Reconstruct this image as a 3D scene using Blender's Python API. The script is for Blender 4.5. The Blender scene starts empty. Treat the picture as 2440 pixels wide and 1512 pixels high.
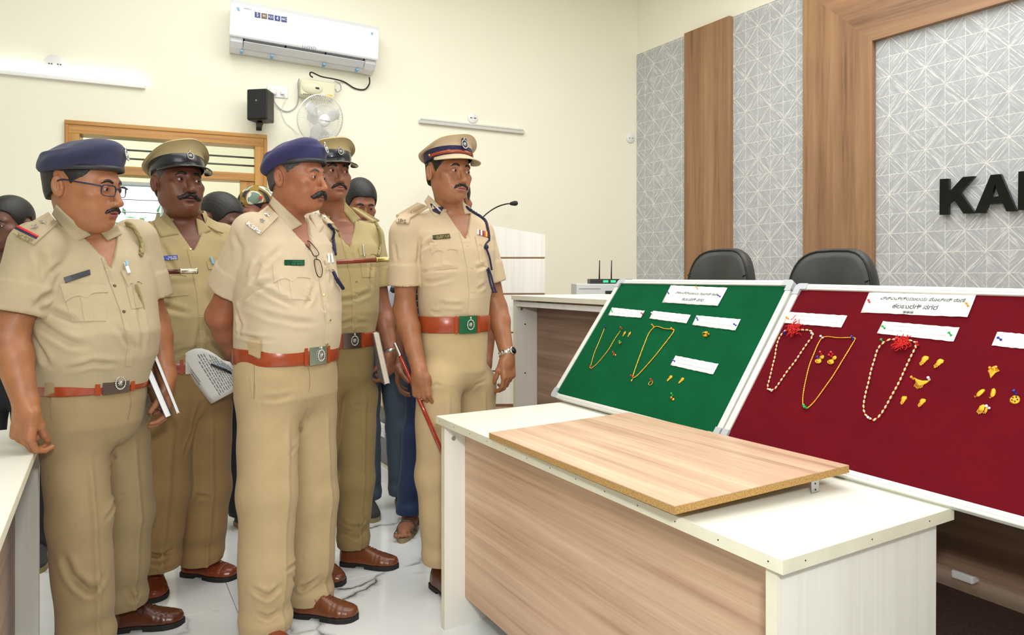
import bpy, bmesh, math, random
import numpy as np
from mathutils import Vector, Matrix
from mathutils.bvhtree import BVHTree

random.seed(7)
PI = math.pi
SC = bpy.context.scene
COL = SC.collection

# ------------------------------------------------------------ camera, world, lights, exposure
F, HZ, CX, EYE = 1660.0, 660.0, 1220.0, 1.25      # focal length in px, horizon row, centre column, lens height
cam = bpy.data.cameras.new('camera')
cam_o = bpy.data.objects.new('camera', cam)
COL.objects.link(cam_o)
cam.sensor_fit = 'HORIZONTAL'
cam.sensor_width = 36.0
cam.lens = 36.0 * F / 2440.0
cam.shift_y = -(756.0 - HZ) / 2440.0
cam.clip_start = 0.05
cam_o.location = (0, 0, EYE)
cam_o.rotation_euler = (PI / 2, 0, 0)
SC.camera = cam_o

SC.view_settings.view_transform = 'Standard'
SC.view_settings.look = 'None'
SC.view_settings.gamma = 1.0
SC.view_settings.use_curve_mapping = False
SC.view_settings.exposure = 0.0

world = bpy.data.worlds.new('sky')
SC.world = world
world.use_nodes = True
bg = world.node_tree.nodes['Background']
bg.inputs[0].default_value = (0.85, 0.93, 1.0, 1)
bg.inputs[1].default_value = 2.2


def area_light(name, loc, size, energy, color, target=None, spread=PI):
    l = bpy.data.lights.new(name, 'AREA')
    l.shape = 'RECTANGLE'
    l.size, l.size_y = size
    l.energy = energy
    l.color = color
    l.spread = spread
    o = bpy.data.objects.new(name, l)
    COL.objects.link(o)
    o.location = loc
    if target is not None:
        d = Vector(target) - Vector(loc)
        o.rotation_euler = d.to_track_quat('-Z', 'Y').to_euler()
    return o


# added unseen overhead fill, the photographer's flash and its bounce off the ceiling behind him
area_light('overhead_fill', (0.7, 2.9, 3.93), (5.6, 3.0), 172, (0.98, 0.99, 1.0))
area_light('flash_bounce', (-0.2, -1.6, 3.2), (2.6, 1.8), 54, (0.98, 0.99, 1.0), (-0.1, 3.0, 1.0))
area_light('camera_flash', (0.10, -0.05, 1.62), (0.16, 0.10), 24, (1.0, 1.0, 1.0), (-0.1, 3.2, 1.15))

# ------------------------------------------------------------ pixel helpers (photo frame 2440 x 1512)


def P(px, py, Y):
    return Vector(((px - CX) / F * Y, Y, EYE - (py - HZ) / F * Y))


def G(px, py, z=0.0):
    return P(px, py, (EYE - z) * F / (py - HZ))


D = Vector((-0.506, 0.8626, 0)).normalized()    # along the desks, away from the lens
N = Vector((0.8626, 0.506, 0)).normalized()     # across them, towards the panelled wall
AD = math.atan2(D.y, D.x)


def DN(d, n, z=0.0):
    v = D * d + N * n
    return Vector((v.x, v.y, z))


# ------------------------------------------------------------ materials
MATS = {}


class NT:
    def __init__(s, name):
        s.m = bpy.data.materials.new(name)
        s.m.use_nodes = True
        s.t = s.m.node_tree
        s.b = s.t.nodes['Principled BSDF']
        s.co = None

    def n(s, typ, **kw):
        nd = s.t.nodes.new(typ)
        for k, v in kw.items():
            setattr(nd, k, v)
        return nd

    def l(s, a, b):
        s.t.links.new(a, b)

    def coord(s, kind='Object', scale=(1, 1, 1), rot=(0, 0, 0), loc=(0, 0, 0)):
        tc = s.n('ShaderNodeTexCoord')
        mp = s.n('ShaderNodeMapping')
        mp.inputs['Scale'].default_value = scale
        mp.inputs['Rotation'].default_value = rot
        mp.inputs['Location'].default_value = loc
        s.l(tc.outputs[kind], mp.inputs[0])
        return mp.outputs[0]

    def noise(s, co, scale, detail=4, rough=0.55, dist=0.0):
        nd = s.n('ShaderNodeTexNoise')
        nd.inputs['Scale'].default_value = scale
        nd.inputs['Detail'].default_value = detail
        nd.inputs['Roughness'].default_value = rough
        nd.inputs['Distortion'].default_value = dist
        if co is not None:
            s.l(co, nd.inputs['Vector'])
        return nd.outputs[0]

    def ramp(s, fac, stops, interp='LINEAR'):
        r = s.n('ShaderNodeValToRGB')
        r.color_ramp.interpolation = interp
        el = r.color_ramp.elements
        while len(el) < len(stops):
            el.new(0.5)
        for e, (p, c) in zip(el, stops):
            e.position = p
            e.color = (c[0], c[1], c[2], 1) if not isinstance(c, (int, float)) else (c, c, c, 1)
        s.l(fac, r.inputs[0])
        return r.outputs[0]

    def math(s, op, a, b=None, c=None):
        nd = s.n('ShaderNodeMath', operation=op)
        for i, v in enumerate((a, b, c)):
            if v is None:
                continue
            if isinstance(v, (int, float)):
                nd.inputs[i].default_value = v
            else:
                s.l(v, nd.inputs[i])
        return nd.outputs[0]

    def mix(s, fac, a, b, mode='MIX'):
        nd = s.n('ShaderNodeMix', data_type='RGBA', blend_type=mode)
        for sock, v in ((nd.inputs[0], fac), (nd.inputs[6], a), (nd.inputs[7], b)):
            if isinstance(v, (int, float)):
                sock.default_value = v
            elif isinstance(v, tuple):
                sock.default_value = (v[0], v[1], v[2], 1)
            else:
                s.l(v, sock)
        return nd.outputs[2]

    def bump(s, h, strength=0.3, dist=0.002):
        nd = s.n('ShaderNodeBump')
        nd.inputs['Strength'].default_value = strength
        nd.inputs['Distance'].default_value = dist
        s.l(h, nd.inputs['Height'])
        s.l(nd.outputs[0], s.b.inputs['Normal'])

    def set(s, col=None, rough=None, metal=None, **kw):
        if col is not None:
            if isinstance(col, tuple):
                s.b.inputs['Base Color'].default_value = (col[0], col[1], col[2], 1)
            else:
                s.l(col, s.b.inputs['Base Color'])
        if rough is not None:
            if isinstance(rough, (int, float)):
                s.b.inputs['Roughness'].default_value = rough
            else:
                s.l(rough, s.b.inputs['Roughness'])
        if metal is not None:
            s.b.inputs['Metallic'].default_value = metal
        for k, v in kw.items():
            s.b.inputs[k.replace('_', ' ')].default_value = v
        return s.m


def rgb(r, g, b):
    f = lambda c: (c / 255 / 12.92) if c / 255 <= 0.04045 else ((c / 255 + 0.055) / 1.055) ** 2.4
    return (f(r), f(g), f(b))


def plain(name, col, rough=0.5, metal=0.0, var=0.05, scale=30, bump=0.0, bscale=200, **kw):
    """procedural material: a base colour with a slight noise variation and fine relief"""
    if name in MATS:
        return MATS[name]
    s = NT(name)
    co = s.coord()
    nz = s.noise(co, scale, 3)
    lo = tuple(c * (1 - var) for c in col)
    hi = tuple(min(1, c * (1 + var)) for c in col)
    s.set(s.ramp(nz, [(0.3, lo), (0.7, hi)]), rough, metal, **kw)
    if bump:
        s.bump(s.noise(co, bscale, 2), bump, 0.001)
    MATS[name] = s.m
    return s.m


def wood(name, cols, axis=0, scale=1.0, rough=0.45, streak=14, bump=0.05):
    """laminate grain running along a local axis"""
    if name in MATS:
        return MATS[name]
    s = NT(name)
    sc = [streak * scale] * 3
    sc[axis] = 0.55 * scale
    co = s.coord(scale=tuple(sc))
    warp = s.noise(s.coord(scale=(2, 2, 2)), 1.2, 2)
    n1 = s.noise(co, 1.0, 6, 0.62, 0.35)
    sc2 = [streak * 6 * scale] * 3
    sc2[axis] = 1.6 * scale
    n2 = s.noise(s.coord(scale=tuple(sc2)), 1.0, 3, 0.6)
    m = s.math('ADD', s.math('MULTIPLY', n1, 0.72), s.math('MULTIPLY', n2, 0.28))
    m = s.math('ADD', m, s.math('MULTIPLY', s.math('SUBTRACT', warp, 0.5), 0.12))
    k = len(cols)
    s.set(s.ramp(m, [(0.34 + 0.32 * i / (k - 1), c) for i, c in enumerate(cols)]), rough)
    s.bump(n2, bump, 0.0005)
    MATS[name] = s.m
    return s.m


def cloth(name, col, rough=0.85, var=0.06, weave=900, fold=0.30, sheen=0.08):
    if name in MATS:
        return MATS[name]
    s = NT(name)
    co = s.coord()
    big = s.noise(co, 9, 3)
    lo = tuple(c * (1 - var) for c in col)
    hi = tuple(min(1, c * (1 + var)) for c in col)
    s.set(s.ramp(big, [(0.3, lo), (0.7, hi)]), rough, 0)
    s.b.inputs['Sheen Weight'].default_value = sheen
    s.b.inputs['Sheen Roughness'].default_value = 0.5
    f1 = s.noise(s.coord(scale=(1, 1, 0.6)), 15, 3, 0.5, 0.3)
    w = s.noise(co, weave, 1)
    h = s.math('ADD', s.math('MULTIPLY', f1, 1.0), s.math('MULTIPLY', w, 0.03))
    s.bump(h, fold, 0.010)
    MATS[name] = s.m
    return s.m


# ------------------------------------------------------------ object helpers
def link(o, parent=None):
    COL.objects.link(o)
    if parent is not None:
        o.parent = parent
    return o


def tag(o, label=None, cat=None, group=None, kind=None):
    if label:
        o['label'] = label
    if cat:
        o['category'] = cat
    if group:
        o['group'] = group
    if kind:
        o['kind'] = kind
    return o


def empty(name, loc=(0, 0, 0), rz=0.0, mat=None, **kw):
    o = bpy.data.objects.new(name, None)
    o.empty_display_size = 0.05
    COL.objects.link(o)
    if mat is not None:
        o.matrix_world = mat
    else:
        o.location = loc
        o.rotation_euler = (0, 0, rz)
    return tag(o, **kw)


def mesh_from(name, V, Fs, mat=None, smooth=False, uv=None):
    me = bpy.data.meshes.new(name)
    V = np.asarray(V, dtype=np.float32)
    if isinstance(Fs, np.ndarray):
        n, k = Fs.shape
        me.vertices.add(len(V))
        me.vertices.foreach_set('co', V.ravel())
        me.loops.add(n * k)
        me.loops.foreach_set('vertex_index', Fs.astype(np.int32).ravel())
        me.polygons.add(n)
        me.polygons.foreach_set('loop_start', np.arange(0, n * k, k, dtype=np.int32))
        me.polygons.foreach_set('loop_total', np.full(n, k, dtype=np.int32))
        me.update(calc_edges=True)
    else:
        me.from_pydata([tuple(map(float, v)) for v in V], [], Fs)
        me.update()
    if smooth:
        me.polygons.foreach_set('use_smooth', np.ones(len(me.polygons), dtype=bool))
    if mat is not None:
        for m_ in (mat if isinstance(mat, (list, tuple)) else [mat]):
            me.materials.append(m_)
    return me


def obj(name, V, Fs, mat, parent=None, smooth=False, loc=None, rot=None):
    o = bpy.data.objects.new(name, mesh_from(name, V, Fs, mat, smooth))
    link(o, parent)
    if loc is not None:
        o.location = loc
    if rot is not None:
        o.rotation_euler = rot
    return o


def bm_obj(name, bm, mat, parent=None, smooth=False, loc=None, rot=None):
    me = bpy.data.meshes.new(name)
    bm.normal_update()
    bm.to_mesh(me)
    bm.free()
    if smooth:
        me.polygons.foreach_set('use_smooth', np.ones(len(me.polygons), dtype=bool))
    for m_ in (mat if isinstance(mat, (list, tuple)) else [mat]):
        me.materials.append(m_)
    o = bpy.data.objects.new(name, me)
    link(o, parent)
    if loc is not None:
        o.location = loc
    if rot is not None:
        o.rotation_euler = rot
    return o


def bm_box(bm, lo, hi, bev=0.0, seg=2, M=None):
    g = bmesh.ops.create_cube(bm, size=1.0)
    lo, hi = Vector(lo), Vector(hi)
    c, s = (lo + hi) / 2, hi - lo
    for v in g['verts']:
        v.co = Vector((v.co.x * s.x, v.co.y * s.y, v.co.z * s.z)) + c
    vs = g['verts']
    if bev > 0:
        es = list({e for v in vs for e in v.link_edges})
        r = bmesh.ops.bevel(bm, geom=es, offset=bev, segments=seg, affect='EDGES', profile=0.5)
        vs = list({v for f in r['faces'] for v in f.verts} | {v for v in vs if v.is_valid})
    if M is not None:
        for v in vs:
            v.co = M @ v.co
    return vs


def box(name, lo, hi, mat, parent=None, bev=0.0, loc=None, rot=None, seg=2, smooth=False):
    bm = bmesh.new()
    bm_box(bm, lo, hi, bev, seg)
    return bm_obj(name, bm, mat, parent, smooth, loc, rot)


def tube_vf(pts, rad, seg=8, closed=False, cap=True):
    pts = [Vector(p) for p in pts]
    n = len(pts)
    rs = rad if isinstance(rad, (list, tuple, np.ndarray)) else [rad] * n
    V, Fs = [], []
    prev = None
    for i, p in enumerate(pts):
        a = pts[(i - 1) % n] if (closed or i > 0) else p
        b = pts[(i + 1) % n] if (closed or i < n - 1) else p
        t = (b - a)
        t = t.normalized() if t.length > 1e-9 else Vector((0, 0, 1))
        if prev is None:
            u = t.orthogonal().normalized()
        else:
            u = (prev - t * prev.dot(t))
            u = u.normalized() if u.length > 1e-6 else t.orthogonal().normalized()
        prev = u
        w = t.cross(u)
        for k in range(seg):
            an = 2 * PI * k / seg
            V.append(p + (u * math.cos(an) + w * math.sin(an)) * rs[i])
    m = n if closed else n - 1
    for i in range(m):
        j = (i + 1) % n
        for k in range(seg):
            l = (k + 1) % seg
            Fs.append((i * seg + k, i * seg + l, j * seg + l, j * seg + k))
    if cap and not closed:
        Fs.append(tuple(range(seg))[::-1])
        Fs.append(tuple((n - 1) * seg + k for k in range(seg)))
    return V, Fs


def merge_vf(items):
    V, Fs = [], []
    for v, f in items:
        b = len(V)
        V += list(v)
        Fs += [tuple(i + b for i in q) for q in f]
    return V, Fs


def tube(name, pts, rad, mat, parent=None, seg=8, closed=False, **kw):
    V, Fs = tube_vf(pts, rad, seg, closed)
    return obj(name, V, Fs, mat, parent, True, **kw)


def spline(pts, n=8, closed=False):
    """Catmull-Rom through points"""
    pts = [Vector(p) for p in pts]
    k = len(pts)
    out = []
    rng = k if closed else k - 1
    for i in range(rng):
        g = lambda j: pts[j % k] if closed else pts[max(0, min(k - 1, j))]
        p0, p1, p2, p3 = g(i - 1), g(i), g(i + 1), g(i + 2)
        for s in range(n):
            t = s / n
            out.append(0.5 * ((2 * p1) + (p2 - p0) * t + (2 * p0 - 5 * p1 + 4 * p2 - p3) * t * t + (3 * p1 - p0 - 3 * p2 + p3) * t ** 3))
    if not closed:
        out.append(pts[-1])
    return out


def rings_vf(rings, closed=True, capa=False, capb=False):
    V, Fs = [], []
    m = len(rings[0])
    for r in rings:
        V += list(r)
    for i in range(len(rings) - 1):
        for k in range(m if closed else m - 1):
            l = (k + 1) % m
            Fs.append((i * m + k, i * m + l, (i + 1) * m + l, (i + 1) * m + k))
    if capa:
        Fs.append(tuple(range(m))[::-1])
    if capb:
        Fs.append(tuple((len(rings) - 1) * m + k for k in range(m)))
    return V, Fs


def lathe(name, prof, mat, parent=None, seg=24, axis='Z', M=None, smooth=True):
    rings = []
    for r, h in prof:
        ring = []
        for k in range(seg):
            a = 2 * PI * k / seg
            v = Vector((r * math.cos(a), r * math.sin(a), h))
            ring.append(M @ v if M is not None else v)
        rings.append(ring)
    V, Fs = rings_vf(rings, True, True, True)
    return obj(name, V, Fs, mat, parent, smooth)


def text_vf(s, size=0.1, extrude=0.0, font=None, align='CENTER', spacing=1.0, bold=0.0):
    cu = bpy.data.curves.new('t', 'FONT')
    cu.body = s
    cu.size = size
    cu.extrude = extrude
    cu.align_x = align
    cu.align_y = 'CENTER'
    cu.space_character = spacing
    cu.resolution_u = 2
    cu.offset = bold
    if font:
        cu.font = font
    o = bpy.data.objects.new('t', cu)
    COL.objects.link(o)
    dg = bpy.context.evaluated_depsgraph_get()
    dg.update()
    me = bpy.data.meshes.new_from_object(o.evaluated_get(dg))
    V = [v.co.copy() for v in me.vertices]
    Fs = [tuple(p.vertices) for p in me.polygons]
    bpy.data.objects.remove(o)
    bpy.data.curves.remove(cu)
    bpy.data.meshes.remove(me)
    return V, Fs


# ------------------------------------------------------------ implicit surfaces (numpy surface nets)
def smin(a, b, k):
    h = np.maximum(k - np.abs(a - b), 0) / k
    return np.minimum(a, b) - h * h * k * 0.25


def smax(a, b, k):
    return -smin(-a, -b, k)


def s_ell(p, c, r, R=None):
    q = p - np.asarray(c, np.float32)
    if R is not None:
        q = q @ R
    r = np.asarray(r, np.float32)
    k0 = np.sqrt(((q / r) ** 2).sum(1)) + 1e-9
    k1 = np.sqrt(((q / (r * r)) ** 2).sum(1)) + 1e-9
    return k0 * (k0 - 1) / k1


def s_cone(p, a, b, ra, rb):
    a = np.asarray(a, np.float32)
    b = np.asarray(b, np.float32)
    ab = b - a
    t = np.clip(((p - a) @ ab) / max(float(ab @ ab), 1e-9), 0, 1)
    q = p - a - t[:, None] * ab
    return np.sqrt((q * q).sum(1)) - (ra + (rb - ra) * t)


def s_box(p, c, h, r, R=None):
    q = p - np.asarray(c, np.float32)
    if R is not None:
        q = q @ R
    q = np.abs(q) - (np.asarray(h, np.float32) - r)
    return np.sqrt((np.maximum(q, 0) ** 2).sum(1)) + np.minimum(q.max(1), 0) - r


def sdf_mesh(f, lo, hi, h):
    """polygonise f (N,3)->(N,) over a box; evaluates fine nodes only near the surface"""
    B = 4
    lo = np.asarray(lo, np.float32)
    nb = np.maximum(1, np.ceil((np.asarray(hi) - lo) / (h * B)).astype(int))
    ax = [lo[i] + h * B * (np.arange(nb[i]) + 0.375) for i in range(3)]
    C = np.stack(np.meshgrid(*ax, indexing='ij'), -1).reshape(-1, 3).astype(np.float32)
    dc = f(C).reshape(nb)
    n = nb * B
    Dn = np.repeat(np.repeat(np.repeat(dc, B, 0), B, 1), B, 2).astype(np.float32)
    near = np.abs(dc) < h * B * 1.9
    mask = np.repeat(np.repeat(np.repeat(near, B, 0), B, 1), B, 2)
    idx = np.nonzero(mask)
    pts = np.stack([lo[i] + h * idx[i] for i in range(3)], 1).astype(np.float32)
    Dn[idx] = f(pts)
    s = Dn < 0
    c = s[:-1, :-1, :-1].astype(np.int8)
    tot = np.zeros_like(c)
    for i in (0, 1):
        for j in (0, 1):
            for k in (0, 1):
                tot += s[i:n[0] - 1 + i, j:n[1] - 1 + j, k:n[2] - 1 + k]
    act = (tot > 0) & (tot < 8)
    I, J, K = np.nonzero(act)
    m = len(I)
    corner = np.array([(i, j, k) for i in (0, 1) for j in (0, 1) for k in (0, 1)])
    cv = np.stack([Dn[I + a, J + b, K + e] for a, b, e in corner], 1)
    acc = np.zeros((m, 3), np.float32)
    cnt = np.zeros(m, np.float32)
    for a in range(8):
        for b in range(a + 1, 8):
            if np.abs(corner[a] - corner[b]).sum() == 1:
                d0, d1 = cv[:, a], cv[:, b]
                x = (d0 < 0) != (d1 < 0)
                t = d0 / np.where(x, d0 - d1, 1)
                pos = corner[a][None] + t[:, None] * (corner[b] - corner[a])[None]
                acc += np.where(x[:, None], pos, 0)
                cnt += x
    V = lo + h * (np.stack([I, J, K], 1) + acc / np.maximum(cnt, 1)[:, None])
    ids = -np.ones(act.shape, np.int32)
    ids[I, J, K] = np.arange(m)
    Q = []
    for axx in range(3):
        a1, a2 = [(1, 2), (2, 0), (0, 1)][axx]
        sl0 = [slice(None)] * 3
        sl1 = [slice(None)] * 3
        sl0[axx] = slice(0, -1)
        sl1[axx] = slice(1, None)
        x = s[tuple(sl0)] != s[tuple(sl1)]
        e = np.stack(np.nonzero(x), 1)
        ok = (e[:, a1] > 0) & (e[:, a2] > 0) & (e[:, a1] < n[a1] - 1) & (e[:, a2] < n[a2] - 1)
        e = e[ok]
        inside = s[e[:, 0], e[:, 1], e[:, 2]]
        q = []
        for (u, v) in ((1, 1), (0, 1), (0, 0), (1, 0)):
            o = e.copy()
            o[:, a1] -= u
            o[:, a2] -= v
            q.append(ids[o[:, 0], o[:, 1], o[:, 2]])
        q = np.stack(q, 1)
        q[~inside] = q[~inside][:, ::-1]
        Q.append(q)
    Q = np.concatenate(Q)
    Q = Q[(Q >= 0).all(1)]
    return V.astype(np.float32), Q

# ============================================================ THE ROOM
C0 = Vector((1.171, 6.524, 0))
BD = Vector((0.9187, 0.3951, 0)).normalized()       # back wall, left to right
WD = Vector((0.5346, -0.8451, 0)).normalized()      # panelled wall, corner towards the lens


def frame(o, x):
    x = Vector(x).normalized()
    z = Vector((0, 0, 1))
    y = z.cross(x)
    return Matrix(((x.x, y.x, 0, o[0]), (x.y, y.y, 0, o[1]), (0, 0, 1, o[2]), (0, 0, 0, 1)))


MB = frame(C0, -BD)      # local x to the left along the wall, +y into the room
MW = frame(C0, WD)       # local x towards the lens along the wall, -y into the room


def on(M, px, py, off=0.0):
    """point (local x, z) where the sight line through a pixel meets local plane y = off"""
    Mi = M.inverted()
    o = Mi @ Vector((0, 0, EYE))
    d = (Mi @ P(px, py, 1.0)) - o
    t = (off - o.y) / d.y
    h = o + d * t
    return h.x, h.z


m_wall = plain('cream_wall_paint', rgb(249, 246, 226), 0.75, var=0.012, scale=1.2, bump=0.06, bscale=120)
m_ceil = plain('white_ceiling_paint', rgb(250, 248, 240), 0.8, var=0.01)
m_white_pl = plain('white_plastic', rgb(240, 240, 238), 0.35, var=0.01)
m_grey_pl = plain('grey_plastic', rgb(178, 182, 186), 0.4, var=0.02)
m_dark = plain('black_plastic', rgb(24, 24, 25), 0.42, var=0.1)
m_dark_soft = plain('black_soft_plastic', rgb(30, 30, 31), 0.7, var=0.1, bump=0.2, bscale=900)
m_black_gloss = plain('black_gloss_acrylic', rgb(7, 10, 10), 0.1, var=0.1, Specular_IOR_Level=0.3)
m_chrome = plain('bright_metal', rgb(205, 205, 205), 0.25, 1.0, var=0.04)
m_alu = plain('pale_aluminium', rgb(226, 226, 218), 0.42, 0.25, var=0.03)
m_nail = plain('nail_dark', rgb(50, 42, 34), 0.5, 0.6)
m_joint = plain('grey_joint', rgb(150, 150, 148), 0.8)


def marble():
    s = NT('white_marble_tile')
    co = s.coord()
    w = s.noise(co, 1.1, 5, 0.6, 0.0)
    w2 = s.n('ShaderNodeTexNoise')
    w2.inputs['Scale'].default_value = 2.6
    w2.inputs['Detail'].default_value = 5
    s.l(co, w2.inputs['Vector'])
    add = s.n('ShaderNodeVectorMath', operation='MULTIPLY_ADD')
    s.l(w2.outputs[1], add.inputs[0])
    add.inputs[1].default_value = (0.55, 0.55, 0.0)
    s.l(co, add.inputs[2])
    v = s.n('ShaderNodeTexVoronoi', feature='DISTANCE_TO_EDGE')
    v.inputs['Scale'].default_value = 1.25
    s.l(add.outputs[0], v.inputs['Vector'])
    gate = s.noise(s.coord(loc=(3.1, 7.7, 0)), 2.3, 3, 0.6)
    line = s.ramp(v.outputs['Distance'], [(0.0, 1.0), (0.011, 0.35), (0.03, 0.0)])
    g2 = s.ramp(gate, [(0.52, 0.0), (0.62, 1.0)])
    f = s.math('MULTIPLY', line, g2)
    sf = s.ramp(s.noise(co, 1.9, 6, 0.65, 0.6), [(0.45, 0.0), (0.75, 0.16)])
    base = s.mix(sf, rgb(238, 241, 241), rgb(196, 202, 204))
    c = s.mix(f, base, rgb(62, 62, 58))
    s.set(c, 0.13, 0, Coat_Weight=0.25, Coat_Roughness=0.08)
    return s.m


def granite():
    s = NT('dark_grey_granite')
    co = s.coord(scale=(6, 6, 14))
    a = s.noise(co, 3, 6, 0.7, 0.8)
    b = s.noise(s.coord(), 160, 2)
    c = s.ramp(a, [(0.35, rgb(74, 76, 80)), (0.6, rgb(106, 108, 112)), (0.78, rgb(150, 152, 154))])
    c = s.mix(0.25, c, s.ramp(b, [(0.4, rgb(60, 60, 62)), (0.6, rgb(130, 130, 132))]))
    s.set(c, 0.34)
    return s.m


def wallpaper():
    """grey paper printed with a star lattice of brushed triangles"""
    s = NT('grey_star_wallpaper')
    tc = s.n('ShaderNodeTexCoord')
    sp = s.n('ShaderNodeSeparateXYZ')
    s.l(tc.outputs['Object'], sp.inputs[0])
    wob = s.noise(s.coord(), 14, 3)
    jit = s.math('MULTIPLY', s.math('SUBTRACT', wob, 0.5), 0.035)
    u = s.math('ADD', s.math('DIVIDE', sp.outputs[0], 0.1135), jit)
    v = s.math('ADD', s.math('DIVIDE', sp.outputs[2], 0.1275), jit)
    i, j = s.math('FLOOR', u), s.math('FLOOR', v)
    fu, fv = s.math('FRACT', u), s.math('FRACT', v)
    par = s.math('MODULO', s.math('ADD', s.math('ADD', i, j), 400), 2)
    d1 = s.math('SUBTRACT', fu, fv)
    d2 = s.math('SUBTRACT', s.math('ADD', fu, fv), 1.0)
    a1 = s.math('ADD', fu, fv)
    a2 = s.math('SUBTRACT', fu, fv)
    npar = s.math('SUBTRACT', 1, par)
    d = s.math('ADD', s.math('MULTIPLY', d1, par), s.math('MULTIPLY', d2, npar))
    a = s.math('ADD', s.math('MULTIPLY', a1, par), s.math('MULTIPLY', a2, npar))
    ad = s.math('ABSOLUTE', d)
    cell = s.math('ADD', s.math('MULTIPLY', i, 3.71), s.math('MULTIPLY', j, 7.13))
    cb = s.n('ShaderNodeCombineXYZ')
    s.l(s.math('MULTIPLY', d, 11), cb.inputs[0])
    s.l(s.math('MULTIPLY', a, 0.9), cb.inputs[1])
    s.l(cell, cb.inputs[2])
    st = s.noise(cb.outputs[0], 1.0, 3, 0.6)
    body = s.ramp(st, [(0.3, rgb(170, 173, 176)), (0.54, rgb(186, 189, 192)), (0.62, rgb(210, 212, 212)), (0.76, rgb(228, 229, 226))])
    # edges of the lattice
    eu = s.math('MINIMUM', fu, s.math('SUBTRACT', 1, fu))
    ev = s.math('MINIMUM', fv, s.math('SUBTRACT', 1, fv))
    l1 = s.ramp(ad, [(0.016, 1.0), (0.040, 0.0)])
    l2 = s.ramp(s.math('MINIMUM', eu, ev), [(0.008, 1.0), (0.026, 0.0)])
    brk = s.ramp(s.noise(s.coord(scale=(1, 1, 1)), 55, 2), [(0.36, 0.25), (0.46, 1.0)])
    l = s.math('MAXIMUM', l1, s.math('MULTIPLY', l2, 0.85))
    l = s.math('MULTIPLY', l, brk)
    c = s.mix(l, body, rgb(233, 232, 222))
    s.set(c, 0.6)
    s.bump(s.math('ADD', l, st), 0.12, 0.001)
    return s.m


m_marble, m_granite, m_paper = marble(), granite(), wallpaper()
WOOD_D = [rgb(118, 84, 58), rgb(146, 108, 76), rgb(160, 121, 86), rgb(172, 134, 98)]
m_wood_v = wood('walnut_laminate_upright', WOOD_D, 2, 1.0, 0.42, 9)
m_wood_h = wood('walnut_laminate_level', WOOD_D, 0, 1.0, 0.42, 9)
m_teak = wood('varnished_teak', [rgb(158, 102, 38), rgb(192, 136, 58), rgb(210, 158, 78)], 0, 1.0, 0.3, 16)
m_teak_v = wood('varnished_teak_upright', [rgb(158, 102, 38), rgb(192, 136, 58), rgb(210, 158, 78)], 2, 1.0, 0.3, 16)
WOOD_P = [rgb(164, 128, 102), rgb(196, 160, 130), rgb(212, 178, 148), rgb(226, 197, 166)]
m_oak = wood('pale_elm_laminate', WOOD_P, 0, 1.0, 0.4, 15, 0.03)
WOOD_R = [rgb(124, 94, 76), rgb(150, 118, 98), rgb(166, 134, 112), rgb(182, 150, 128)]
m_elm_d = wood('brown_elm_laminate', WOOD_R, 0, 1.0, 0.42, 15, 0.03)
m_cream = wood('cream_ash_laminate', [rgb(226, 223, 212), rgb(236, 234, 224), rgb(240, 238, 230)], 2, 1.0, 0.42, 22, 0.02)
m_cream_top = plain('cream_desk_top', rgb(230, 230, 217), 0.36, var=0.012, scale=6)
m_edge = plain('cream_edge_band', rgb(226, 222, 200), 0.5, var=0.06, scale=9)
m_particle = plain('particle_board_edge', rgb(178, 140, 82), 0.9, var=0.35, scale=260, bump=0.8, bscale=300)


def wall_strip(name, M, spans, y0, y1, mat):
    bm = bmesh.new()
    for x0, x1, z0, z1 in spans:
        bm_box(bm, (x0, y0, z0), (x1, y1, z1))
    o = bm_obj(name, bm, mat)
    o.matrix_world = M
    tag(o, kind='structure')
    return o


# window opening in the back wall
tL, zT = on(MB, 160, 290)
tR, _ = on(MB, 632, 328)
ZT, ZB = 2.30, 0.92
wall_back = wall_strip('wall_back', MB, [(-0.2, tR, 0, 4.0), (tL, 7.2, 0, 4.0), (tR, tL, ZT, 4.0), (tR, tL, 0, ZB)], -0.16, 0.0, m_wall)
wall_right = wall_strip('wall_right', MW, [(-0.2, 12.0, 0, 4.0)], 0.0, 0.16, m_wall)
o = box('wall_left', (-5.3, -3.4, 0), (-5.12, 4.4, 4.0), m_wall); tag(o, kind='structure')
o = box('wall_front', (-5.3, -3.6, 0), (8.2, -3.4, 4.0), m_wall); tag(o, kind='structure')
o = box('ceiling', (-5.6, -3.8, 4.0), (8.4, 7.6, 4.12), m_ceil); tag(o, kind='structure')

# floor of large marble tiles
floor = box('floor', (-5.6, -3.8, -0.12), (8.4, 7.6, -0.006), m_joint)
tag(floor, kind='structure')
g0 = G(560, 1441, 0)
d0, n0 = g0.dot(D), g0.dot(N)
TS = 1.2
tile_me = None
for i in range(-4, 6):
    for j in range(-4, 2):
        dc, nc = d0 + (i + 0.5) * TS, n0 + (j + 0.5) * TS
        c = DN(dc, nc)
        if c.x < -5.1 or (MB.inverted() @ c).y < -0.5:
            continue
        if tile_me is None:
            bm = bmesh.new()
            bm_box(bm, (-TS / 2 + .0012, -TS / 2 + .0012, -0.008), (TS / 2 - .0012, TS / 2 - .0012, 0), 0.0008, 1)
            t = bm_obj('tile', bm, m_marble, floor)
            tile_me = t.data
        else:
            t = link(bpy.data.objects.new('tile', tile_me), floor)
        t.location = c
        t.rotation_euler = (0, 0, AD + (PI / 2) * ((i * 3 + j) % 4))


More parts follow.
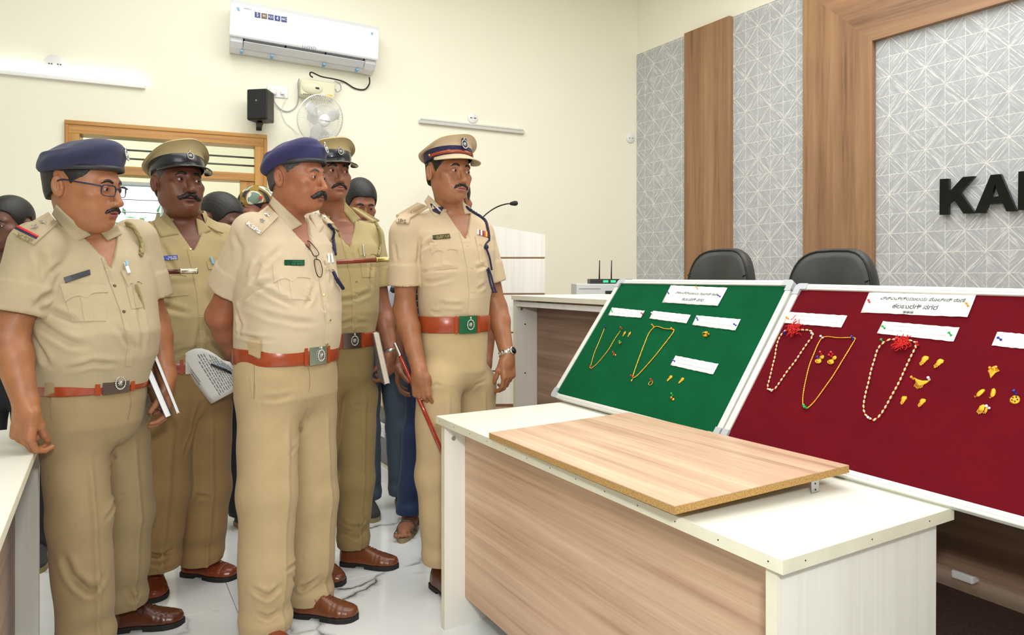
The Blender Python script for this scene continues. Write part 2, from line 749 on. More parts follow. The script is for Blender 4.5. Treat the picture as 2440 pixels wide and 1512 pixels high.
# each tile shows its own stretch of veining
def vary_marble():
    t = m_marble.node_tree
    oi = t.nodes.new('ShaderNodeObjectInfo')
    for mp in [n for n in t.nodes if n.bl_idname == 'ShaderNodeMapping']:
        sc = t.nodes.new('ShaderNodeVectorMath')
        sc.operation = 'MULTIPLY_ADD'
        t.links.new(oi.outputs['Location'], sc.inputs[0])
        sc.inputs[1].default_value = (1.7, 1.7, 0)
        src = mp.outputs[0]
        tos = [l.to_socket for l in t.links if l.from_socket == src]
        t.links.new(src, sc.inputs[2])
        for ts in tos:
            t.links.new(sc.outputs[0], ts)


vary_marble()

# dais along the panelled wall
DZ, NE = 0.39, 1.60
m_dais = plain('brown_vinyl_dais_top', rgb(158, 130, 104), 0.5, var=0.08, scale=40, bump=0.1, bscale=60)
A1 = Vector((-1.337, 5.445, 0))
A2 = DN(-3.0, NE)
B2 = MW @ Vector((10.5, 0.02, 0))
top = [A1, Vector(C0), B2, A2]
dais = empty('floor_dais')
tag(dais, kind='structure')
Vt = [(p.x, p.y, DZ - 0.02) for p in top] + [(p.x, p.y, DZ) for p in top]
obj('dais_top', Vt, [(3, 2, 1, 0), (4, 5, 6, 7), (0, 1, 5, 4), (1, 2, 6, 5), (2, 3, 7, 6), (3, 0, 4, 7)], m_dais, dais)
dm = box('dark_strip', (-3.0, -0.42, DZ), (2.3, -0.012, DZ + 0.004), plain('dark_brown_strip', rgb(62, 38, 28), 0.9, var=0.35, scale=120), dais)  # darker brown strip over the dais top along its edge
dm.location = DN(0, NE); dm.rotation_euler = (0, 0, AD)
nosing = box('edge_strip', (-3.0, -0.012, DZ - 0.022), (5.43, 0.004, DZ + 0.001), plain('brown_edge', rgb(120, 96, 78), 0.5), dais)
nosing.location = DN(0, NE); nosing.rotation_euler = (0, 0, AD)
# riser of dark granite slabs
x = -3.0
while x < 5.3:
    x1 = min(x + 0.9, 5.42)
    o = box('riser_slab', (x + 0.001, -0.03, 0.0), (x1 - 0.001, -0.008, DZ - 0.022), m_granite, dais, 0.001, seg=1)
    o.location = DN(0, NE); o.rotation_euler = (0, 0, AD)
    x = x1
o = box('skirting_strip', (-3.0, -0.012, 0.0), (5.42, 0.008, 0.012), plain('cream_skirting', rgb(226, 218, 196), 0.5), dais)
o.location = DN(0, NE); o.rotation_euler = (0, 0, AD)
hole = box('cable_cutout', (0, 0, 0), (0.30, 0.16, 0.004), m_dark, dais)  # flat dark slab standing for a cable hole, its shade put into the colour
hole.location = G(905, 931, DZ); hole.location.z = DZ; hole.rotation_euler = (0, 0, AD - PI / 2)

# switch plate on the riser
def switch_plate(name, M, w, h, label, cat='switch'):
    e = empty(name, mat=M, label=label, cat=cat)
    box('plate', (-w / 2, 0, -h / 2), (w / 2, 0.011, h / 2), m_white_pl, e, 0.003)
    return e


q0 = G(917, 1040, 0)
Mr = frame(DN(0, NE + 0.008), D)     # local y = -N (towards the floor)
xs, zs = on(Mr, 917, 1020, 0.0)
Ms = Mr @ Matrix.Translation((xs, 0.022, zs))
sw = switch_plate('switch_socket', Ms, 0.155, 0.088, 'white switch and two socket plate on the dark granite step front', 'socket')
box('rocker_switch', (-0.014, 0.011, -0.024), (0.014, 0.017, 0.024), m_white_pl, sw, 0.002)
for sx in (-0.048, 0.048):
    so = box('socket', (sx - 0.019, 0.011, -0.027), (sx + 0.019, 0.0135, 0.027), m_white_pl, sw, 0.001)
    for a, b in ((0, 0.012), (-0.009, -0.008), (0.009, -0.008)):
        box('pin_hole', (sx + a - 0.002, 0.0135, b - 0.002), (sx + a + 0.002, 0.0142, b + 0.002), m_dark, so)

# ------------------------------------------------------------ panelled wall
ZP = 3.33
wx = lambda px, off=0.0: on(MW, px, 400, off)[0]


def wpart(name, lo, hi, mat, bev=0.0):
    o = box(name, lo, hi, mat, wall_right, bev)
    return o


x1, x2 = wx(1630), wx(1747)
x3, x4 = wx(1913), wx(2078)
zi = on(MW, 2078, 97)[1]
wpart('wallpaper_panel', (0.002, -0.006, 0.2), (x1 + 0.02, -0.0005, ZP), m_paper)
wpart('wallpaper_panel', (x2 - 0.01, -0.006, 0.2), (x3 + 0.02, -0.0005, ZP), m_paper)
wpart('wallpaper_panel', (x4 - 0.04, -0.006, 0.2), (x4 + 3.6, -0.0005, zi + 0.03), m_paper)
xf1, xf2 = wx(1630, -0.05), wx(1738, -0.05)
zs_ = on(MW, 1735, 38, -0.05)[1]
wpart('wood_strip', (xf1, -0.05, 0.2), (xf2, -0.0005, zs_), m_wood_v, 0.002)
wpart('white_trim', (x2 - 0.035, -0.016, 0.2), (x2 - 0.012, -0.0005, ZP - 0.01), m_white_pl)
# big wooden surround, mitred at the corner
fx3, fx4 = wx(1913, -0.05), wx(2078, -0.05)
zi = on(MW, 2078, 97, -0.05)[1]
wdt = fx4 - fx3


def prism(name, poly, y0, y1, mat, parent):
    n = len(poly)
    V = [(a, y0, b) for a, b in poly] + [(a, y1, b) for a, b in poly]
    Fs = [tuple(range(n)), tuple(range(2 * n - 1, n - 1, -1))] + [((i + 1) % n, i, i + n, (i + 1) % n + n) for i in range(n)]
    return obj(name, V, Fs, mat, parent)


prism('surround_jamb', [(fx3, 0.2), (fx4, 0.2), (fx4, zi), (fx3, zi + wdt)], -0.05, -0.0005, m_wood_v, wall_right)
prism('surround_head', [(fx4, zi), (fx4 + 2.6, zi), (fx4 + 2.6 + wdt, zi + wdt), (fx3, zi + wdt)], -0.05, -0.0005, m_wood_h, wall_right)
prism('surround_jamb', [(fx4 + 2.6, 0.2), (fx4 + 2.6 + wdt, 0.2), (fx4 + 2.6 + wdt, zi + wdt), (fx4 + 2.6, zi)], -0.05, -0.0005, m_wood_v, wall_right)

# raised letters
LT = {'K': [[(905, 135), (1008, 130), (1008, 300), (1180, 110), (1318, 100), (1145, 290), (1320, 540), (1188, 545), (1072, 370), (1005, 430), (1003, 557), (902, 560)]],
      'A': [[(1515, 85), (1630, 75), (1818, 515), (1705, 517), (1660, 420), (1480, 432), (1440, 538), (1322, 540)], [(1565, 185), (1518, 352), (1615, 340)]],
      'L': [[(1850, 45), (1965, 36), (1960, 405), (2180, 392), (2180, 488), (1843, 503)]]}
OFFL = -0.045
for ch, loops in LT.items():
    cu = bpy.data.curves.new('sign_letter', 'CURVE')
    cu.dimensions = '2D'
    cu.fill_mode = 'BOTH'
    cu.extrude = 0.012
    cu.bevel_depth = 0.0015
    for lp in loops:
        s_ = cu.splines.new('POLY')
        s_.points.add(len(lp) - 1)
        for q, (a, b) in zip(s_.points, lp):
            X, Z = on(MW, 2060 + a / 5.04, 400 + b / 5.04, OFFL)
            q.co = (X, Z, 0, 1)
        s_.use_cyclic_u = True
    tmp = link(bpy.data.objects.new('t', cu))
    dg = bpy.context.evaluated_depsgraph_get()
    me = bpy.data.meshes.new_from_object(tmp.evaluated_get(dg))
    bpy.data.objects.remove(tmp)
    Vs = [(v.co.x, OFFL + 0.013 - v.co.z, v.co.y) for v in me.vertices]
    Fs = [tuple(p.vertices)[::-1] for p in me.polygons]
    o = obj('sign_letter', Vs, Fs, m_black_gloss)
    o.matrix_world = MW
    xs = [v[0] for v in Vs]
    zs2 = [v[2] for v in Vs]
    # stand-off pins so that the letter touches the wall
    pins = []
    for (fx_, fz) in {'K': ((0.12, 0.2), (0.12, 0.8)), 'A': ((0.12, 0.1), (0.88, 0.1)), 'L': ((0.1, 0.85), (0.1, 0.2))}[ch]:
        X = min(xs) + (max(xs) - min(xs)) * fx_
        Z = min(zs2) + (max(zs2) - min(zs2)) * fz
        pins.append(tube_vf([(X, -0.035, Z), (X, -0.001, Z)], 0.004, 6))
    for V2, F2 in pins:
        obj('standoff_pin', V2, F2, m_chrome, o)
    tag(o, {'K': 'large black gloss letter K mounted on the grey patterned wall', 'A': 'large black gloss letter A mounted right of the letter K', 'L': 'large black gloss letter cut off by the right edge of the photo'}[ch], 'letter', 'raised black letters on the wall')

# ------------------------------------------------------------ window with transom in the back wall
win = empty('window_1', mat=MB)
tag(win, kind='structure')


def wb(name, lo, hi, mat, parent, bev=0.003, **k):
    return box(name, lo, hi, mat, parent, bev, **k)


fw = 0.075
tl2, tr2 = tL - fw, tR + fw
zm = on(MB, 500, 414)[1]
wb('frame_head', (tR, -0.13, ZT - fw), (tL, 0.02, ZT), m_teak, win)
wb('frame_sill', (tR, -0.13, ZB), (tL, 0.03, ZB + fw), m_teak, win)
wb('frame_jamb', (tR, -0.13, ZB + fw), (tr2, 0.02, ZT - fw), m_teak_v, win)
wb('frame_jamb', (tl2, -0.13, ZB + fw), (tL, 0.02, ZT - fw), m_teak_v, win)
wb('frame_transom', (tr2, -0.13, zm - 0.04), (tl2, 0.015, zm + 0.02), m_teak, win)
wb('frame_mullion', (tr2 + 0.0, -0.12, ZB + fw), (tr2 + 0.10, 0.0, zm - 0.04), m_teak_v, win)
wb('moulding', (tR - 0.012, 0.0, ZT - 0.016), (tL + 0.012, 0.028, ZT + 0.012), m_teak, win, 0.004)
wb('moulding', (tR - 0.012, 0.0, ZB), (tR + 0.012, 0.028, ZT - 0.016), m_teak_v, win, 0.004)
wb('moulding', (tL - 0.012, 0.0, ZB), (tL + 0.012, 0.028, ZT - 0.016), m_teak_v, win, 0.004)
for k in (0.36, 0.66):
    zz = zm + 0.02 + (ZT - fw - zm - 0.02) * (1 - k)
    o = tube('window_bar', [(tr2, -0.09, zz), (tl2, -0.09, zz)], 0.007, plain('grey_bar_paint', rgb(110, 114, 112), 0.5), win)
sg = NT('clear_window_glass')
sg.set((0.93, 0.97, 0.94), 0.02, 0)
sg.b.inputs['Transmission Weight'].default_value = 1.0
sg.b.inputs['IOR'].default_value = 1.05
wb('window_pane', (tr2, -0.052, zm + 0.02), (tl2, -0.048, ZT - fw), sg.m, win, 0)

# the corridor seen through it
cor = [(-0.6, -2.3), (7.4, -2.3)]
lx0, lz0 = on(MB, 391, 437, -2.3)
lx1, lz1 = on(MB, 262, 585, -2.3)
lz0, lz1 = max(lz0, lz1), min(lz0, lz1) - 0.35
wall_strip('wall_corridor', MB, [(1.5, lx0, 0, 3.2), (lx1, 8.2, 0, 3.2), (lx0, lx1, lz0, 3.2), (lx0, lx1, 0, lz1)], -2.42, -2.3, m_wall)
o = box('wall_corridor_end', (tR - 0.16, -2.3, 0), (tR - 0.06, -0.16, 3.2), m_wall)
o.matrix_world = MB; tag(o, kind='structure')
o = box('ceiling_corridor', (tR - 0.2, -2.42, 3.2), (8.2, -0.16, 3.3), m_ceil)
o.matrix_world = MB; tag(o, kind='structure')
o = box('floor_corridor', (tR - 0.2, -2.42, -0.1), (8.2, -0.16, -0.001), m_joint)
o.matrix_world = MB; tag(o, kind='structure')
cl = area_light('corridor_fill', MB @ Vector((4.2, -1.2, 3.15)), (2.0, 0.8), 20, (1, 0.98, 0.93))  # added unseen fill that brightens the corridor walls
win2 = empty('window_2', mat=MB)
tag(win2, kind='structure')
wb('louvre_frame', (lx0, -2.43, lz0 - 0.03), (lx1, -2.28, lz0), m_grey_pl, win2, 0)
wb('louvre_frame', (lx0, -2.43, lz1), (lx1, -2.28, lz1 + 0.03), m_grey_pl, win2, 0)
wb('louvre_frame', (lx0, -2.43, lz1 + 0.03), (lx0 + 0.025, -2.28, lz0 - 0.03), m_grey_pl, win2, 0)
wb('louvre_frame', (lx1 - 0.025, -2.43, lz1 + 0.03), (lx1, -2.28, lz0 - 0.03), m_grey_pl, win2, 0)
k = 0
zz = lz0 - 0.12
while zz > lz1 + 0.06:
    o = box('louvre_slat', (lx0 + 0.026, -0.003, -0.055), (lx1 - 0.026, 0.003, 0.055), sg.m, win2)
    o.location = (0, -2.36, zz); o.rotation_euler = (0.5, 0, 0)
    tube('louvre_clip', [(lx0 + 0.026, -2.34, zz - 0.052), (lx1 - 0.026, -2.34, zz - 0.052)], 0.004, m_dark, win2, 6)
    zz -= 0.125
# hedge outside
bm = bmesh.new()
rr = random.Random(3)
for i in range(1400):
    c = Vector((rr.uniform(2.0, 8.5), rr.uniform(-4.6, -3.7), 0.5 + rr.random() * 1.65))
    R_ = Matrix.Rotation(rr.uniform(0, 6.28), 3, (rr.random(), rr.random(), rr.random() + .1))
    s_ = rr.uniform(0.05, 0.10)
    vs = [bm.verts.new(c + R_ @ Vector(p) * s_) for p in ((-1, 0, 0), (0, -.45, .1), (1, 0, 0), (0, .45, .1))]
    bm.faces.new(vs)
bm_box(bm, (2.0, -4.5, 0), (8.5, -3.9, 1.9))
o = bm_obj('hedge', bm, plain('hedge_green', rgb(120, 160, 112), 0.7, var=0.3, scale=12))
o.matrix_world = MB
tag(o, 'green hedge seen outdoors through the louvred window', 'hedge', kind='stuff')
# red notice on the corridor end wall
nx = tR - 0.06
e = box('red_notice', (nx, -1.25, 1.97), (nx + 0.012, -0.95, 2.22), plain('red_notice_paint', rgb(196, 112, 100), 0.6))
e.matrix_world = MB
tag(e, 'small faded red notice seen through the top window pane', 'sign')
V, Fs = text_vf('IIII III', 0.06)
obj('notice_lettering', [(nx + 0.0125, -1.10 - v.x, 2.06 + v.y) for v in V], [f[::-1] for f in Fs], m_white_pl, e)
e = box('cream_wall_box', (nx, -1.5, 1.76), (nx + 0.14, -0.75, 1.92), plain('beige_box', rgb(212, 205, 180), 0.5), None, 0.03)
e.matrix_world = MB
tag(e, 'beige rounded box below the red notice behind the window glass', 'box')

# ------------------------------------------------------------ things on the back wall
def batten(name, p0, p1, label, cat, lit):
    a = on(MB, *p0, 0.035)
    b = on(MB, *p1, 0.035)
    e = empty(name, mat=MB @ Matrix.Translation((a[0], 0.0, a[1])) @ Matrix.Rotation(-math.atan2(b[1] - a[1], b[0] - a[0]), 4, 'Y'))
    L = math.hypot(b[0] - a[0], b[1] - a[1])
    tag(e, label, cat)
    return e, L


e, L = batten('tube_light', (346, 203), (-70, 160), 'lit white LED batten glowing on the cream wall at upper left', 'light', True)
box('housing', (0, 0, -0.020), (L, 0.030, 0.008), m_white_pl, e, 0.002)
s = NT('lit_tube')
s.set((1, 1, 1), 0.5)
s.b.inputs['Emission Color'].default_value = (0.93, 0.97, 1.0, 1)
s.b.inputs['Emission Strength'].default_value = 6.0
box('diffuser', (0.012, 0.002, 0.008), (L - 0.012, 0.034, 0.034), s.m, e, 0.006)
e, L = batten('tube_light', (1251, 313), (1000, 286), 'unlit grey LED batten on the cream wall right of the fan', 'light', False)
box('housing', (0, 0, -0.019), (L, 0.030, 0.006), plain('batten_grey', rgb(208, 207, 198), 0.5), e, 0.002)
box('diffuser', (0.012, 0.002, 0.006), (L - 0.012, 0.034, 0.022), plain('frosted_cover', rgb(222, 221, 214), 0.35), e, 0.006)
for (px, py, r, lab) in ((131, 153, 0.066, 'round white junction cover above the lit tube light'), (1127, 281, 0.044, 'round white junction cover above the unlit batten')):
    a = on(MB, px, py, 0.01)
    o = lathe('junction_cover', [(0, 0), (r, 0), (r, 0.008), (r * 0.9, 0.013), (0, 0.014)], m_white_pl, None, 32)
    o.matrix_world = MB @ Matrix.Translation((a[0], 0.0, a[1])) @ Matrix.Rotation(-PI / 2, 4, 'X')
    tag(o, lab, 'junction box')
    V, Fs = merge_vf([tube_vf([(dx, 0, 0.013), (dx, 0, 0.0165)], 0.0045, 8) for dx in (-0.03 * r / .06, -0.016 * r / .06, 0.016 * r / .06, 0.03 * r / .06)])
    obj('screw_hole', V, Fs, m_dark, o)
a = on(MW, 1503, 329, -0.01) if False else on(MB, 1503, 329, 0.01)
o = lathe('junction_cover', [(0, 0), (0.045, 0), (0.045, 0.008), (0.04, 0.013), (0, 0.014)], m_white_pl, None, 32)
o.matrix_world = MB @ Matrix.Translation((a[0], 0.0, a[1])) @ Matrix.Rotation(-PI / 2, 4, 'X')
tag(o, 'round white junction cover beside the room corner', 'junction box')
V, Fs = merge_vf([tube_vf([(dx, 0, 0.013), (dx, 0, 0.0165)], 0.003, 8) for dx in (-0.02, -0.012, 0.012, 0.02)])
obj('screw_hole', V, Fs, m_dark, o)

# air conditioner: profile extruded along its length
aL, aR = on(MB, 547, 80, 0.19), on(MB, 902, 130, 0.19)
zc = 3.035
ac = empty('air_conditioner', mat=MB @ Matrix.Translation(((aL[0] + aR[0]) / 2, 0.0, zc)) @ Matrix.Rotation(math.radians(-2.6), 4, 'Y') @ Matrix.Scale(1.14, 4, (0, 0, 1)))
tag(ac, 'white split air conditioner mounted high on the cream wall', 'air conditioner')
W = abs(aL[0] - aR[0])
m_ac = plain('white_ac_gloss', rgb(224, 226, 231), 0.22, var=0.01, Coat_Weight=0.3)
m_ac2 = plain('ac_grey_underside', rgb(196, 200, 204), 0.35, var=0.02)


def extrude_prof(name, prof, x0, x1, mat, parent, bev=0.0, smooth=False):
    n = len(prof)
    V = [(x0, a, b) for a, b in prof] + [(x1, a, b) for a, b in prof]
    Fs = [tuple(range(n)), tuple(range(2 * n - 1, n - 1, -1))] + [((i + 1) % n, i, i + n, (i + 1) % n + n) for i in range(n)]
    o = obj(name, V, Fs, mat, parent)
    bm = bmesh.new()
    bm.from_mesh(o.data)
    bmesh.ops.recalc_face_normals(bm, faces=bm.faces)
    if bev:
        es = [e for e in bm.edges if e.is_manifold and e.calc_face_angle() > 0.6]
        bmesh.ops.bevel(bm, geom=es, offset=bev, segments=3, affect='EDGES')
    bm.to_mesh(o.data)
    bm.free()
    return o


extrude_prof('casing', [(0, 0.15), (0.15, 0.15), (0.16, 0.1), (0.172, -0.03), (0.168, -0.052), (0.105, -0.055), (0.085, -0.075), (0.08, -0.105), (0.125, -0.118), (0.105, -0.135), (0.05, -0.145), (0, -0.14)], -W / 2 + 0.008, W / 2 - 0.008, m_ac, ac, 0.004)
for sx in (-1, 1):   # solid cheeks closing the outlet at both ends
    x0, x1 = sorted((sx * (W / 2 - 0.008), sx * (W / 2 - 0.095)))
    extrude_prof('end_cheek', [(0.02, -0.04), (0.172, -0.04), (0.175, -0.06), (0.162, -0.105), (0.125, -0.136), (0.05, -0.148), (0.02, -0.146)], x0, x1, m_ac, ac, 0.006)
extrude_prof('front_panel', [(0.14, 0.158), (0.172, 0.152), (0.192, 0.125), (0.198, 0.02), (0.196, -0.072), (0.19, -0.084), (0.174, -0.080), (0.170, 0.0)], -W / 2, W / 2, m_ac, ac, 0.004)
extrude_prof('outlet_recess', [(0.06, -0.05), (0.166, -0.054), (0.158, -0.062), (0.078, -0.074), (0.082, -0.11), (0.06, -0.115)], -W / 2 + 0.096, W / 2 - 0.096, plain('dark_recess', rgb(62, 64, 68), 0.6), ac)
x = -W / 2 + 0.10
seg_w = (W - 0.2) / 3
for i in range(3):
    fl = extrude_prof('flap_blade', [(0.112, -0.088), (0.166, -0.066), (0.169, -0.071), (0.115, -0.094)], x + 0.006, x + seg_w - 0.006, m_ac, ac)
    for q in range(4):
        xx = x + 0.01 + q * (seg_w - 0.02) / 3
        extrude_prof('flap_rib', [(0.11, -0.089), (0.166, -0.067), (0.160, -0.05), (0.105, -0.075)], xx - 0.0012, xx + 0.0012, m_ac2, fl)
    for q in range(5):
        xx = x + 0.03 + q * (seg_w - 0.05) / 4
        extrude_prof('inner_vane', [(0.09, -0.065), (0.13, -0.062), (0.11, -0.09)], xx, xx + 0.006, m_dark, ac)
    x += seg_w
extrude_prof('lower_flap', [(0.118, -0.124), (0.172, -0.096), (0.176, -0.101), (0.12, -0.131)], -W / 2 + 0.10, W / 2 - 0.10, m_ac, ac)
m_tape = plain('blue_tape', rgb(128, 180, 222), 0.5)
fy = 0.1985


def acx(px, py, off=0.2):
    h = on(MB, px, py, off)
    v = ac.matrix_world.inverted() @ (MB @ Vector((h[0], off, h[1])))
    return v


def ac_patch(name, corners, mat, parent=ac, off=0.0):
    pts = [acx(*c) for c in corners]
    V = []
    for dy in (0.0, 0.0012):
        for p_ in pts:
            # follow the bowed front
            y = np.interp(p_.z, [-0.062, -0.05, 0.02, 0.125, 0.152, 0.158], [0.19, 0.196, 0.198, 0.192, 0.172, 0.16])
            V.append((p_.x, y + dy + off, p_.z))
    return obj(name, V, [(3, 2, 1, 0), (4, 5, 6, 7), (0, 1, 5, 4), (1, 2, 6, 5), (2, 3, 7, 6), (3, 0, 4, 7)], mat, parent)


ac_patch('tape_strip', [(563, 16), (570, 17), (572, 26), (566, 25)], m_tape)
ac_patch('tape_strip', [(885, 76), (890, 77), (888, 83), (884, 82)], m_tape)
for px in (575, 648, 773, 852):
    a = acx(px, 130 + (px - 575) * .165, 0.13)
    o = box('tape_strip', (a.x - 0.009, 0.05, -0.1505), (a.x + 0.009, 0.125, -0.1395), m_tape, ac)
    o.rotation_euler = (0, 0, 0)
st = ac_patch('sticker_sheet', [(604, 25), (686, 40), (685, 55), (604, 44)], m_white_pl)
m_sb = plain('sticker_blue', rgb(38, 52, 128), 0.4)
m_sg = plain('sticker_bronze', rgb(110, 84, 40), 0.4)


def ac_text(s_, px, py, size, mat, parent, off):
    c = acx(px, py)
    V, Fs = text_vf(s_, size)
    V = [(c.x - v.x, float(np.interp(c.z + v.y, [-0.05, 0.02, 0.125, 0.152], [0.196, 0.198, 0.192, 0.172])) + off, c.z + v.y) for v in V]
    return obj('lettering', V, Fs, mat, parent)


for i, (t_, m_) in enumerate((('5', m_sb), ('90', m_sg), ('R32', m_sb), ('4', m_sb), ('48C', m_sb))):
    x0 = 607 + i * 15.8
    y0 = 27.5 + i * 2.7
    ac_patch('sticker', [(x0, y0), (x0 + 13.5, y0 + 2.2), (x0 + 13.5, y0 + 15.5), (x0, y0 + 13.5)], m_, ac, 0.0008)
    ac_text(t_, x0 + 6.7, y0 + 7.5, 0.034 if len(t_) < 2 else 0.021, m_white_pl, ac, 0.0024)
ac_text('LLOYD', 737, 113.5, 0.032, plain('grey_print', rgb(120, 120, 124), 0.5), ac, 0.0009)
ac_text('HAVELLS', 590, 20.5, 0.013, plain('grey_print', rgb(120, 120, 124), 0.5), ac, 0.0016)

# voltage stabiliser
a, b = on(MB, 713, 182, 0.12), on(MB, 803, 237, 0.12)
cx_, cz_ = (a[0] + b[0]) / 2, (a[1] + b[1]) / 2
m_stab = plain('ivory_plastic', rgb(226, 222, 190), 0.4, var=0.02)
stb = empty('voltage_stabiliser', mat=MB @ Matrix.Translation((cx_, 0, cz_)) @ Matrix.Rotation(math.radians(-1.5), 4, 'Y'), label='ivory stabiliser box under the air conditioner', cat='stabiliser')
w2, h2 = abs(a[0] - b[0]) / 2 - 0.01, abs(a[1] - b[1]) / 2 - 0.012
box('casing', (-w2, 0, -h2), (w2, 0.10, h2), m_stab, stb, 0.012, seg=3, smooth=False)
bm = bmesh.new()
bmesh.ops.create_uvsphere(bm, u_segments=28, v_segments=14, radius=1)
for v in bm.verts:
    v.co = Vector((v.co.x * w2 * 0.62 + w2 * 0.32, 0.096 + v.co.y * 0.022, v.co.z * h2 * 0.82))
bm_obj('front_bulge', bm, m_stab, stb, True)
box('display', (-0.008 - 0.0, 0.11, -0.006), (0.02, 0.121, 0.006), m_dark, stb, 0.002)
box('yellow_sticker', (-w2 + 0.02, 0.098, -h2 + 0.008), (-w2 + 0.075, 0.1012, -h2 + 0.026), plain('yellow_sticker', rgb(230, 190, 30), 0.5), stb)
for k in range(14):
    box('vent_slot', (w2 - 0.03 - k * 0.012, 0.099, -h2 + 0.004), (w2 - 0.024 - k * 0.012, 0.1008, -h2 + 0.012), m_dark, stb)

# socket plate and plugs
a, b = on(MB, 637, 203, 0.0), on(MB, 686, 235, 0.0)
skx, skz = (a[0] + b[0]) / 2, (a[1] + b[1]) / 2
e = switch_plate('wall_socket', MB @ Matrix.Translation((skx, 0, skz)), abs(a[0] - b[0]), 0.085, 'white wall socket plate behind the black speaker', 'socket')
box('plug', (0.01, 0.011, -0.03), (0.062, 0.045, 0.02), m_white_pl, e, 0.01)
box('plug', (-0.045, 0.011, -0.02), (-0.02, 0.03, 0.006), m_white_pl, e, 0.004)


def bw(px, py, off=0.01):
    h = on(MB, px, py, off)
    return MB @ Vector((h[0], off, h[1]))


o = tube('power_cable', spline([bw(652, 225, 0.03), bw(654, 243, 0.02), bw(672, 262), bw(692, 264), bw(707, 250), bw(711, 225), bw(710, 200, 0.02), bw(713, 187, 0.04)], 6), 0.0045, m_grey_pl)
tag(o, 'grey power cable looping from the socket to the stabiliser', 'cable')
o = tube('power_cable', spline([bw(880, 184, 0.08), bw(880, 200, 0.03), bw(868, 213), bw(845, 210), bw(820, 195), bw(795, 188, 0.05), bw(765, 182, 0.06), bw(742, 172, 0.08), bw(739, 179, 0.06), bw(745, 184, 0.07)], 6), 0.0055, m_dark)
tag(o, 'black cable hanging between air conditioner and stabiliser', 'cable')
o = tube('power_cable', spline([bw(675, 222, 0.03), bw(680, 235, 0.02), bw(671, 262), bw(680, 290), bw(700, 308), bw(712, 320, 0.05)], 6), 0.003, m_white_pl)
tag(o, 'thin white cable running from the socket down to the fan', 'cable')
o = tube('power_cable', spline([bw(798, 193, 0.08), bw(810, 200, 0.04), bw(812, 213, 0.03), bw(803, 219, 0.04), bw(799, 212, 0.08)], 6), 0.004, m_grey_pl)
tag(o, 'short grey cable loop at the right of the stabiliser', 'cable')

# speaker
c = on(MB, 620, 252, 0.16)
spk = empty('wall_speaker', mat=MB @ Matrix.Translation((c[0], 0, c[1])), label='small black wall speaker left of the fan', cat='speaker')
sR = Matrix.Translation((0, 0.16, 0)) @ Matrix.Rotation(math.radians(-32), 4, 'Z')
bm = bmesh.new()
vs = bm_box(bm, (-0.078, -0.09, -0.112), (0.078, 0.05, 0.112), 0.012, 3)
for v in bm.verts:
    if v.co.y < -0.02:
        v.co.x *= 0.82
    v.co = sR @ v.co
bm_obj('cabinet', bm, m_dark, spk)
bm = bmesh.new()
bm_box(bm, (-0.07, 0.05, -0.105), (0.07, 0.057, 0.105), 0.005, 2, sR)
bm_obj('grille', bm, m_dark_soft, spk)
bm = bmesh.new()
bm_box(bm, (-0.006, 0.057, 0.02), (0.006, 0.0585, 0.032), 0, 1, sR)
bm_obj('badge', bm, m_chrome, spk)
bm = bmesh.new()
bm_box(bm, (-0.02, -0.17, -0.135), (0.02, 0.0, -0.118), 0.004, 2, Matrix.Translation((0, 0.16, 0)))
bm_box(bm, (-0.02, 0.0, -0.15), (0.02, 0.015, -0.08), 0.003, 2)
bm_obj('bracket', bm, m_dark, spk)

# wall fan
fc = bw(764, 284, 0.30)
fan = empty('wall_fan', mat=Matrix.Translation(fc))
tag(fan, 'white wall mounted fan with wire grille below the stabiliser', 'fan')
fdir = (Vector((-0.1, 1.6, 1.35)) - fc).normalized()
fdir = (fdir + Vector((0.50, 0, -0.12))).normalized()
FR = fdir.to_track_quat('Z', 'Y').to_matrix().to_4x4()
R0 = 0.178
items = []
for k in range(84):
    a = 2 * PI * k / 84
    pts = []
    for t in np.linspace(0, 1, 9):
        r = 0.042 + (R0 - 0.042) * t
        z = 0.062 * math.sqrt(max(0, 1 - (t ** 3)))
        aa = a + 0.35 * (1 - t)
        pts.append(FR @ Vector((r * math.cos(aa), r * math.sin(aa), z)))
    items.append(tube_vf(pts, 0.0013, 4, False, False))
for rr_, zz in ((R0, 0), (R0, -0.006), (0.115, 0.053)):
    items.append(tube_vf([FR @ Vector((rr_ * math.cos(2 * PI * k / 48), rr_ * math.sin(2 * PI * k / 48), zz)) for k in range(48)], 0.0035 if rr_ == R0 else 0.0018, 6, True))
V, Fs = merge_vf(items)
obj('front_grille', V, Fs, m_white_pl, fan, True)
items = []
for k in range(60):
    a = 2 * PI * k / 60
    pts = []
    for t in np.linspace(0, 1, 7):
        r = 0.05 + (R0 - 0.05) * t
        z = -0.008 - 0.06 * math.sqrt(max(0, 1 - (t ** 2.5)))
        pts.append(FR @ Vector((r * math.cos(a), r * math.sin(a), z)))
    items.append(tube_vf(pts, 0.0012, 4, False, False))
V, Fs = merge_vf(items)
obj('rear_grille', V, Fs, m_white_pl, fan, True)
hub = lathe('hub_disc', [(0, 0.056), (0.043, 0.056), (0.045, 0.062), (0.041, 0.067), (0, 0.069)], m_white_pl, fan, 32, M=FR)
V, Fs = text_vf('Crompton', 0.018, align='CENTER')
up = FR.inverted().to_3x3() @ Vector((0, 0, 1))
an = math.atan2(up.y, up.x) - PI / 2
Rz = Matrix.Rotation(an, 4, 'Z')
V = [FR @ (Rz @ Vector((v.x, v.y, 0.0695))) for v in V]
obj('lettering', V, Fs, plain('dark_print', rgb(40, 44, 60), 0.5), hub)
m_bl = plain('clear_fan_blade', rgb(224, 228, 228), 0.25)
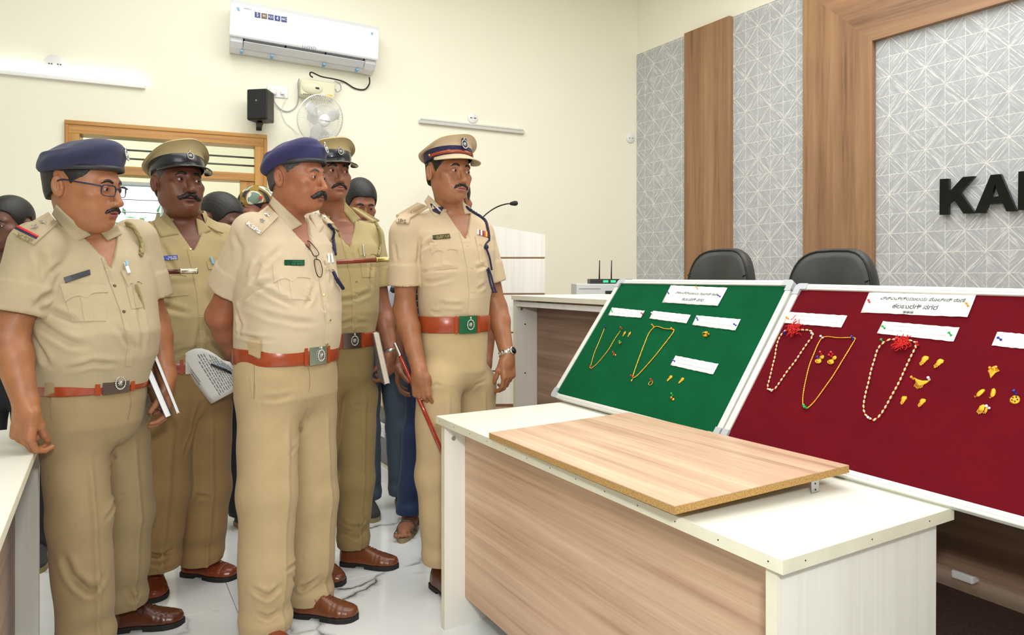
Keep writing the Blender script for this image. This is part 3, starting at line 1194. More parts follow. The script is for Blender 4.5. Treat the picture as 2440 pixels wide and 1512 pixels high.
for k in range(3):
    a = 2 * PI * k / 3 + 0.4
    Vb = []
    for i in range(7):
        r = 0.035 + 0.12 * i / 6
        for j, (da, dz) in enumerate(((-0.5, -0.02), (0, 0.0), (0.5, 0.02))):
            w = (0.55 + 0.45 * math.sin(PI * min(1, i / 5)))
            aa = a + da * w
            Vb.append(FR @ Vector((r * math.cos(aa), r * math.sin(aa), dz + 0.0)))
    Fb = [(i * 3 + j, i * 3 + j + 1, i * 3 + j + 4, i * 3 + j + 3) for i in range(6) for j in range(2)]
    o = obj('fan_blade', Vb, Fb, m_bl, fan, True)
    md = o.modifiers.new('s', 'SOLIDIFY'); md.thickness = 0.002
lathe('motor_housing', [(0, -0.02), (0.05, -0.02), (0.055, -0.06), (0.05, -0.12), (0.03, -0.14), (0, -0.14)], m_white_pl, fan, 24, M=FR)
wl = bw(776, 330, 0.0)
V, Fs = tube_vf([FR @ Vector((0, 0, -0.11)), Vector((0.02, 0.10, -0.09)), wl - fc], [0.02, 0.018, 0.03], 10)
obj('wall_arm', V, Fs, m_white_pl, fan, True)
o = box('base_plate', (-0.05, 0, -0.08), (0.05, 0.02, 0.06), m_white_pl, fan, 0.006)
o.matrix_local = Matrix.Translation(-fc) @ Matrix.Translation(wl) @ MB.to_3x3().to_4x4()

# ============================================================ DESKS AND BOARDS
DT = 0.753
ca = G(1865, 1333, DT)
dA, nA = ca.dot(D), ca.dot(N)
m_bracket = plain('zinc_bracket', rgb(186, 190, 190), 0.35, 0.9)


def desk(name, d0_, n0_, z0, L, DEP, H, label, wood_mat, panel_n, nails=True, panel_z=0.10, side=1, gable=0.025, over=0.02, curved=True, top_t=0.026):
    """desk whose long front edge starts at (d0,n0) and runs L along D; side=+1: body behind lies towards +N"""
    e = empty(name, DN(d0_, n0_, z0), AD, label=label, cat='desk')
    q = lambda n: -side * n                 # distance behind the front edge -> local y
    yb = sorted((q(0), q(DEP)))
    box('desk_top', (0, yb[0], H - top_t), (L, yb[1], H), m_cream_top, e, 0.0015)
    # edge band on front and both ends
    ya = sorted((q(-0.0012), q(0.0)))
    box('edge_band', (-0.001, ya[0], H - top_t - 0.0006), (L + 0.001, ya[1], H - 0.0012), m_edge, e)
    for xa in (-0.0012, L):
        box('edge_band', (xa, yb[0], H - top_t - 0.0006), (xa + 0.0012, yb[1], H - 0.0012), m_edge, e)
    for gx in (over, L - over - gable):
        zt = H - top_t - 0.0008
        if curved:
            prof = [(0.012, 0), (0.012, zt), (DEP - 0.03, zt), (DEP - 0.032, zt * 0.62), (DEP - 0.045, zt * 0.45), (DEP - 0.075, zt * 0.27), (DEP - 0.12, zt * 0.1), (DEP - 0.16, 0)]
        else:
            prof = [(0.012, 0), (0.012, zt), (DEP - 0.03, zt), (DEP - 0.03, 0)]
        g = extrude_prof('side_panel', [(q(a), b) for a, b in prof], gx, gx + gable, m_cream, e)
        yy = sorted((q(0.0105), q(0.012)))
        box('edge_band', (gx, yy[0], 0.001), (gx + gable, yy[1], zt), m_edge, g)
        sgn = 1 if gx < 0.1 else -1
        xs_ = gx + (gable if sgn > 0 else 0)
        if sgn < 0:
            for zf, yn in ((zt - 0.05, 0.045),):
                V, Fs = tube_vf([(xs_, q(yn), zf), (xs_ - 0.006, q(yn), zf)], 0.0075, 12)
                obj('cam_lock', V, Fs, m_bracket, g)
    yp = sorted((q(panel_n), q(panel_n + 0.018)))
    box('front_panel', (over + gable, yp[0], panel_z), (L - over - gable, yp[1], H - top_t), wood_mat, e)
    if nails:
        n_ = 13
        for i in range(n_):
            x = 0.03 + (L - 0.06) * i / (n_ - 1)
            V, Fs = tube_vf([(x, q(-0.0010), H - 0.013), (x, q(-0.0018), H - 0.013)], 0.0016, 6)
            obj('nail', V, Fs, m_nail, e)
        for i in (0, 1, 2):
            V, Fs = tube_vf([(-0.001, q(0.06 + i * 0.2), H - 0.013), (-0.0018, q(0.06 + i * 0.2), H - 0.013)], 0.0016, 6)
            obj('nail', V, Fs, m_nail, e)
    return e


desk('front_desk', dA, nA, 0, 1.478, 0.555, DT, 'cream topped desk with pale wood front panel carrying the loose board', m_oak, 0.092)
fc_ = Vector((-1.562, 2.325, 0))
desk('side_desk', fc_.dot(D) - 1.45, fc_.dot(N), 0, 1.45, 0.60, DT, 'cream topped desk cut off at the lower left, under the hand of the bespectacled officer', m_elm_d, 0.075, nails=False, side=-1)

# loose wooden panel lying on the front desk
pl = P(1165, 1030, 0.477 * F / 370)
pf = P(1607, 1205, 0.458 * F / 545)
pr = P(1980, 1098, 0.445 * F / 438)
X_ = (pl - pf).normalized()
Y_ = (pr - pf)
Lx, Ly = (pl - pf).length, Y_.length
Zn = X_.cross(Y_).normalized()
Zn = -Zn if Zn.z < 0 else Zn
Y_ = Zn.cross(X_).normalized()
if Y_.dot(pr - pf) < 0:
    Ly = -Ly
Mp = Matrix(((X_.x, Y_.x, Zn.x, pf.x), (X_.y, Y_.y, Zn.y, pf.y), (X_.z, Y_.z, Zn.z, pf.z), (0, 0, 0, 1)))
lp = empty('loose_wood_panel', mat=Mp, label='loose pale wood panel with raw particle board edge lying on the front desk', cat='board')
ys_ = sorted((0, Ly))
sh = 0.035
# top laminate, slightly sheared like the photographed board
def shear(o):
    for v in o.data.vertices:
        v.co.x -= 0.09 * v.co.y * (1 if Ly > 0 else -1) * 0 
    return o


box('laminate_sheet', (0, ys_[0], -0.0015), (Lx, ys_[1], 0), m_oak, lp)
box('particle_core', (0, ys_[0], -0.0175), (Lx, ys_[1], -0.0016), m_particle, lp)
bx_ = Mp.inverted() @ P(1912, 1128, 0.46 * F / 468)
bm = bmesh.new()
sy = 1 if Ly > 0 else -1
bm_box(bm, (0.012, Ly * 0.80 - 0.013, -0.0195), (0.05, Ly * 0.80 + 0.013, -0.0176), 0, 1)
bm_box(bm, (0.010, Ly * 0.80 - 0.013, -0.048), (0.012, Ly * 0.80 + 0.013, -0.0176), 0, 1)
br = bm_obj('angle_bracket', bm, m_bracket, lp)
for dz in (-0.028, -0.042):
    V, Fs = tube_vf([(0.010, Ly * 0.80, dz), (0.0094, Ly * 0.80, dz)], 0.0022, 8)
    obj('screw_hole', V, Fs, m_nail, br)

# the judges' desk on the dais
rear_c = P(1217, 703, 0.11 * F / 43)
nR = 1.945
dR = 3.32
desk('dais_desk', dR - 4.0, nR, DZ, 4.0, 0.62, 0.76, 'long cream topped wooden desk on the dais behind the pinboards', m_elm_d, 0.148, nails=False, panel_z=0.028, gable=0.028, over=0.0, curved=False, top_t=0.024)
for o in list(bpy.data.objects):
    if o.name == 'dais_desk':
        rd = o
box('front_rail', (0.0, -0.03, 0.70), (4.0, -0.012, 0.726), m_cream, rd, 0.001)
for zz in (0.60, 0.33):
    V, Fs = tube_vf([(3.972, -0.07, zz), (3.969, -0.07, zz)], 0.004, 8)
    obj('screw', V, Fs, m_nail, rd)
g = G(2290, 1385, DZ)
ft = box('white_foot_block', (-0.030, -0.02, 0), (0.030, 0.02, 0.024), m_white_pl, rd, 0.006)
ft.location = ((g.dot(D) - (dR - 4.0)), -0.168, 0.0)

# ------------------------------------------------------------ pinboards
def felt(name, col):
    s = NT(name)
    a = s.noise(s.coord(), 5, 5, 0.65)
    b = s.noise(s.coord(scale=(1, 2.2, 1)), 38, 3, 0.7)
    c = s.ramp(a, [(0.3, tuple(x * 0.86 for x in col)), (0.7, tuple(min(1, x * 1.14) for x in col))])
    c = s.mix(s.ramp(b, [(0.66, 0.0), (0.8, 0.25)]), c, tuple(min(1, x * 1.4 + 0.012) for x in col))
    s.set(c, 0.95)
    s.b.inputs['Specular IOR Level'].default_value = 0.12
    s.bump(s.noise(s.coord(), 1200, 1), 0.4, 0.0006)
    return s.m


m_green = felt('green_felt', rgb(3, 82, 46))
m_red = felt('maroon_felt', rgb(98, 8, 22))


def board_frame(BL, TL, BR):
    BL, TL, BR = Vector(BL), Vector(TL), Vector(BR)
    u = (BR - BL)
    W_ = u.length
    u.normalize()
    v = TL - BL
    v = v - u * v.dot(u)
    H_ = v.length
    v.normalize()
    n = u.cross(v).normalized()
    M = Matrix(((u.x, v.x, n.x, BL.x), (u.y, v.y, n.y, BL.y), (u.z, v.z, n.z, BL.z), (0, 0, 0, 1)))
    return M, W_, H_


def pinboard(name, M, W_, H_, felt_mat, label):
    e = empty(name, mat=M, label=label, cat='pinboard')
    f = 0.021
    box('felt', (f - 0.002, f - 0.002, -0.010), (W_ - f + 0.002, H_ - f + 0.002, -0.003), felt_mat, e)
    box('backing', (f, f, -0.015), (W_ - f, H_ - f, -0.0102), m_grey_pl, e)
    for a, b in (((0.03, 0), (W_ - 0.03, f)), ((0.03, H_ - f), (W_ - 0.03, H_)), ((0, 0.03), (f, H_ - 0.03)), ((W_ - f, 0.03), (W_, H_ - 0.03))):
        r = box('frame_rail', (a[0], a[1], -0.016), (b[0], b[1], 0.003), m_alu, e, 0.0025)
        hz = (b[0] - a[0]) > (b[1] - a[1])
        if hz:
            box('rail_rib', (a[0], (a[1] + b[1]) / 2 - 0.002, 0.003), (b[0], (a[1] + b[1]) / 2 + 0.002, 0.0042), m_alu, r)
        else:
            box('rail_rib', ((a[0] + b[0]) / 2 - 0.002, a[1], 0.003), ((a[0] + b[0]) / 2 + 0.002, b[1], 0.0042), m_alu, r)
    for sx in (0, 1):
        for sy_ in (0, 1):
            t = f + 0.0015
            R = 0.016
            arc = [(R - R * math.cos(a), R - R * math.sin(a)) for a in np.linspace(0, PI / 2, 6)]
            poly = arc + [(0.042, 0), (0.042, t), (t, t), (t, 0.042), (0, 0.042)]
            poly = [(x if not sx else W_ - x, y if not sy_ else H_ - y) for x, y in poly]
            n_ = len(poly)
            V = [(x, y, -0.0165) for x, y in poly] + [(x, y, 0.0055) for x, y in poly]
            Fs = [tuple(range(n_))[::-1], tuple(range(n_, 2 * n_))] + [(i, (i + 1) % n_, (i + 1) % n_ + n_, i + n_) for i in range(n_)]
            o = obj('corner_cap', V, Fs, m_grey_pl, e)
            bm = bmesh.new(); bm.from_mesh(o.data); bmesh.ops.recalc_face_normals(bm, faces=bm.faces)
            bm.to_mesh(o.data); bm.free()
    return e


gBL = G(1312, 950, 0.757) + Vector((0, 0, 0.010))
n_base = gBL.dot(N)
gBR = Vector((gBL.x, gBL.y, gBL.z)) - D * 0.885 + Vector((0, 0, -0.001))
gTL = Vector((gBL.x, gBL.y, 0)) + N * 0.357 + Vector((0, 0, 1.240))
MG, WG, HG = board_frame(gBL, gTL, gBR)
rBL = gBR - D * 0.006
rBR = rBL - D * 1.21 + Vector((0, 0, -0.012))
rTL = Vector((rBL.x, rBL.y, 0)) + N * 0.352 + Vector((0, 0, 1.228))
MR, WR, HR = board_frame(rBL, rTL, rBR)
gb = pinboard('green_pinboard', MG, WG, HG, m_green, 'green felt pinboard in a white metal frame leaning behind the front desk')
rb = pinboard('maroon_pinboard', MR, WR, HR, m_red, 'maroon felt pinboard in a white metal frame at the right')

ZF = -0.003     # felt surface in board coordinates


def onb(M, px, py, z=ZF):
    Mi = M.inverted()
    o = Mi @ Vector((0, 0, EYE))
    d = (Mi @ P(px, py, 1.0)) - o
    t = (z - o.z) / d.z
    h = o + d * t
    return Vector((h.x, h.y, z))


gp = lambda x, y: (1300 + x / 3.78, 650 + y / 3.78)
rp = lambda x, y: (1750 + x / 3.217, 680 + y / 3.217)
m_sheet = plain('white_paper', rgb(242, 242, 240), 0.8, var=0.01)
m_ink = plain('black_ink', rgb(30, 30, 34), 0.7)
m_ink2 = plain('grey_ink', rgb(120, 120, 120), 0.7)
T1, T2 = 'ವಿಶ್ವವಿದ್ಯಾಲಯ ಪೊಲೀಸ್ ಠಾಣೆ', 'ಕಲಬುರಗಿ ನಗರ'


def sheet(M, quad, label, group, texts, mk):
    pts = [onb(M, *mk(*q)) for q in quad]        # tl, tr, br, bl
    c = sum(pts, Vector()) / 4
    nx_, ny_ = 14, 5
    V = []
    for j in range(ny_ + 1):
        for i in range(nx_ + 1):
            a, b = i / nx_, j / ny_
            p_ = (pts[0] * (1 - a) + pts[1] * a) * (1 - b) + (pts[3] * (1 - a) + pts[2] * a) * b
            lift = 0.0012 + 0.0016 * abs(math.sin(a * 5.1 + c.x * 40)) * (b ** 2) + 0.001 * (a ** 6)
            jit = 0.0008 * math.sin(a * 37 + c.x * 91) * (1 if j in (0, ny_) else 0)
            V.append((p_.x - c.x, p_.y - c.y + jit, lift))
    Fs = [(j * (nx_ + 1) + i, (j + 1) * (nx_ + 1) + i, (j + 1) * (nx_ + 1) + i + 1, j * (nx_ + 1) + i + 1) for j in range(ny_) for i in range(nx_)]
    o = obj('paper_slip', V, Fs, m_sheet, None, True)
    md = o.modifiers.new('s', 'SOLIDIFY'); md.thickness = 0.0004; md.offset = -1
    o.matrix_world = M @ Matrix.Translation((c.x, c.y, ZF))
    tag(o, label, 'paper', group)
    ux = ((pts[1] - pts[0]) + (pts[2] - pts[3])).normalized()
    for s_, size, ax, ay, mt in texts:
        V, Fs = text_vf(s_, size, bold=size * .009 if size > .02 else 0)
        wdt_ = max(v.x for v in V) - min(v.x for v in V)
        want = ax[1] - ax[0]
        Wp = (pts[1] - pts[0]).length
        k = want * Wp / wdt_
        b = ay
        L0 = pts[0].lerp(pts[3], b)
        L1 = pts[1].lerp(pts[2], b)
        mid = L0.lerp(L1, (ax[0] + ax[1]) / 2)
        mx = (max(v.x for v in V) + min(v.x for v in V)) / 2
        dirx = (L1 - L0).normalized()
        diry = Vector((-dirx.y, dirx.x, 0))
        Vn = []
        for v in V:
            w = mid + dirx * ((v.x - mx) * k) + diry * (v.y * min(k, 1.15))
            Vn.append((w.x - c.x, w.y - c.y, 0.0034))
        obj('print', Vn, Fs, mt, o)
    return o


SL1, SL2 = 'ವಿವಿ ಠಾಣೆ ಗುನ್ನೆ ನಂ: 167/2025', 'ಜಪ್ತು ಪಡಿಸಿಕೊಂಡ ಆಭರಣಗಳು: 21 ಗ್ರಾಂ ಬಂಗಾರದ ಆಭರಣಗಳು'


def slip_text(num, gr, l1):
    return [(num + '   ' + l1, 0.009, (0.12, 0.58), 0.3, m_ink2), (gr, 0.009, (0.14, 0.9), 0.66, m_ink2)]


sheet(MG, [(1130, 112), (1642, 135), (1555, 300), (1050, 268)], 'white title sheet with two printed lines at the top of the green board', None,
      [(T1, 0.024, (0.17, 0.90), 0.42, m_ink), (T2, 0.024, (0.35, 0.72), 0.76, m_ink)], gp)
sheet(MG, [(600, 312), (895, 343), (862, 408), (565, 383)], 'leftmost white paper slip on the green board, pinned green and red', 'case slips', slip_text('6)', SL2, SL1), gp)
sheet(MG, [(970, 342), (1310, 380), (1272, 457), (937, 413)], 'white paper slip above the large plain gold necklace on green felt', 'case slips', slip_text('3)', SL2, SL1), gp)
sheet(MG, [(1362, 383), (1760, 420), (1712, 522), (1322, 470)], 'white paper slip with two blue pins above a single gold ring', 'case slips', slip_text('4)', SL2, SL1), gp)
sheet(MG, [(1172, 745), (1560, 822), (1512, 918), (1127, 832)], 'lowest white paper slip on the green board', 'case slips', slip_text('7)', SL2, SL1), gp)
sheet(MR, [(1035, 52), (1857, 72), (1790, 247), (970, 208)], 'large white title sheet at the top of the maroon board', None,
      [(T1, 0.03, (0.15, 0.93), 0.30, m_ink), (T2, 0.03, (0.30, 0.72), 0.66, m_ink), ('***', 0.03, (0.42, 0.52), 0.97, m_ink)], rp)
sheet(MR, [(410, 203), (868, 233), (822, 325), (385, 290)], 'white paper slip behind the red tassel at the left of the maroon board', 'case slips', slip_text('2)', SL2, SL1), rp)
sheet(MR, [(1140, 275), (1728, 325), (1682, 433), (1095, 370)], 'white paper slip held by two green pins below the large title', 'case slips', slip_text('1)', SL2, SL1), rp)
sheet(MR, [(2017, 355), (2420, 392), (2420, 510), (1975, 462)], 'white paper slip cut by the right edge of the photo', 'case slips', slip_text('5)', SL2, SL1), rp)

# push pins
PC = {'blue': rgb(28, 44, 160), 'red': rgb(214, 40, 44), 'green': rgb(20, 176, 74), 'orange': rgb(244, 160, 26), 'white': rgb(238, 238, 244)}
PM = {k: plain(k + '_pin_plastic', v, 0.25, var=0.03) for k, v in PC.items()}
pin_me = {}


def pin_mesh(c):
    if c not in pin_me:
        rings = []
        for r, h in ((0.0006, 0.0), (0.0006, 0.003), (0.0030, 0.0031), (0.0032, 0.0042), (0.0018, 0.0055), (0.0017, 0.0105), (0.0032, 0.0125), (0.0034, 0.0140), (0.0028, 0.0148)):
            rings.append([(r * math.cos(2 * PI * k / 12), r * math.sin(2 * PI * k / 12), h) for k in range(12)])
        V, Fs = rings_vf(rings, True, True, True)
        pin_me[c] = mesh_from('push_pin', V, Fs, PM[c], True)
    return pin_me[c]


def pin(M, mk, x, y, c, label, grp):
    o = link(bpy.data.objects.new('push_pin', pin_mesh(c)))
    h = onb(M, *mk(x, y), ZF + 0.008)
    t = Matrix.Rotation(0.25 * math.sin(x * 1.3), 4, 'X') @ Matrix.Rotation(0.25 * math.cos(y * 1.7), 4, 'Y')
    o.matrix_world = M @ Matrix.Translation((h.x, h.y, ZF)) @ t
    tag(o, label, 'push pin', grp)


GP, RP = 'push pins on the green board', 'push pins on the maroon board'
for x, y, c, l in [
    (1100, 178, 'blue', 'blue push pin at the left edge of the green board title sheet'),
    (1362, 135, 'orange', 'orange push pin at the top middle of the green board title sheet'),
    (1568, 205, 'blue', 'blue push pin at the right edge of the green board title sheet'),
    (593, 343, 'green', 'green push pin at the left of the leftmost slip on the green board'),
    (867, 362, 'red', 'red push pin at the right end of the leftmost slip'),
    (957, 362, 'white', 'white push pin holding the middle slip on the green board'),
    (1362, 417, 'blue', 'blue push pin at the left of the slip above the ring'),
    (1708, 463, 'blue', 'blue push pin at the right of the slip above the ring'),
    (1157, 785, 'blue', 'blue push pin at the left of the lowest slip on the green board'),
    (535, 482, 'blue', 'blue push pin at the upper left end of the thin gold chain'),
    (680, 500, 'red', 'red push pin at the upper right end of the thin gold chain'),
    (410, 848, 'red', 'red push pin at the bottom of the thin gold chain'),
    (966, 475, 'orange', 'orange push pin at the upper left of the large gold necklace'),
    (1138, 502, 'orange', 'orange push pin at the upper right of the large gold necklace'),
    (778, 930, 'red', 'red push pin above the pendant of the large gold necklace'),
    (955, 967, 'red', 'red push pin holding the upright open gold ring'),
    (672, 618, 'green', 'green push pin through the gold ring beside the thin chain'),
    (612, 722, 'red', 'red push pin through the small gold studs below the ring'),
    (1135, 1097, 'green', 'green push pin above the pair of round studs at the board bottom'),
    (1443, 543, 'orange', 'left orange push pin in the single gold ring'),
    (1464, 545, 'orange', 'right orange push pin in the single gold ring')]:
    pin(MG, gp, x, y, c, l, GP)
for x, y, c, l in [
    (1027, 118, 'red', 'red push pin at the left edge of the large title sheet'),
    (1787, 150, 'orange', 'orange push pin at the right edge of the large title sheet'),
    (1148, 320, 'green', 'green push pin at the left of the slip under the large title'),
    (1657, 375, 'green', 'green push pin at the right of the slip under the large title'),
    (2040, 405, 'blue', 'blue push pin in the slip cut by the photo edge'),
    (408, 245, 'orange', 'orange push pin in the slip behind the left tassel'),
    (376, 366, 'blue', 'blue push pin at the upper left of the left bead necklace'),
    (592, 370, 'white', 'white push pin at the upper right of the left bead necklace'),
    (276, 798, 'white', 'white push pin at the bottom of the left bead necklace'),
    (672, 393, 'white', 'white push pin at the upper left of the twisted gold chain'),
    (903, 404, 'blue', 'blue push pin at the upper right of the twisted gold chain'),
    (534, 921, 'green', 'left green push pin at the bottom of the twisted gold chain'),
    (552, 930, 'green', 'right green push pin at the bottom of the twisted gold chain'),
    (657, 518, 'red', 'red push pin above the left bell earring'),
    (640, 550, 'blue', 'blue push pin beside the left bell earring'),
    (747, 520, 'red', 'upper red push pin at the right bell earring'),
    (740, 534, 'red', 'lower red push pin at the right bell earring'),
    (1135, 427, 'green', 'green push pin at the upper left of the long bead necklace'),
    (1248, 402, 'red', 'red push pin above the tassel of the long bead necklace'),
    (1400, 450, 'red', 'red push pin at the upper right of the long bead necklace'),
    (1035, 1010, 'white', 'white push pin at the bottom of the long bead necklace'),
    (1365, 705, 'orange', 'orange push pin at the left corner of the fan shaped pendant'),
    (1484, 710, 'white', 'white push pin at the right corner of the fan shaped pendant'),
    (1978, 630, 'orange', 'upper orange push pin in the leaf shaped brooch'),
    (2000, 640, 'orange', 'lower orange push pin in the leaf shaped brooch'),
    (2155, 822, 'blue', 'blue push pin above the round gold pendant at far right'),
    (1948, 930, 'white', 'white push pin between the two fringed studs')]:
    pin(MR, rp, x, y, c, l, RP)

# gold
m_gold = plain('gold', rgb(240, 186, 66), 0.28, 1.0, var=0.08, scale=120, bump=0.25, bscale=700)
m_gold_m = plain('matte_gold', rgb(232, 174, 52), 0.42, 0.85, var=0.15, scale=300, bump=0.8, bscale=900)
m_thread = plain('red_thread', rgb(214, 30, 30), 0.9, var=0.15, scale=200)
m_bead = plain('pearly_gold_bead', rgb(236, 208, 150), 0.3, 0.5, var=0.12, scale=300)


def bpts(M, mk, pts, z=ZF + 0.0022):
    return [onb(M, *mk(*p_), z) for p_ in pts]


def twist(pts, r, strands=2, turns=1.0):
    out = []
    for s_ in range(strands):
        ps = []
        acc = 0
        for i, p_ in enumerate(pts):
            if i:
                acc += (p_ - pts[i - 1]).length
            a = acc / 0.006 * PI * turns + s_ * 2 * PI / strands
            t = (pts[min(i + 1, len(pts) - 1)] - pts[max(i - 1, 0)]).normalized()
            n = Vector((0, 0, 1))
            b = t.cross(n)
            ps.append(p_ + (b * math.cos(a) + n * math.sin(a)) * r * 0.5)
        out.append(tube_vf(ps, r * 0.62, 5))
    return merge_vf(out)


def resample(pts, step):
    out = [pts[0]]
    acc = 0
    for a, b in zip(pts[:-1], pts[1:]):
        L = (b - a).length
        d = step - acc
        while d <= L:
            out.append(a.lerp(b, d / L))
            d += step
        acc = (acc + L) % step
    return out


def place(M, V):
    """recentre board-space vertices -> (matrix, local verts)"""
    c = sum((Vector(v) for v in V), Vector()) / len(V)
    return M @ Matrix.Translation(c), [Vector(v) - c for v in V], c


def chain(M, mk, pts, r, label, group='gold pieces on display', closed=False):
    ps = resample(spline(bpts(M, mk, pts, ZF + r + 0.0004), 8), 0.0012)
    V, Fs = twist(ps, r)
    MM, V, c = place(M, V)
    o = obj('gold_chain', V, Fs, m_gold, None, True)
    o.matrix_world = MM
    tag(o, label, 'necklace', group)
    return o, c


n1, c1 = chain(MG, gp, [(530, 500), (490, 600), (440, 720), (408, 830), (400, 850), (412, 862), (425, 850), (470, 810), (560, 700), (620, 600), (675, 520)], 0.0016, 'thin open gold chain at the left of the green board')
n2, c2 = chain(MG, gp, [(978, 488), (930, 545), (890, 640), (850, 745), (812, 850), (786, 930), (792, 945), (825, 925), (880, 868), (980, 755), (1075, 635), (1140, 550), (1156, 515), (1140, 508), (1070, 502), (1010, 483), (978, 488)], 0.0021, 'large plain gold necklace with a drop pendant on green felt')
pd = onb(MG, *gp(780, 970))
V, Fs = rings_vf([[(r * math.cos(a), h * 0.8, 0.002 + r * math.sin(a)) for a in np.linspace(0, 2 * PI, 9)[:-1]] for r, h in ((0.0003, 0.014), (0.0014, 0.008), (0.0016, 0.004), (0.0045, -0.001), (0.0008, -0.007))], True, True, True)
obj('drop_pendant', [Vector(v) + pd - c2 for v in V], Fs, m_gold, n2, True)
n3, c3 = chain(MR, rp, [(672, 397), (640, 450), (610, 520), (575, 610), (550, 710), (532, 800), (524, 870), (528, 925), (545, 940), (562, 938), (620, 880), (700, 770), (760, 685), (830, 570), (885, 480), (924, 412), (915, 400), (860, 400), (780, 400), (720, 392), (672, 397)], 0.0017, 'long twisted gold chain beside the left bead necklace')


def bead_necklace(M, mk, pts, label):
    ps = spline(bpts(M, mk, pts, ZF + 0.0035), 8, True)
    c = sum(ps, Vector()) / len(ps)
    e = empty('bead_necklace', mat=M @ Matrix.Translation(c), label=label, cat='necklace', group='gold pieces on display')
    V, Fs = tube_vf([p_ - c for p_ in ps], 0.0011, 6, True)
    obj('red_thread', V, Fs, m_thread, e, True)
    bs = resample(ps + [ps[0]], 0.0142)
    me = None
    for i, b in enumerate(bs[:-1]):
        t = (bs[i + 1] - b).normalized()
        if me is None:
            rings = [[(r * math.cos(2 * PI * k / 10), r * math.sin(2 * PI * k / 10), h) for k in range(10)] for r, h in ((0.0008, -0.0056), (0.0021, -0.004), (0.0031, 0), (0.0021, 0.004), (0.0008, 0.0056))]
            V, Fs = rings_vf(rings, True, True, True)
            me = mesh_from('bead', V, Fs, m_bead, True)
        o = link(bpy.data.objects.new('bead', me), e)
        o.location = b - c
        o.rotation_euler = t.to_track_quat('Z', 'Y').to_euler()
    return e, c


b1, cb1 = bead_necklace(MR, rp, [(385, 350), (345, 400), (322, 470), (312, 540), (294, 610), (278, 680), (263, 740), (254, 785), (278, 802), (312, 788), (360, 722), (410, 650), (462, 585), (512, 510), (560, 440), (600, 382), (582, 347), (520, 340), (440, 342)], 'shorter bead necklace on red thread beside the board joint')
b2, cb2 = bead_necklace(MR, rp, [(1140, 440), (1098, 490), (1073, 570), (1048, 650), (1028, 740), (1005, 830), (990, 920), (1000, 980), (1032, 1015), (1072, 1028), (1112, 998), (1152, 940), (1202, 850), (1262, 740), (1312, 630), (1352, 545), (1390, 462), (1370, 427), (1280, 415), (1190, 415)], 'longer bead necklace on red thread in the middle of the maroon board')
rt = random.Random(5)
for (e, c, cx0, cy0, sx, sy0, n_) in ((b1, cb1, 455, 325, 75, 55, 60), (b2, cb2, 1278, 438, 75, 40, 70)):
    items = []
    for i in range(n_):
        a0 = onb(MR, *rp(cx0 + rt.gauss(0, 0.25) * sx, cy0 + rt.gauss(0, 0.35) * sy0), ZF + 0.004 + 0.008 * rt.random()) - c
        pts = [a0]
        an = rt.uniform(0, 6.28)
        for k in range(4):
            an += rt.uniform(-0.9, 0.9)
            pts.append(pts[-1] + Vector((math.cos(an), math.sin(an), rt.uniform(-.3, .3))) * 0.0055)
        items.append(tube_vf(spline(pts, 3), 0.0010, 4, False, False))
    V, Fs = merge_vf(items)
    o = obj('thread_tassel', V, Fs, m_thread, e, True)
    o['kind'] = 'stuff'


def jewel(name, M, mk, x, y, parts, label, cat, rot=0.0, s=1.0):
    c = onb(M, *mk(x, y), ZF)
    e = empty(name, mat=M @ Matrix.Translation(c) @ Matrix.Rotation(rot, 4, 'Z') @ Matrix.Scale(s, 4), label=label, cat=cat, group='gold pieces on display')
    for pn, V, Fs, m_ in parts:
        obj(pn, V, Fs, m_, e, True)
    return e


def plate(poly, z0, z1, dome=0.0, grid=3):
    """domed plate from an outline"""
    n = len(poly)
    c = Vector((sum(a for a, b in poly) / n, sum(b for a, b in poly) / n))
    rings = [[(a, b, z0) for a, b in poly]]
    for k in range(grid + 1):
        f = 1 - k / (grid + 1)
        rings.append([(c.x + (a - c.x) * f, c.y + (b - c.y) * f, z1 + dome * (1 - f * f)) for a, b in poly])
    return rings_vf(rings, True, True, True)


def drops(n, x0, x1, ytop, ylen, r=0.0011):
    out = []
    for i in range(n):
        x = x0 + (x1 - x0) * i / max(1, n - 1)
        l = ylen * (1 - 0.35 * abs(2 * i / max(1, n - 1) - 1))
        out.append(('hanging_drop',) + tube_vf([(x, ytop, 0.0022), (x, ytop - l * 0.6, 0.0024), (x, ytop - l * 0.8, 0.0026), (x, ytop - l, 0.0022)], [r * 0.6, r * 0.6, r * 1.3, r * 0.3], 6) + (m_gold,))
    return out


def circ(r, n=14, sx=1, sy=1, cx=0, cy=0):
    return [(cx + r * sx * math.cos(2 * PI * k / n), cy + r * sy * math.sin(2 * PI * k / n)) for k in range(n)]


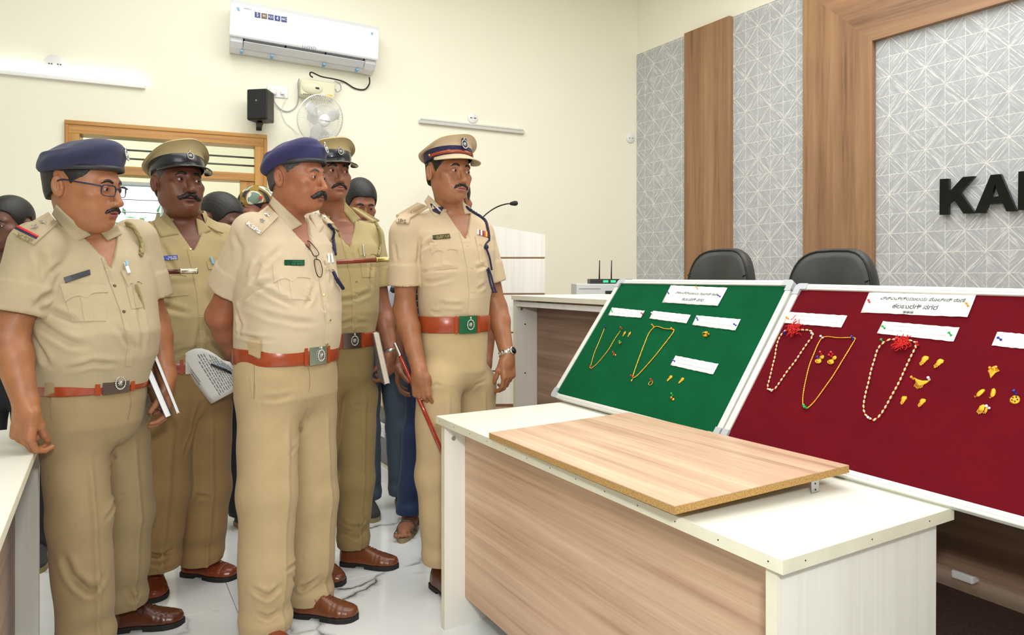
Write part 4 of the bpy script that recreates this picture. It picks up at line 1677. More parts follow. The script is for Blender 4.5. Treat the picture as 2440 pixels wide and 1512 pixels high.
leaf = [(0, .012), (.004, .006), (.0055, .001), (.004, -.004), (.002, -.007), (.0028, -.012), (0, -.015), (-.0028, -.012), (-.002, -.007), (-.004, -.004), (-.0055, .001), (-.004, .006)]
p_leaf = [('leaf_plate',) + plate(leaf, 0, 0.0012, 0.0012) + (m_gold_m,), ('ear_post',) + tube_vf([(0, 0, 0.002), (0, 0, 0.0045)], 0.0016, 8) + (m_gold,)]
jewel('gold_earring', MG, gp, 710, 545, p_leaf, 'left small leaf shaped gold earring beside the thin chain', 'earring')
jewel('gold_earring', MG, gp, 755, 550, p_leaf, 'right small leaf shaped gold earring beside the thin chain', 'earring')
ringp = [('ring_band',) + tube_vf([(0.0085 * math.cos(a), 0.0085 * math.sin(a), 0.003) for a in np.linspace(0, 2 * PI, 25)[:-1]], 0.0012, 8, True) + (m_gold,)]
ringf = [('ring_band',) + tube_vf([(0.0085 * math.cos(a), 0.002 * math.sin(a) , 0.0085 + 0.0075 * math.sin(a)) for a in np.linspace(0, 2 * PI, 25)[:-1]], 0.0014, 8, True) + (m_gold,), ('ring_face',) + plate(circ(0.0075, 14, 1, .7), 0.0012, 0.004, 0.0015) + (m_gold_m,)]
jewel('gold_ring', MG, gp, 951, 995, ringp, 'open gold ring standing near the drop pendant', 'ring')
jewel('gold_ring', MG, gp, 675, 634, ringf, 'gold ring under the green pin beside the thin chain', 'ring', 0, 0.8)
jewel('gold_ring', MG, gp, 1448, 567, ringf, 'gold ring alone under the slip with two blue pins', 'ring', 0.2, 1.15)
studs = []
for sx in (-1, 1):
    studs += [('stud',) + plate(circ(0.0052, 12, 1, .9, sx * 0.0058, -0.0015 * sx), 0, 0.002, 0.002) + (m_gold,)]
studs += [('red_stone',) + plate(circ(0.0025, 10), 0.003, 0.0045, 0.002) + (PM['red'],)]
jewel('gold_studs', MG, gp, 622, 738, studs, 'small gold studs with red stone below the thin chain ring', 'earring', 0.2, 0.85)
jewel('gold_studs', MG, gp, 1142, 1132, studs, 'pair of round gold studs at the bottom of the green board', 'earring', -0.1, 1.05)
cl = [(0.0, .012), (.006, .011), (.008, .005), (.005, .0), (.004, -.006), (-.004, -.006), (-.006, -.001), (-.0075, .005), (-.005, .011)]
p_fr = [('cluster_plate',) + plate(cl, 0, 0.0014, 0.002) + (m_gold_m,)] + drops(4, -.004, .003, -.003, .014)
jewel('gold_earring', MG, gp, 1120, 948, p_fr, 'left fringed gold earring under the lowest slip', 'earring', -0.15, 0.95)
jewel('gold_earring', MG, gp, 1225, 968, p_fr, 'right fringed gold earring under the lowest slip', 'earring', -0.15, 0.95)
bell = [('stud_disc',) + plate(circ(0.0065, 14, 1, 1, .002, .013), 0, 0.003, 0.002) + (m_gold_m,)]
bell += [('bell_dome',) + plate(circ(0.0088, 16, 1, .85, 0, -0.001), 0, 0.004, 0.004) + (m_gold_m,), ('bell_rim',) + tube_vf([(0.0088 * math.cos(a), -0.002 + 0.0062 * math.sin(a), 0.0035) for a in np.linspace(0, 2 * PI, 21)[:-1]], 0.0011, 6, True) + (m_gold,)]
jewel('bell_earring', MR, rp, 650, 580, bell, 'left gold bell earring inside the twisted chain', 'earring', -0.15, 1.05)
jewel('bell_earring', MR, rp, 745, 586, bell, 'right gold bell earring inside the twisted chain', 'earring', -0.15, 1.05)
jewel('gold_earring', MR, rp, 1455, 575, p_fr, 'left fringed gold earring under the slip with green pins', 'earring', -0.1, 1.15)
jewel('gold_earring', MR, rp, 1568, 597, p_fr, 'right fringed gold earring under the slip with green pins', 'earring', -0.25, 1.1)
jewel('gold_earring', MR, rp, 1297, 878, p_fr, 'left small fringed gold earring beside the long bead necklace', 'earring', 0.1, 0.95)
jewel('gold_earring', MR, rp, 1437, 898, p_fr, 'right small fringed gold earring beside the long bead necklace', 'earring', -0.1, 0.95)
tri = [(-.022, .014), (-.012, .0105), (0, .009), (.012, .0105), (.022, .014), (.015, .003), (.008, -.004), (0, -.008), (-.008, -.004), (-.015, .003)]
jewel('gold_pendant', MR, rp, 1425, 750, [('fan_plate',) + plate(tri, 0, 0.0015, 0.002) + (m_gold_m,)] + drops(7, -.010, .010, -.002, .018), 'large fan shaped gold pendant with hanging drops', 'pendant', -0.05, 0.95)
lf = [(-.002, .014), (.004, .012), (.013, .004), (.006, -.002), (.001, -.017), (-.005, -.006), (-.010, .001), (-.006, .008)]
jewel('gold_brooch', MR, rp, 1980, 662, [('leaf_plate',) + plate(lf, 0, 0.0014, 0.0025) + (m_gold_m,)], 'leaf shaped gold brooch below the slip at far right', 'brooch', 0, 1.1)
hm = [(0.006 * math.cos(a), 0.0105 * math.sin(a)) for a in np.linspace(PI / 2, 3 * PI / 2, 10)] + [(0.003, -.008), (0.0035, 0), (0.003, .008)]
jewel('half_moon_earring', MR, rp, 1890, 825, [('half_disc',) + plate(hm, 0, 0.0014, 0.002) + (m_gold_m,), ('hook',) + tube_vf([(0, -.010, .002), (-.001, -.014, .002), (-.0025, -.012, .004)], 0.0008, 6) + (m_gold,)], 'left half moon gold earring on maroon felt', 'earring', -0.45, 1.15)
hm2 = [(-a, b) for a, b in hm][::-1]
jewel('half_moon_earring', MR, rp, 1980, 823, [('half_disc',) + plate(hm2, 0, 0.0014, 0.002) + (m_gold_m,), ('hook',) + tube_vf([(0, -.010, .002), (-.001, -.014, .002), (-.0025, -.012, .004)], 0.0008, 6) + (m_gold,)], 'right half moon gold earring on maroon felt', 'earring', 0.1, 1.15)
fr = [(-.005, .008), (.001, .013), (.006, .010), (.006, -.003), (-.006, -.003)]
jewel('fringed_stud', MR, rp, 1892, 950, [('stud_plate',) + plate(fr, 0, 0.0014, 0.002) + (m_gold_m,)] + drops(5, -.005, .005, -.002, .012), 'left comb fringed gold stud at the lower right', 'earring', 0, 1.05)
fr2 = [(-.003, .006), (0, .010), (.002, .008), (.002, -.006), (-.003, -.006)]
jewel('fringed_stud', MR, rp, 1933, 955, [('stud_plate',) + plate(fr2, 0, 0.0014, 0.002) + (m_gold_m,)] + drops(2, -.002, .001, -.005, .008), 'right narrow gold stud beside the white pin', 'earring', 0, 1.05)
rd_ = jewel('round_pendant', MR, rp, 2152, 875, [('disc',) + plate([(0.009 * math.cos(a) * (1 - .12 * math.sin(a)), 0.010 * math.sin(a)) for a in np.linspace(0, 2 * PI, 19)[:-1]], 0, 0.0014, 0.0015) + (m_gold_m,)], 'round pierced gold pendant under the blue pin at far right', 'pendant', 0, 1.1)
for a in np.linspace(0, 2 * PI, 6)[:-1]:
    V, Fs = tube_vf([(0.005 * math.cos(a), 0.005 * math.sin(a), 0.0028), (0.005 * math.cos(a), 0.005 * math.sin(a), 0.0034)], 0.0015, 8)
    obj('piercing', V, Fs, m_nail, rd_)

# ------------------------------------------------------------ executive chairs on the dais
m_leath = plain('black_leatherette', rgb(52, 52, 50), 0.48, var=0.06, scale=60, bump=0.15, bscale=500)
m_pip = plain('black_piping', rgb(20, 20, 20), 0.5)


def exec_chair(px, Yc, wpx, label):
    top_z = EYE + (HZ - 591) / F * Yc
    c = P(px, 700, Yc)
    face = (Vector((0, 0, 0)) - Vector((c.x, c.y, 0))).normalized() * 0.25 - N
    rz = math.atan2(face.y, face.x) + PI / 2
    e = empty('executive_chair', (c.x, c.y, DZ), rz, label=label, cat='chair', group='black chairs behind the dais desk')
    w = wpx / F * Yc / 2
    H = top_z - DZ
    bm = bmesh.new()

    def back(z, sc, y0, th, name, mat):
        # rounded outline lofted front to back; local front is -y
        out = []
        n = 40
        hz = 0.33
        for k in range(n):
            a = 2 * PI * k / n
            ca_, sa = math.cos(a), math.sin(a)
            xx = w * sc * math.copysign(abs(ca_) ** 0.55, ca_) * (1 - 0.12 * max(0, -sa))
            zz_ = hz * sc * math.copysign(abs(sa) ** 0.72, sa)
            out.append((xx, zz_))
        rings = []
        for yy, f in ((y0, 0.88), (y0 - 0.012, 0.965), (y0 - th * 0.5, 1.0), (y0 - th + 0.012, 0.965), (y0 - th, 0.86), (y0 - th - 0.004, 0.4)):
            rings.append([(x * f, yy + 0.05 * (x / w) ** 2 * -1, z + q_ * (f if f > .9 else f)) for x, q_ in out])
        V, Fs = rings_vf(rings, True, True, True)
        return obj(name, V, Fs, mat, e, True), out
    b, out = back(H - 0.33, 1.0, 0.06, 0.10, 'backrest', m_leath)
    pts = [Vector((x * 0.965, 0.06 - 0.088 - 0.05 * (x / w) ** 2, H - 0.33 + z * 0.965)) for x, z in out]
    V, Fs = tube_vf(pts, 0.005, 6, True)
    obj('piping', V, Fs, m_pip, b, True)
    for sx in (-1, 1):
        pts = [Vector((sx * (w * 0.9 - t * w * 0.75), -0.046 - 0.05 * (0.9 - t * .75) ** 2, H - 0.145 - 0.045 * t ** 0.7)) for t in np.linspace(0, 1, 8)]
        V, Fs = tube_vf(pts, 0.004, 6)
        obj('seam', V, Fs, m_pip, b, True)
    box('seat', (-0.25, -0.45, 0.42), (0.25, 0.04, 0.52), m_leath, e, 0.035, seg=4, smooth=True)
    for sx in (-1, 1):
        V, Fs = tube_vf(spline([(sx * 0.27, -0.32, 0.46), (sx * 0.28, -0.34, 0.66), (sx * 0.28, -0.2, 0.70), (sx * 0.28, 0.02, 0.68), (sx * 0.2, 0.05, 0.6)], 5), 0.016, 8)
        obj('armrest', V, Fs, m_dark, e, True)
    V, Fs = tube_vf([(0, -0.2, 0.42), (0, -0.2, 0.10)], [0.03, 0.025], 12)
    obj('gas_lift', V, Fs, m_chrome, e, True)
    for k in range(5):
        a = 2 * PI * k / 5 + 0.3
        V, Fs = tube_vf([(0, -0.2, 0.11), (0.27 * math.cos(a), -0.2 + 0.27 * math.sin(a), 0.06)], [0.022, 0.014], 8)
        lg = obj('base_leg', V, Fs, m_dark, e, True)
        V, Fs = tube_vf([(0.27 * math.cos(a) - 0.01, -0.2 + 0.27 * math.sin(a), 0.0275), (0.27 * math.cos(a) + 0.01, -0.2 + 0.27 * math.sin(a), 0.0275)], 0.027, 12)
        obj('castor', V, Fs, m_dark, lg, True)
    return e


exec_chair(1727, 3.80, 176, 'black leather chair behind the green board')
exec_chair(1993, 3.22, 218, 'black leather chair behind the joint of green and maroon boards')

# ------------------------------------------------------------ podium with microphone
pY = 4.62
pa, pb = P(1120, 700, pY), P(1299, 700, pY)
pw = pb.x - pa.x
pod = empty('podium', (pa.x, pY, DZ), 0.0, label='cream wood podium with brown grooves behind the senior officer', cat='podium')
zrow = lambda y: EYE - (y - HZ) / F * pY - DZ
m_groove = plain('brown_groove', rgb(176, 140, 112), 0.6)
z_r, z_l = zrow(559), zrow(527)
rows = [0.02, zrow(980), zrow(884), zrow(792), zrow(700), zrow(614)]
rows = [r for r in rows if r >= 0.02]
rows = sorted(set(rows))
for i in range(len(rows)):
    z0_ = rows[i] + (0.006 if i else 0)
    if i < len(rows) - 1:
        box('front_board', (0, 0, z0_), (pw, 0.02, rows[i + 1] - 0.006), m_cream, pod, 0.001)
    else:
        prism('front_board', [(0, z0_), (pw, z0_), (pw, z_r), (0, z_l)], 0.0, 0.02, m_cream, pod)
box('groove_backing', (0.003, 0.012, 0.0), (pw - 0.003, 0.03, rows[-1] + 0.02), m_groove, pod)
for xx in (0.0, pw - 0.018):
    box('side_board', (xx, 0.03, 0), (xx + 0.018, 0.40, z_r - 0.02), m_cream, pod)
prism('sloping_top', [(0, z_l - 0.02), (pw, z_r - 0.02), (pw, z_r - 0.04), (0, z_l - 0.04)], 0.02, 0.42, m_cream, pod)
m0 = P(1120, 545, pY + 0.15)
mp = [P(1128, 545, pY + 0.15), P(1155, 513, pY + 0.05), P(1182, 494, pY - 0.05), P(1205, 486, pY - 0.08), P(1217, 485, pY - 0.09)]
mc = empty('microphone', m0, 0, label='black gooseneck microphone rising from the podium', cat='microphone')
V, Fs = tube_vf([p_ - m0 for p_ in spline(mp, 6)], 0.0045, 8)
obj('gooseneck', V, Fs, m_dark, mc, True)
dr = (mp[-1] - mp[-2]).normalized()
Mm = dr.to_track_quat('Z', 'Y').to_matrix().to_4x4()
Mm.translation = mp[-1] - m0
lathe('mic_head', [(0, -0.006), (0.009, -0.004), (0.012, 0.006), (0.015, 0.018), (0.0165, 0.03), (0.014, 0.042), (0.006, 0.048), (0, 0.049)], m_dark_soft, mc, 18, M=Mm)
V, Fs = tube_vf([Vector((0, 0, -0.02)), mp[0] - m0], 0.012, 10)
obj('mic_base', V, Fs, m_dark, mc, True)

# ------------------------------------------------------------ equipment rack and wireless receiver
rY = 4.55
a, b = P(1373, 676, rY), P(1500, 676, rY)
rk = empty('equipment_rack', (a.x, rY, DZ), 0.0, label='grey equipment cabinet behind the dais desk carrying the receiver', cat='cabinet')
zt = a.z - DZ
m_rack = plain('grey_enamel', rgb(206, 208, 206), 0.4, 0.1, var=0.02)
rw = b.x - a.x + 0.1
box('cabinet', (0, 0, 0), (rw, 0.4, zt), m_rack, rk, 0.004)
box('front_window', (0.19, -0.002, 0.05), (rw - 0.02, 0.0, zt - 0.045), m_dark, rk)
for k in range(40):
    box('vent_slit', (0.02 + k * 0.0035, -0.001, zt - 0.035), (0.0215 + k * 0.0035, 0.0002, zt - 0.029), m_dark, rk)
c = P(1409, 676, rY)
e = empty('wireless_receiver', (c.x, rY + 0.06, DZ + zt), 0.0, label='black wireless microphone receiver with two green displays and two antennas', cat='receiver')
box('case', (0, 0, 0), (0.28, 0.18, 0.032), m_dark, e, 0.002)
s = NT('green_display')
s.set(rgb(20, 120, 70), 0.3)
s.b.inputs['Emission Color'].default_value = (0.03, 0.75, 0.35, 1)
s.b.inputs['Emission Strength'].default_value = 1.0
for x0 in (0.085, 0.135):
    box('display', (x0, -0.001, 0.008), (x0 + 0.034, 0.0, 0.024), s.m, e)
for px in (1431, 1460):
    x0 = (px - 1409) / F * rY
    V, Fs = tube_vf([(x0, 0.004, 0.028), (x0, 0.004, 0.06), (x0 + 0.002, 0.004, 0.155)], [0.005, 0.0045, 0.0035], 8)
    obj('antenna', V, Fs, m_dark, e, True)

# ============================================================ PEOPLE: tools
f32 = np.float32


def skin_mat(name, col, lip):
    s = NT(name)
    co = s.coord()
    a = s.noise(co, 22, 4, 0.6)
    b = s.noise(co, 260, 3, 0.6)
    base = s.ramp(a, [(0.3, tuple(c * 0.84 for c in col)), (0.7, tuple(min(1, c * 1.14) for c in col))])
    at = s.n('ShaderNodeAttribute')
    at.attribute_name = 'tint'
    c = s.mix(at.outputs['Fac'], base, lip)
    s.set(c, s.ramp(b, [(0.3, 0.38), (0.7, 0.54)]))
    s.b.inputs['Subsurface Weight'].default_value = 0.06
    s.b.inputs['Subsurface Radius'].default_value = (0.9, 0.35, 0.2)
    s.b.inputs['Subsurface Scale'].default_value = 0.008
    s.bump(b, 0.32, 0.0010)
    return s.m


m_hair = plain('black_hair', rgb(22, 19, 18), 0.5, var=0.3, scale=160, bump=0.8, bscale=420)
m_hair_g = plain('greying_hair', rgb(70, 66, 64), 0.6, var=0.5, scale=220, bump=0.8, bscale=420)
m_eye = plain('eye_white', rgb(176, 164, 154), 0.2, var=0.02)
m_iris = plain('brown_iris', rgb(44, 24, 16), 0.12)
m_pupil = plain('black_pupil', rgb(8, 6, 6), 0.08)
m_navy = cloth('navy_wool', rgb(44, 46, 74), 0.9, fold=0.06)
m_navy2 = cloth('navy_blue_wool', rgb(42, 40, 84), 0.9, fold=0.06)
m_navyc = plain('navy_cord', rgb(28, 28, 62), 0.7, bump=0.5, bscale=600)
m_band = plain('black_ribbon_band', rgb(38, 38, 40), 0.5)
m_patent = plain('black_patent_leather', rgb(20, 21, 24), 0.16, Coat_Weight=0.6)
m_tan = plain('tan_red_leather', rgb(158, 64, 28), 0.3, var=0.06, scale=14, bump=0.12, bscale=260, Coat_Weight=0.3, Coat_Roughness=0.25)
m_silver = plain('silver_metal', rgb(205, 203, 196), 0.3, 1.0, var=0.06, scale=200)
m_brass = plain('brass', rgb(198, 178, 112), 0.32, 0.9, var=0.06)
m_kh_cord = plain('khaki_cord', rgb(150, 138, 92), 0.85, bump=0.9, bscale=500)


def wr(p, seed, amp, sc=9.0):
    """gentle cloth waviness"""
    a = seed * 1.7
    x, y, z = p[:, 0] * sc, p[:, 1] * sc, p[:, 2] * sc
    q = np.sin(1.3 * x + 2.1 * z + a + 1.2 * np.sin(0.9 * y + 1.7 * z + a))
    r = np.sin(2.9 * z - 1.9 * x + 2.2 * a + 1.1 * np.sin(2.1 * x + a)) * 0.6
    s = np.sin(3.4 * y + 4.7 * z + 0.7 * a + np.sin(2.0 * x - z)) * 0.45
    return amp * (q + r + s)


def loft_sdf(p, rows, pw=2.35):
    rows = np.asarray(rows, f32)
    z = p[:, 2]
    cx_ = np.interp(z, rows[:, 0], rows[:, 1])
    cy_ = np.interp(z, rows[:, 0], rows[:, 2])
    a = np.interp(z, rows[:, 0], rows[:, 3])
    b = np.interp(z, rows[:, 0], rows[:, 4])
    q = (np.abs((p[:, 0] - cx_) / a) ** pw + np.abs((p[:, 1] - cy_) / b) ** pw) ** (1 / pw)
    return (q - 1) * np.minimum(a, b)


class Person:
    def __init__(s, px, Y, app, label, skin=None, group=None, root_z=0.0):
        X = (px - CX) / F * Y
        s.Y = Y
        s.th = math.radians(app) + math.atan2(-X, Y)
        s.M = Matrix.Translation((X, Y, root_z)) @ Matrix.Rotation(s.th, 4, 'Z')
        s.Mi = s.M.inverted()
        s.e = empty('person', mat=s.M, label=label, cat='person', group=group)
        s.skin = skin
        s.body = []
        s.tints = []
        s.bv = {}
        s.eye0 = s.Mi @ Vector((0, 0, EYE))

    def L(s, px, py, Y):
        return s.Mi @ P(px, py, Y)

    def head_frame(s, px, py, Y, app, pitch=0.0, roll=0.0, sc=1.0):
        X = (px - CX) / F * Y
        rel = math.radians(app) + math.atan2(-X, Y) - s.th
        s.H = Matrix.Translation(s.L(px, py, Y)) @ Matrix.Rotation(rel, 4, 'Z') @ Matrix.Rotation(math.radians(pitch), 4, 'X') @ Matrix.Rotation(math.radians(roll), 4, 'Y') @ Matrix.Scale(sc, 4)
        s.hs = sc
        return s.H

    def add_bvh(s, key, V, Q):
        s.bv[key] = BVHTree.FromPolygons([tuple(v) for v in V.tolist()] if isinstance(V, np.ndarray) else V, Q.tolist() if isinstance(Q, np.ndarray) else Q)

    def cast(s, px, py, keys=('shirt',)):
        d = (s.Mi @ P(px, py, 1.0)) - s.eye0
        d.normalize()
        best = None
        for k in keys:
            if k not in s.bv:
                continue
            h = s.bv[k].ray_cast(s.eye0, d)
            if h[0] is not None and (best is None or h[3] < best[2]):
                n = h[1] if h[1].dot(d) < 0 else -h[1]
                best = (h[0], n, h[3])
        return best

    # ---- camera-facing conforming slabs: built on the real surface
    def decal(s, quad, name, mat, parent, thick=0.002, nx=8, ny=4, keys=('shirt',), prof=None, lift=0.0, smooth=False, relax=0):
        G_, rays = [], []
        for j in range(ny + 1):
            row = []
            rays.append([])
            for i in range(nx + 1):
                u, v = i / nx, j / ny
                if prof:
                    v = v * prof(u)
                x = (quad[0][0] * (1 - u) + quad[1][0] * u) * (1 - v) + (quad[3][0] * (1 - u) + quad[2][0] * u) * v
                y = (quad[0][1] * (1 - u) + quad[1][1] * u) * (1 - v) + (quad[3][1] * (1 - u) + quad[2][1] * u) * v
                row.append(s.cast(x, y, keys))
                rays[-1].append(((s.Mi @ P(x, y, 1.0)) - s.eye0).normalized())
            G_.append(row)
        hits = [h for r in G_ for h in r if h]
        if len(hits) < 3:
            return None
        nrm = sum((h[1] for h in hits), Vector()).normalized()
        med = sorted(h[2] for h in hits)[len(hits) // 2]
        c = sum((h[0] for h in hits), Vector()) / len(hits)
        top_, bot_ = [], []
        G2 = [[0.0] * (nx + 1) for _ in range(ny + 1)]
        for j, r in enumerate(G_):
            for i, h in enumerate(r):
                if h is None or h[2] - med > 0.12:
                    o = min(((abs(i - ii) + abs(j - jj), ii, jj) for jj, rr_ in enumerate(G_) for ii, hh in enumerate(rr_) if hh and hh[2] - med <= 0.12), default=None)
                    if o is None:
                        return None
                    h = G_[o[2]][o[1]]
                G2[j][i] = h[2]
        T = np.array(G2, dtype=float)
        for _ in range(relax):
            Pd = np.pad(T, 1, mode='edge')
            T = .5 * T + .125 * (Pd[:-2, 1:-1] + Pd[2:, 1:-1] + Pd[1:-1, :-2] + Pd[1:-1, 2:])
        for j in range(ny + 1):
            for i in range(nx + 1):
                q_ = s.eye0 + rays[j][i] * T[j, i]
                top_.append(q_ + nrm * (thick + lift))
                bot_.append(q_ + nrm * (lift - 0.003))
        w = nx + 1
        Fs = []
        nv = len(top_)
        for j in range(ny):
            for i in range(nx):
                a = j * w + i
                Fs.append((a, a + w, a + w + 1, a + 1))
                Fs.append((nv + a, nv + a + 1, nv + a + w + 1, nv + a + w))
        edge = [(0 * w + i, 0 * w + i + 1) for i in range(nx)] + [(j * w + nx, (j + 1) * w + nx) for j in range(ny)] + [(ny * w + i + 1, ny * w + i) for i in range(nx)][::-1] + [((j + 1) * w, j * w) for j in range(ny)]
        for a, b in edge:
            Fs.append((a, b, b + nv, a + nv))
        return obj(name, top_ + bot_, Fs, mat, parent, smooth)

    def cord(s, pts, r, name, mat, parent, lift=None, keys=('shirt',), n=6, seg=8, braid=False):
        ps = []
        for q in pts:
            h = None
            for dx in range(0, 44, 4):
                h = h or s.cast(q[0] - dx, q[1], keys)
            if h is None:
                continue
            ex = q[2] if len(q) > 2 else 0.0
            ps.append(h[0] + h[1] * ((r if lift is None else lift) + ex))
        if len(ps) < 2:
            return None
        ps = spline(ps, n)
        if braid:
            ps2 = resample(ps, r * 0.5)
            V, Fs = twist(ps2, r * 1.3, 3, 0.006 / (r * 7))
        else:
            V, Fs = tube_vf(ps, r, seg)
        return obj(name, V, Fs, mat, parent, True)

    def button(s, px, py, parent, r=0.0055, mat=None, keys=('shirt',), name='button'):
        h = s.cast(px, py, keys)
        if h is None:
            return
        Mb = h[1].to_track_quat('Z', 'Y').to_matrix().to_4x4()
        Mb.translation = h[0] + h[1] * 0.001
        return lathe(name, [(0, -0.002), (r, -0.002), (r * 1.02, 0.001), (r * 0.8, 0.0022), (r * 0.45, 0.0014), (0, 0.0018)], mat or m_brass, parent, 14, M=Mb)

    def star(s, px, py, parent, R=0.0125, mat=None, keys=('shirt',), lift=0.006, rot=0.0):
        h = s.cast(px, py, keys)
        if h is None:
            return
        Mb = h[1].to_track_quat('Z', 'Y').to_matrix().to_4x4() @ Matrix.Rotation(rot, 4, 'Z')
        Mb.translation = h[0] + h[1] * lift
        V = [Mb @ Vector((0, 0, 0.0055))]
        for k in range(10):
            a = PI * k / 5
            r = R if k % 2 == 0 else R * 0.42
            V.append(Mb @ Vector((r * math.cos(a), r * math.sin(a), 0)))
        Fs = [(0, 1 + k, 1 + (k + 1) % 10) for k in range(10)] + [tuple(range(10, 0, -1))]
        return obj('rank_star', V, Fs, mat or m_silver, parent)

    def letters(s, text, quad, parent, mat, keys=('shirt',), lift=0.006, thick=0.002, name='lettering'):
        """raised lettering laid on the cloth inside a quadrilateral"""
        V, Fs = text_vf(text, 1.0, 0.0)
        x0, x1 = min(v.x for v in V), max(v.x for v in V)
        y0, y1 = min(v.y for v in V), max(v.y for v in V)
        out = []
        hit0 = None
        cc = [sum(q[0] for q in quad) / 4, sum(q[1] for q in quad) / 4]
        h = s.cast(cc[0], cc[1], keys)
        if h is None:
            return
        nrm = h[1]
        pl_o, pl_n = h[0] + nrm * lift, nrm
        for v in V:
            u, w = (v.x - x0) / (x1 - x0), 1 - (v.y - y0) / (y1 - y0)
            x = (quad[0][0] * (1 - u) + quad[1][0] * u) * (1 - w) + (quad[3][0] * (1 - u) + quad[2][0] * u) * w
            y = (quad[0][1] * (1 - u) + quad[1][1] * u) * (1 - w) + (quad[3][1] * (1 - u) + quad[2][1] * u) * w
            d = ((s.Mi @ P(x, y, 1.0)) - s.eye0)
            t = (pl_o - s.eye0).dot(pl_n) / d.dot(pl_n)
            out.append(s.eye0 + d * t)
        n = len(out)
        V2 = [v + nrm * thick for v in out] + out
        F2 = [f for f in Fs]
        ec = {}
        for f in Fs:
            for i in range(len(f)):
                a, b = f[i], f[(i + 1) % len(f)]
                ec[(a, b)] = ec.get((a, b), 0) + 1
        for (a, b) in list(ec):
            if (b, a) not in ec:
                F2.append((b, a, a + n, b + n))
        return obj(name, V2, F2, mat, parent)


# ------------------------------------------------------------ head
def head_sdf(p, k):
    fat, nose, jaw = k.get('fat', 0.0), k.get('nose', 1.0), k.get('jaw', 1.0)
    ax_ = np.abs(p[:, 0])
    q = p.copy()
    q[:, 0] = ax_
    d = s_ell(p, (0, .012, .036), (.0765, .099, .086))
    d = smin(d, s_ell(p, (0, -.034, -.026), (.0625 + fat * .6, .060, .088)), .03)
    d = smin(d, s_ell(p, (0, -.040, -.080), (.049 * jaw + fat, .051, .040)), .03)
    d = smin(d, s_ell(q, (.044 * jaw + fat * .8, -.010, -.062), (.020, .030, .028)), .03)
    d = smin(d, s_ell(q, (.034 + fat * .5, -.058, -.044), (.024, .026, .028)), .022)       # cheek
    d = smin(d, s_ell(q, (.048, -.060, -.020), (.020, .020, .015)), .018)                   # cheekbone
    d = smin(d, s_cone(q, (0, -.090, .020), (.040, -.077, .021), .010, .010), .014)         # brow
    if fat > 0.003:
        d = smin(d, s_ell(p, (0, -.040, -.104), (.044 + fat, .045, .020 + fat)), .025)      # double chin
    d = smax(d, -s_ell(q, (.033, -.110, -.002), (.020, .022, .0135)), .012)                 # sockets
    # eyeball lids with a slit
    lid = s_ell(q, (.0315, -.0800, 0), (.0155, .0148, .0138))
    op = k.get('eye', 0.0044) * .74
    lid = np.maximum(lid, -s_ell(q, (.0318, -.0965, k.get('eyez', -.0012)), (.0130, .011, op)))
    d = smin(d, lid, .004)
    d = np.maximum(d, -s_ell(q, (.0318, -.0985, k.get('eyez', -.0012)), (.0128, .012, op)))
    # nose
    d = smin(d, s_cone(p, (0, -.090, .012), (0, -.1105 - .004 * (nose - 1), -.034), .0072 * nose, .0098 * nose), .010)
    d = smin(d, s_ell(p, (0, -.1125 - .003 * (nose - 1), -.0385), (.0118 * nose, .0112, .0100)), .006)
    d = smin(d, s_ell(q, (.0125 * nose, -.1015, -.0415), (.0080 * nose, .0105, .0078)), .005)
    d = smax(d, -s_ell(q, (.0062 * nose, -.1085, -.0495), (.0038, .0055, .0036)), .002)
    # muzzle and lips
    d = smin(d, s_ell(p, (0, -.072, -.066), (.032, .030, .028)), .018)
    mw = k.get('mouth', 1.0)
    d = smin(d, s_ell(p, (0, -.0965, -.0645), (.0225 * mw, .0095, .0054)), .005)
    d = smin(d, s_ell(p, (0, -.0950, -.0748), (.0205 * mw, .0105, .0064)), .005)
    go = k.get('gap', .0010)
    d = smax(d, -s_ell(p, (0, -.1065, -.0694), (.0240 * mw, .012, go)), .0016)
    d = smin(d, s_ell(p, (0, -.078, -.098), (.020, .018, .0160)), .014)                     # chin
    d = smax(d, -s_ell(p, (0, -.103, -.0860), (.016, .0085, .0045)), .006)
    # nasolabial crease
    d = smax(d, -s_cone(q, (.0185, -.1055, -.040), (.0320, -.0965, -.066), .0030, .0022), .005)
    # ears
    R = np.array(Matrix.Rotation(math.radians(-16), 3, 'Z') @ Matrix.Rotation(math.radians(-8), 3, 'X'), dtype=f32)
    ear = s_ell(q, (.0795, .017, -.008), (.0088, .0165, .0305), R)
    ear = smax(ear, -s_ell(q, (.0905, .0150, -.004), (.0085, .0112, .0225), R), .0016)
    ear = smin(ear, s_cone(q, (.0835, .0195, -.020), (.0855, .0200, .010), .0024, .0022), .002)
    ear = smax(ear, -s_ell(q, (.0865, .0105, -.012), (.0075, .0060, .0095), R), .0016)
    ear = smin(ear, s_ell(q, (.0805, .004, -.012), (.0045, .0045, .0070)), .003)
    d = smin(d, ear, .006)
    return d


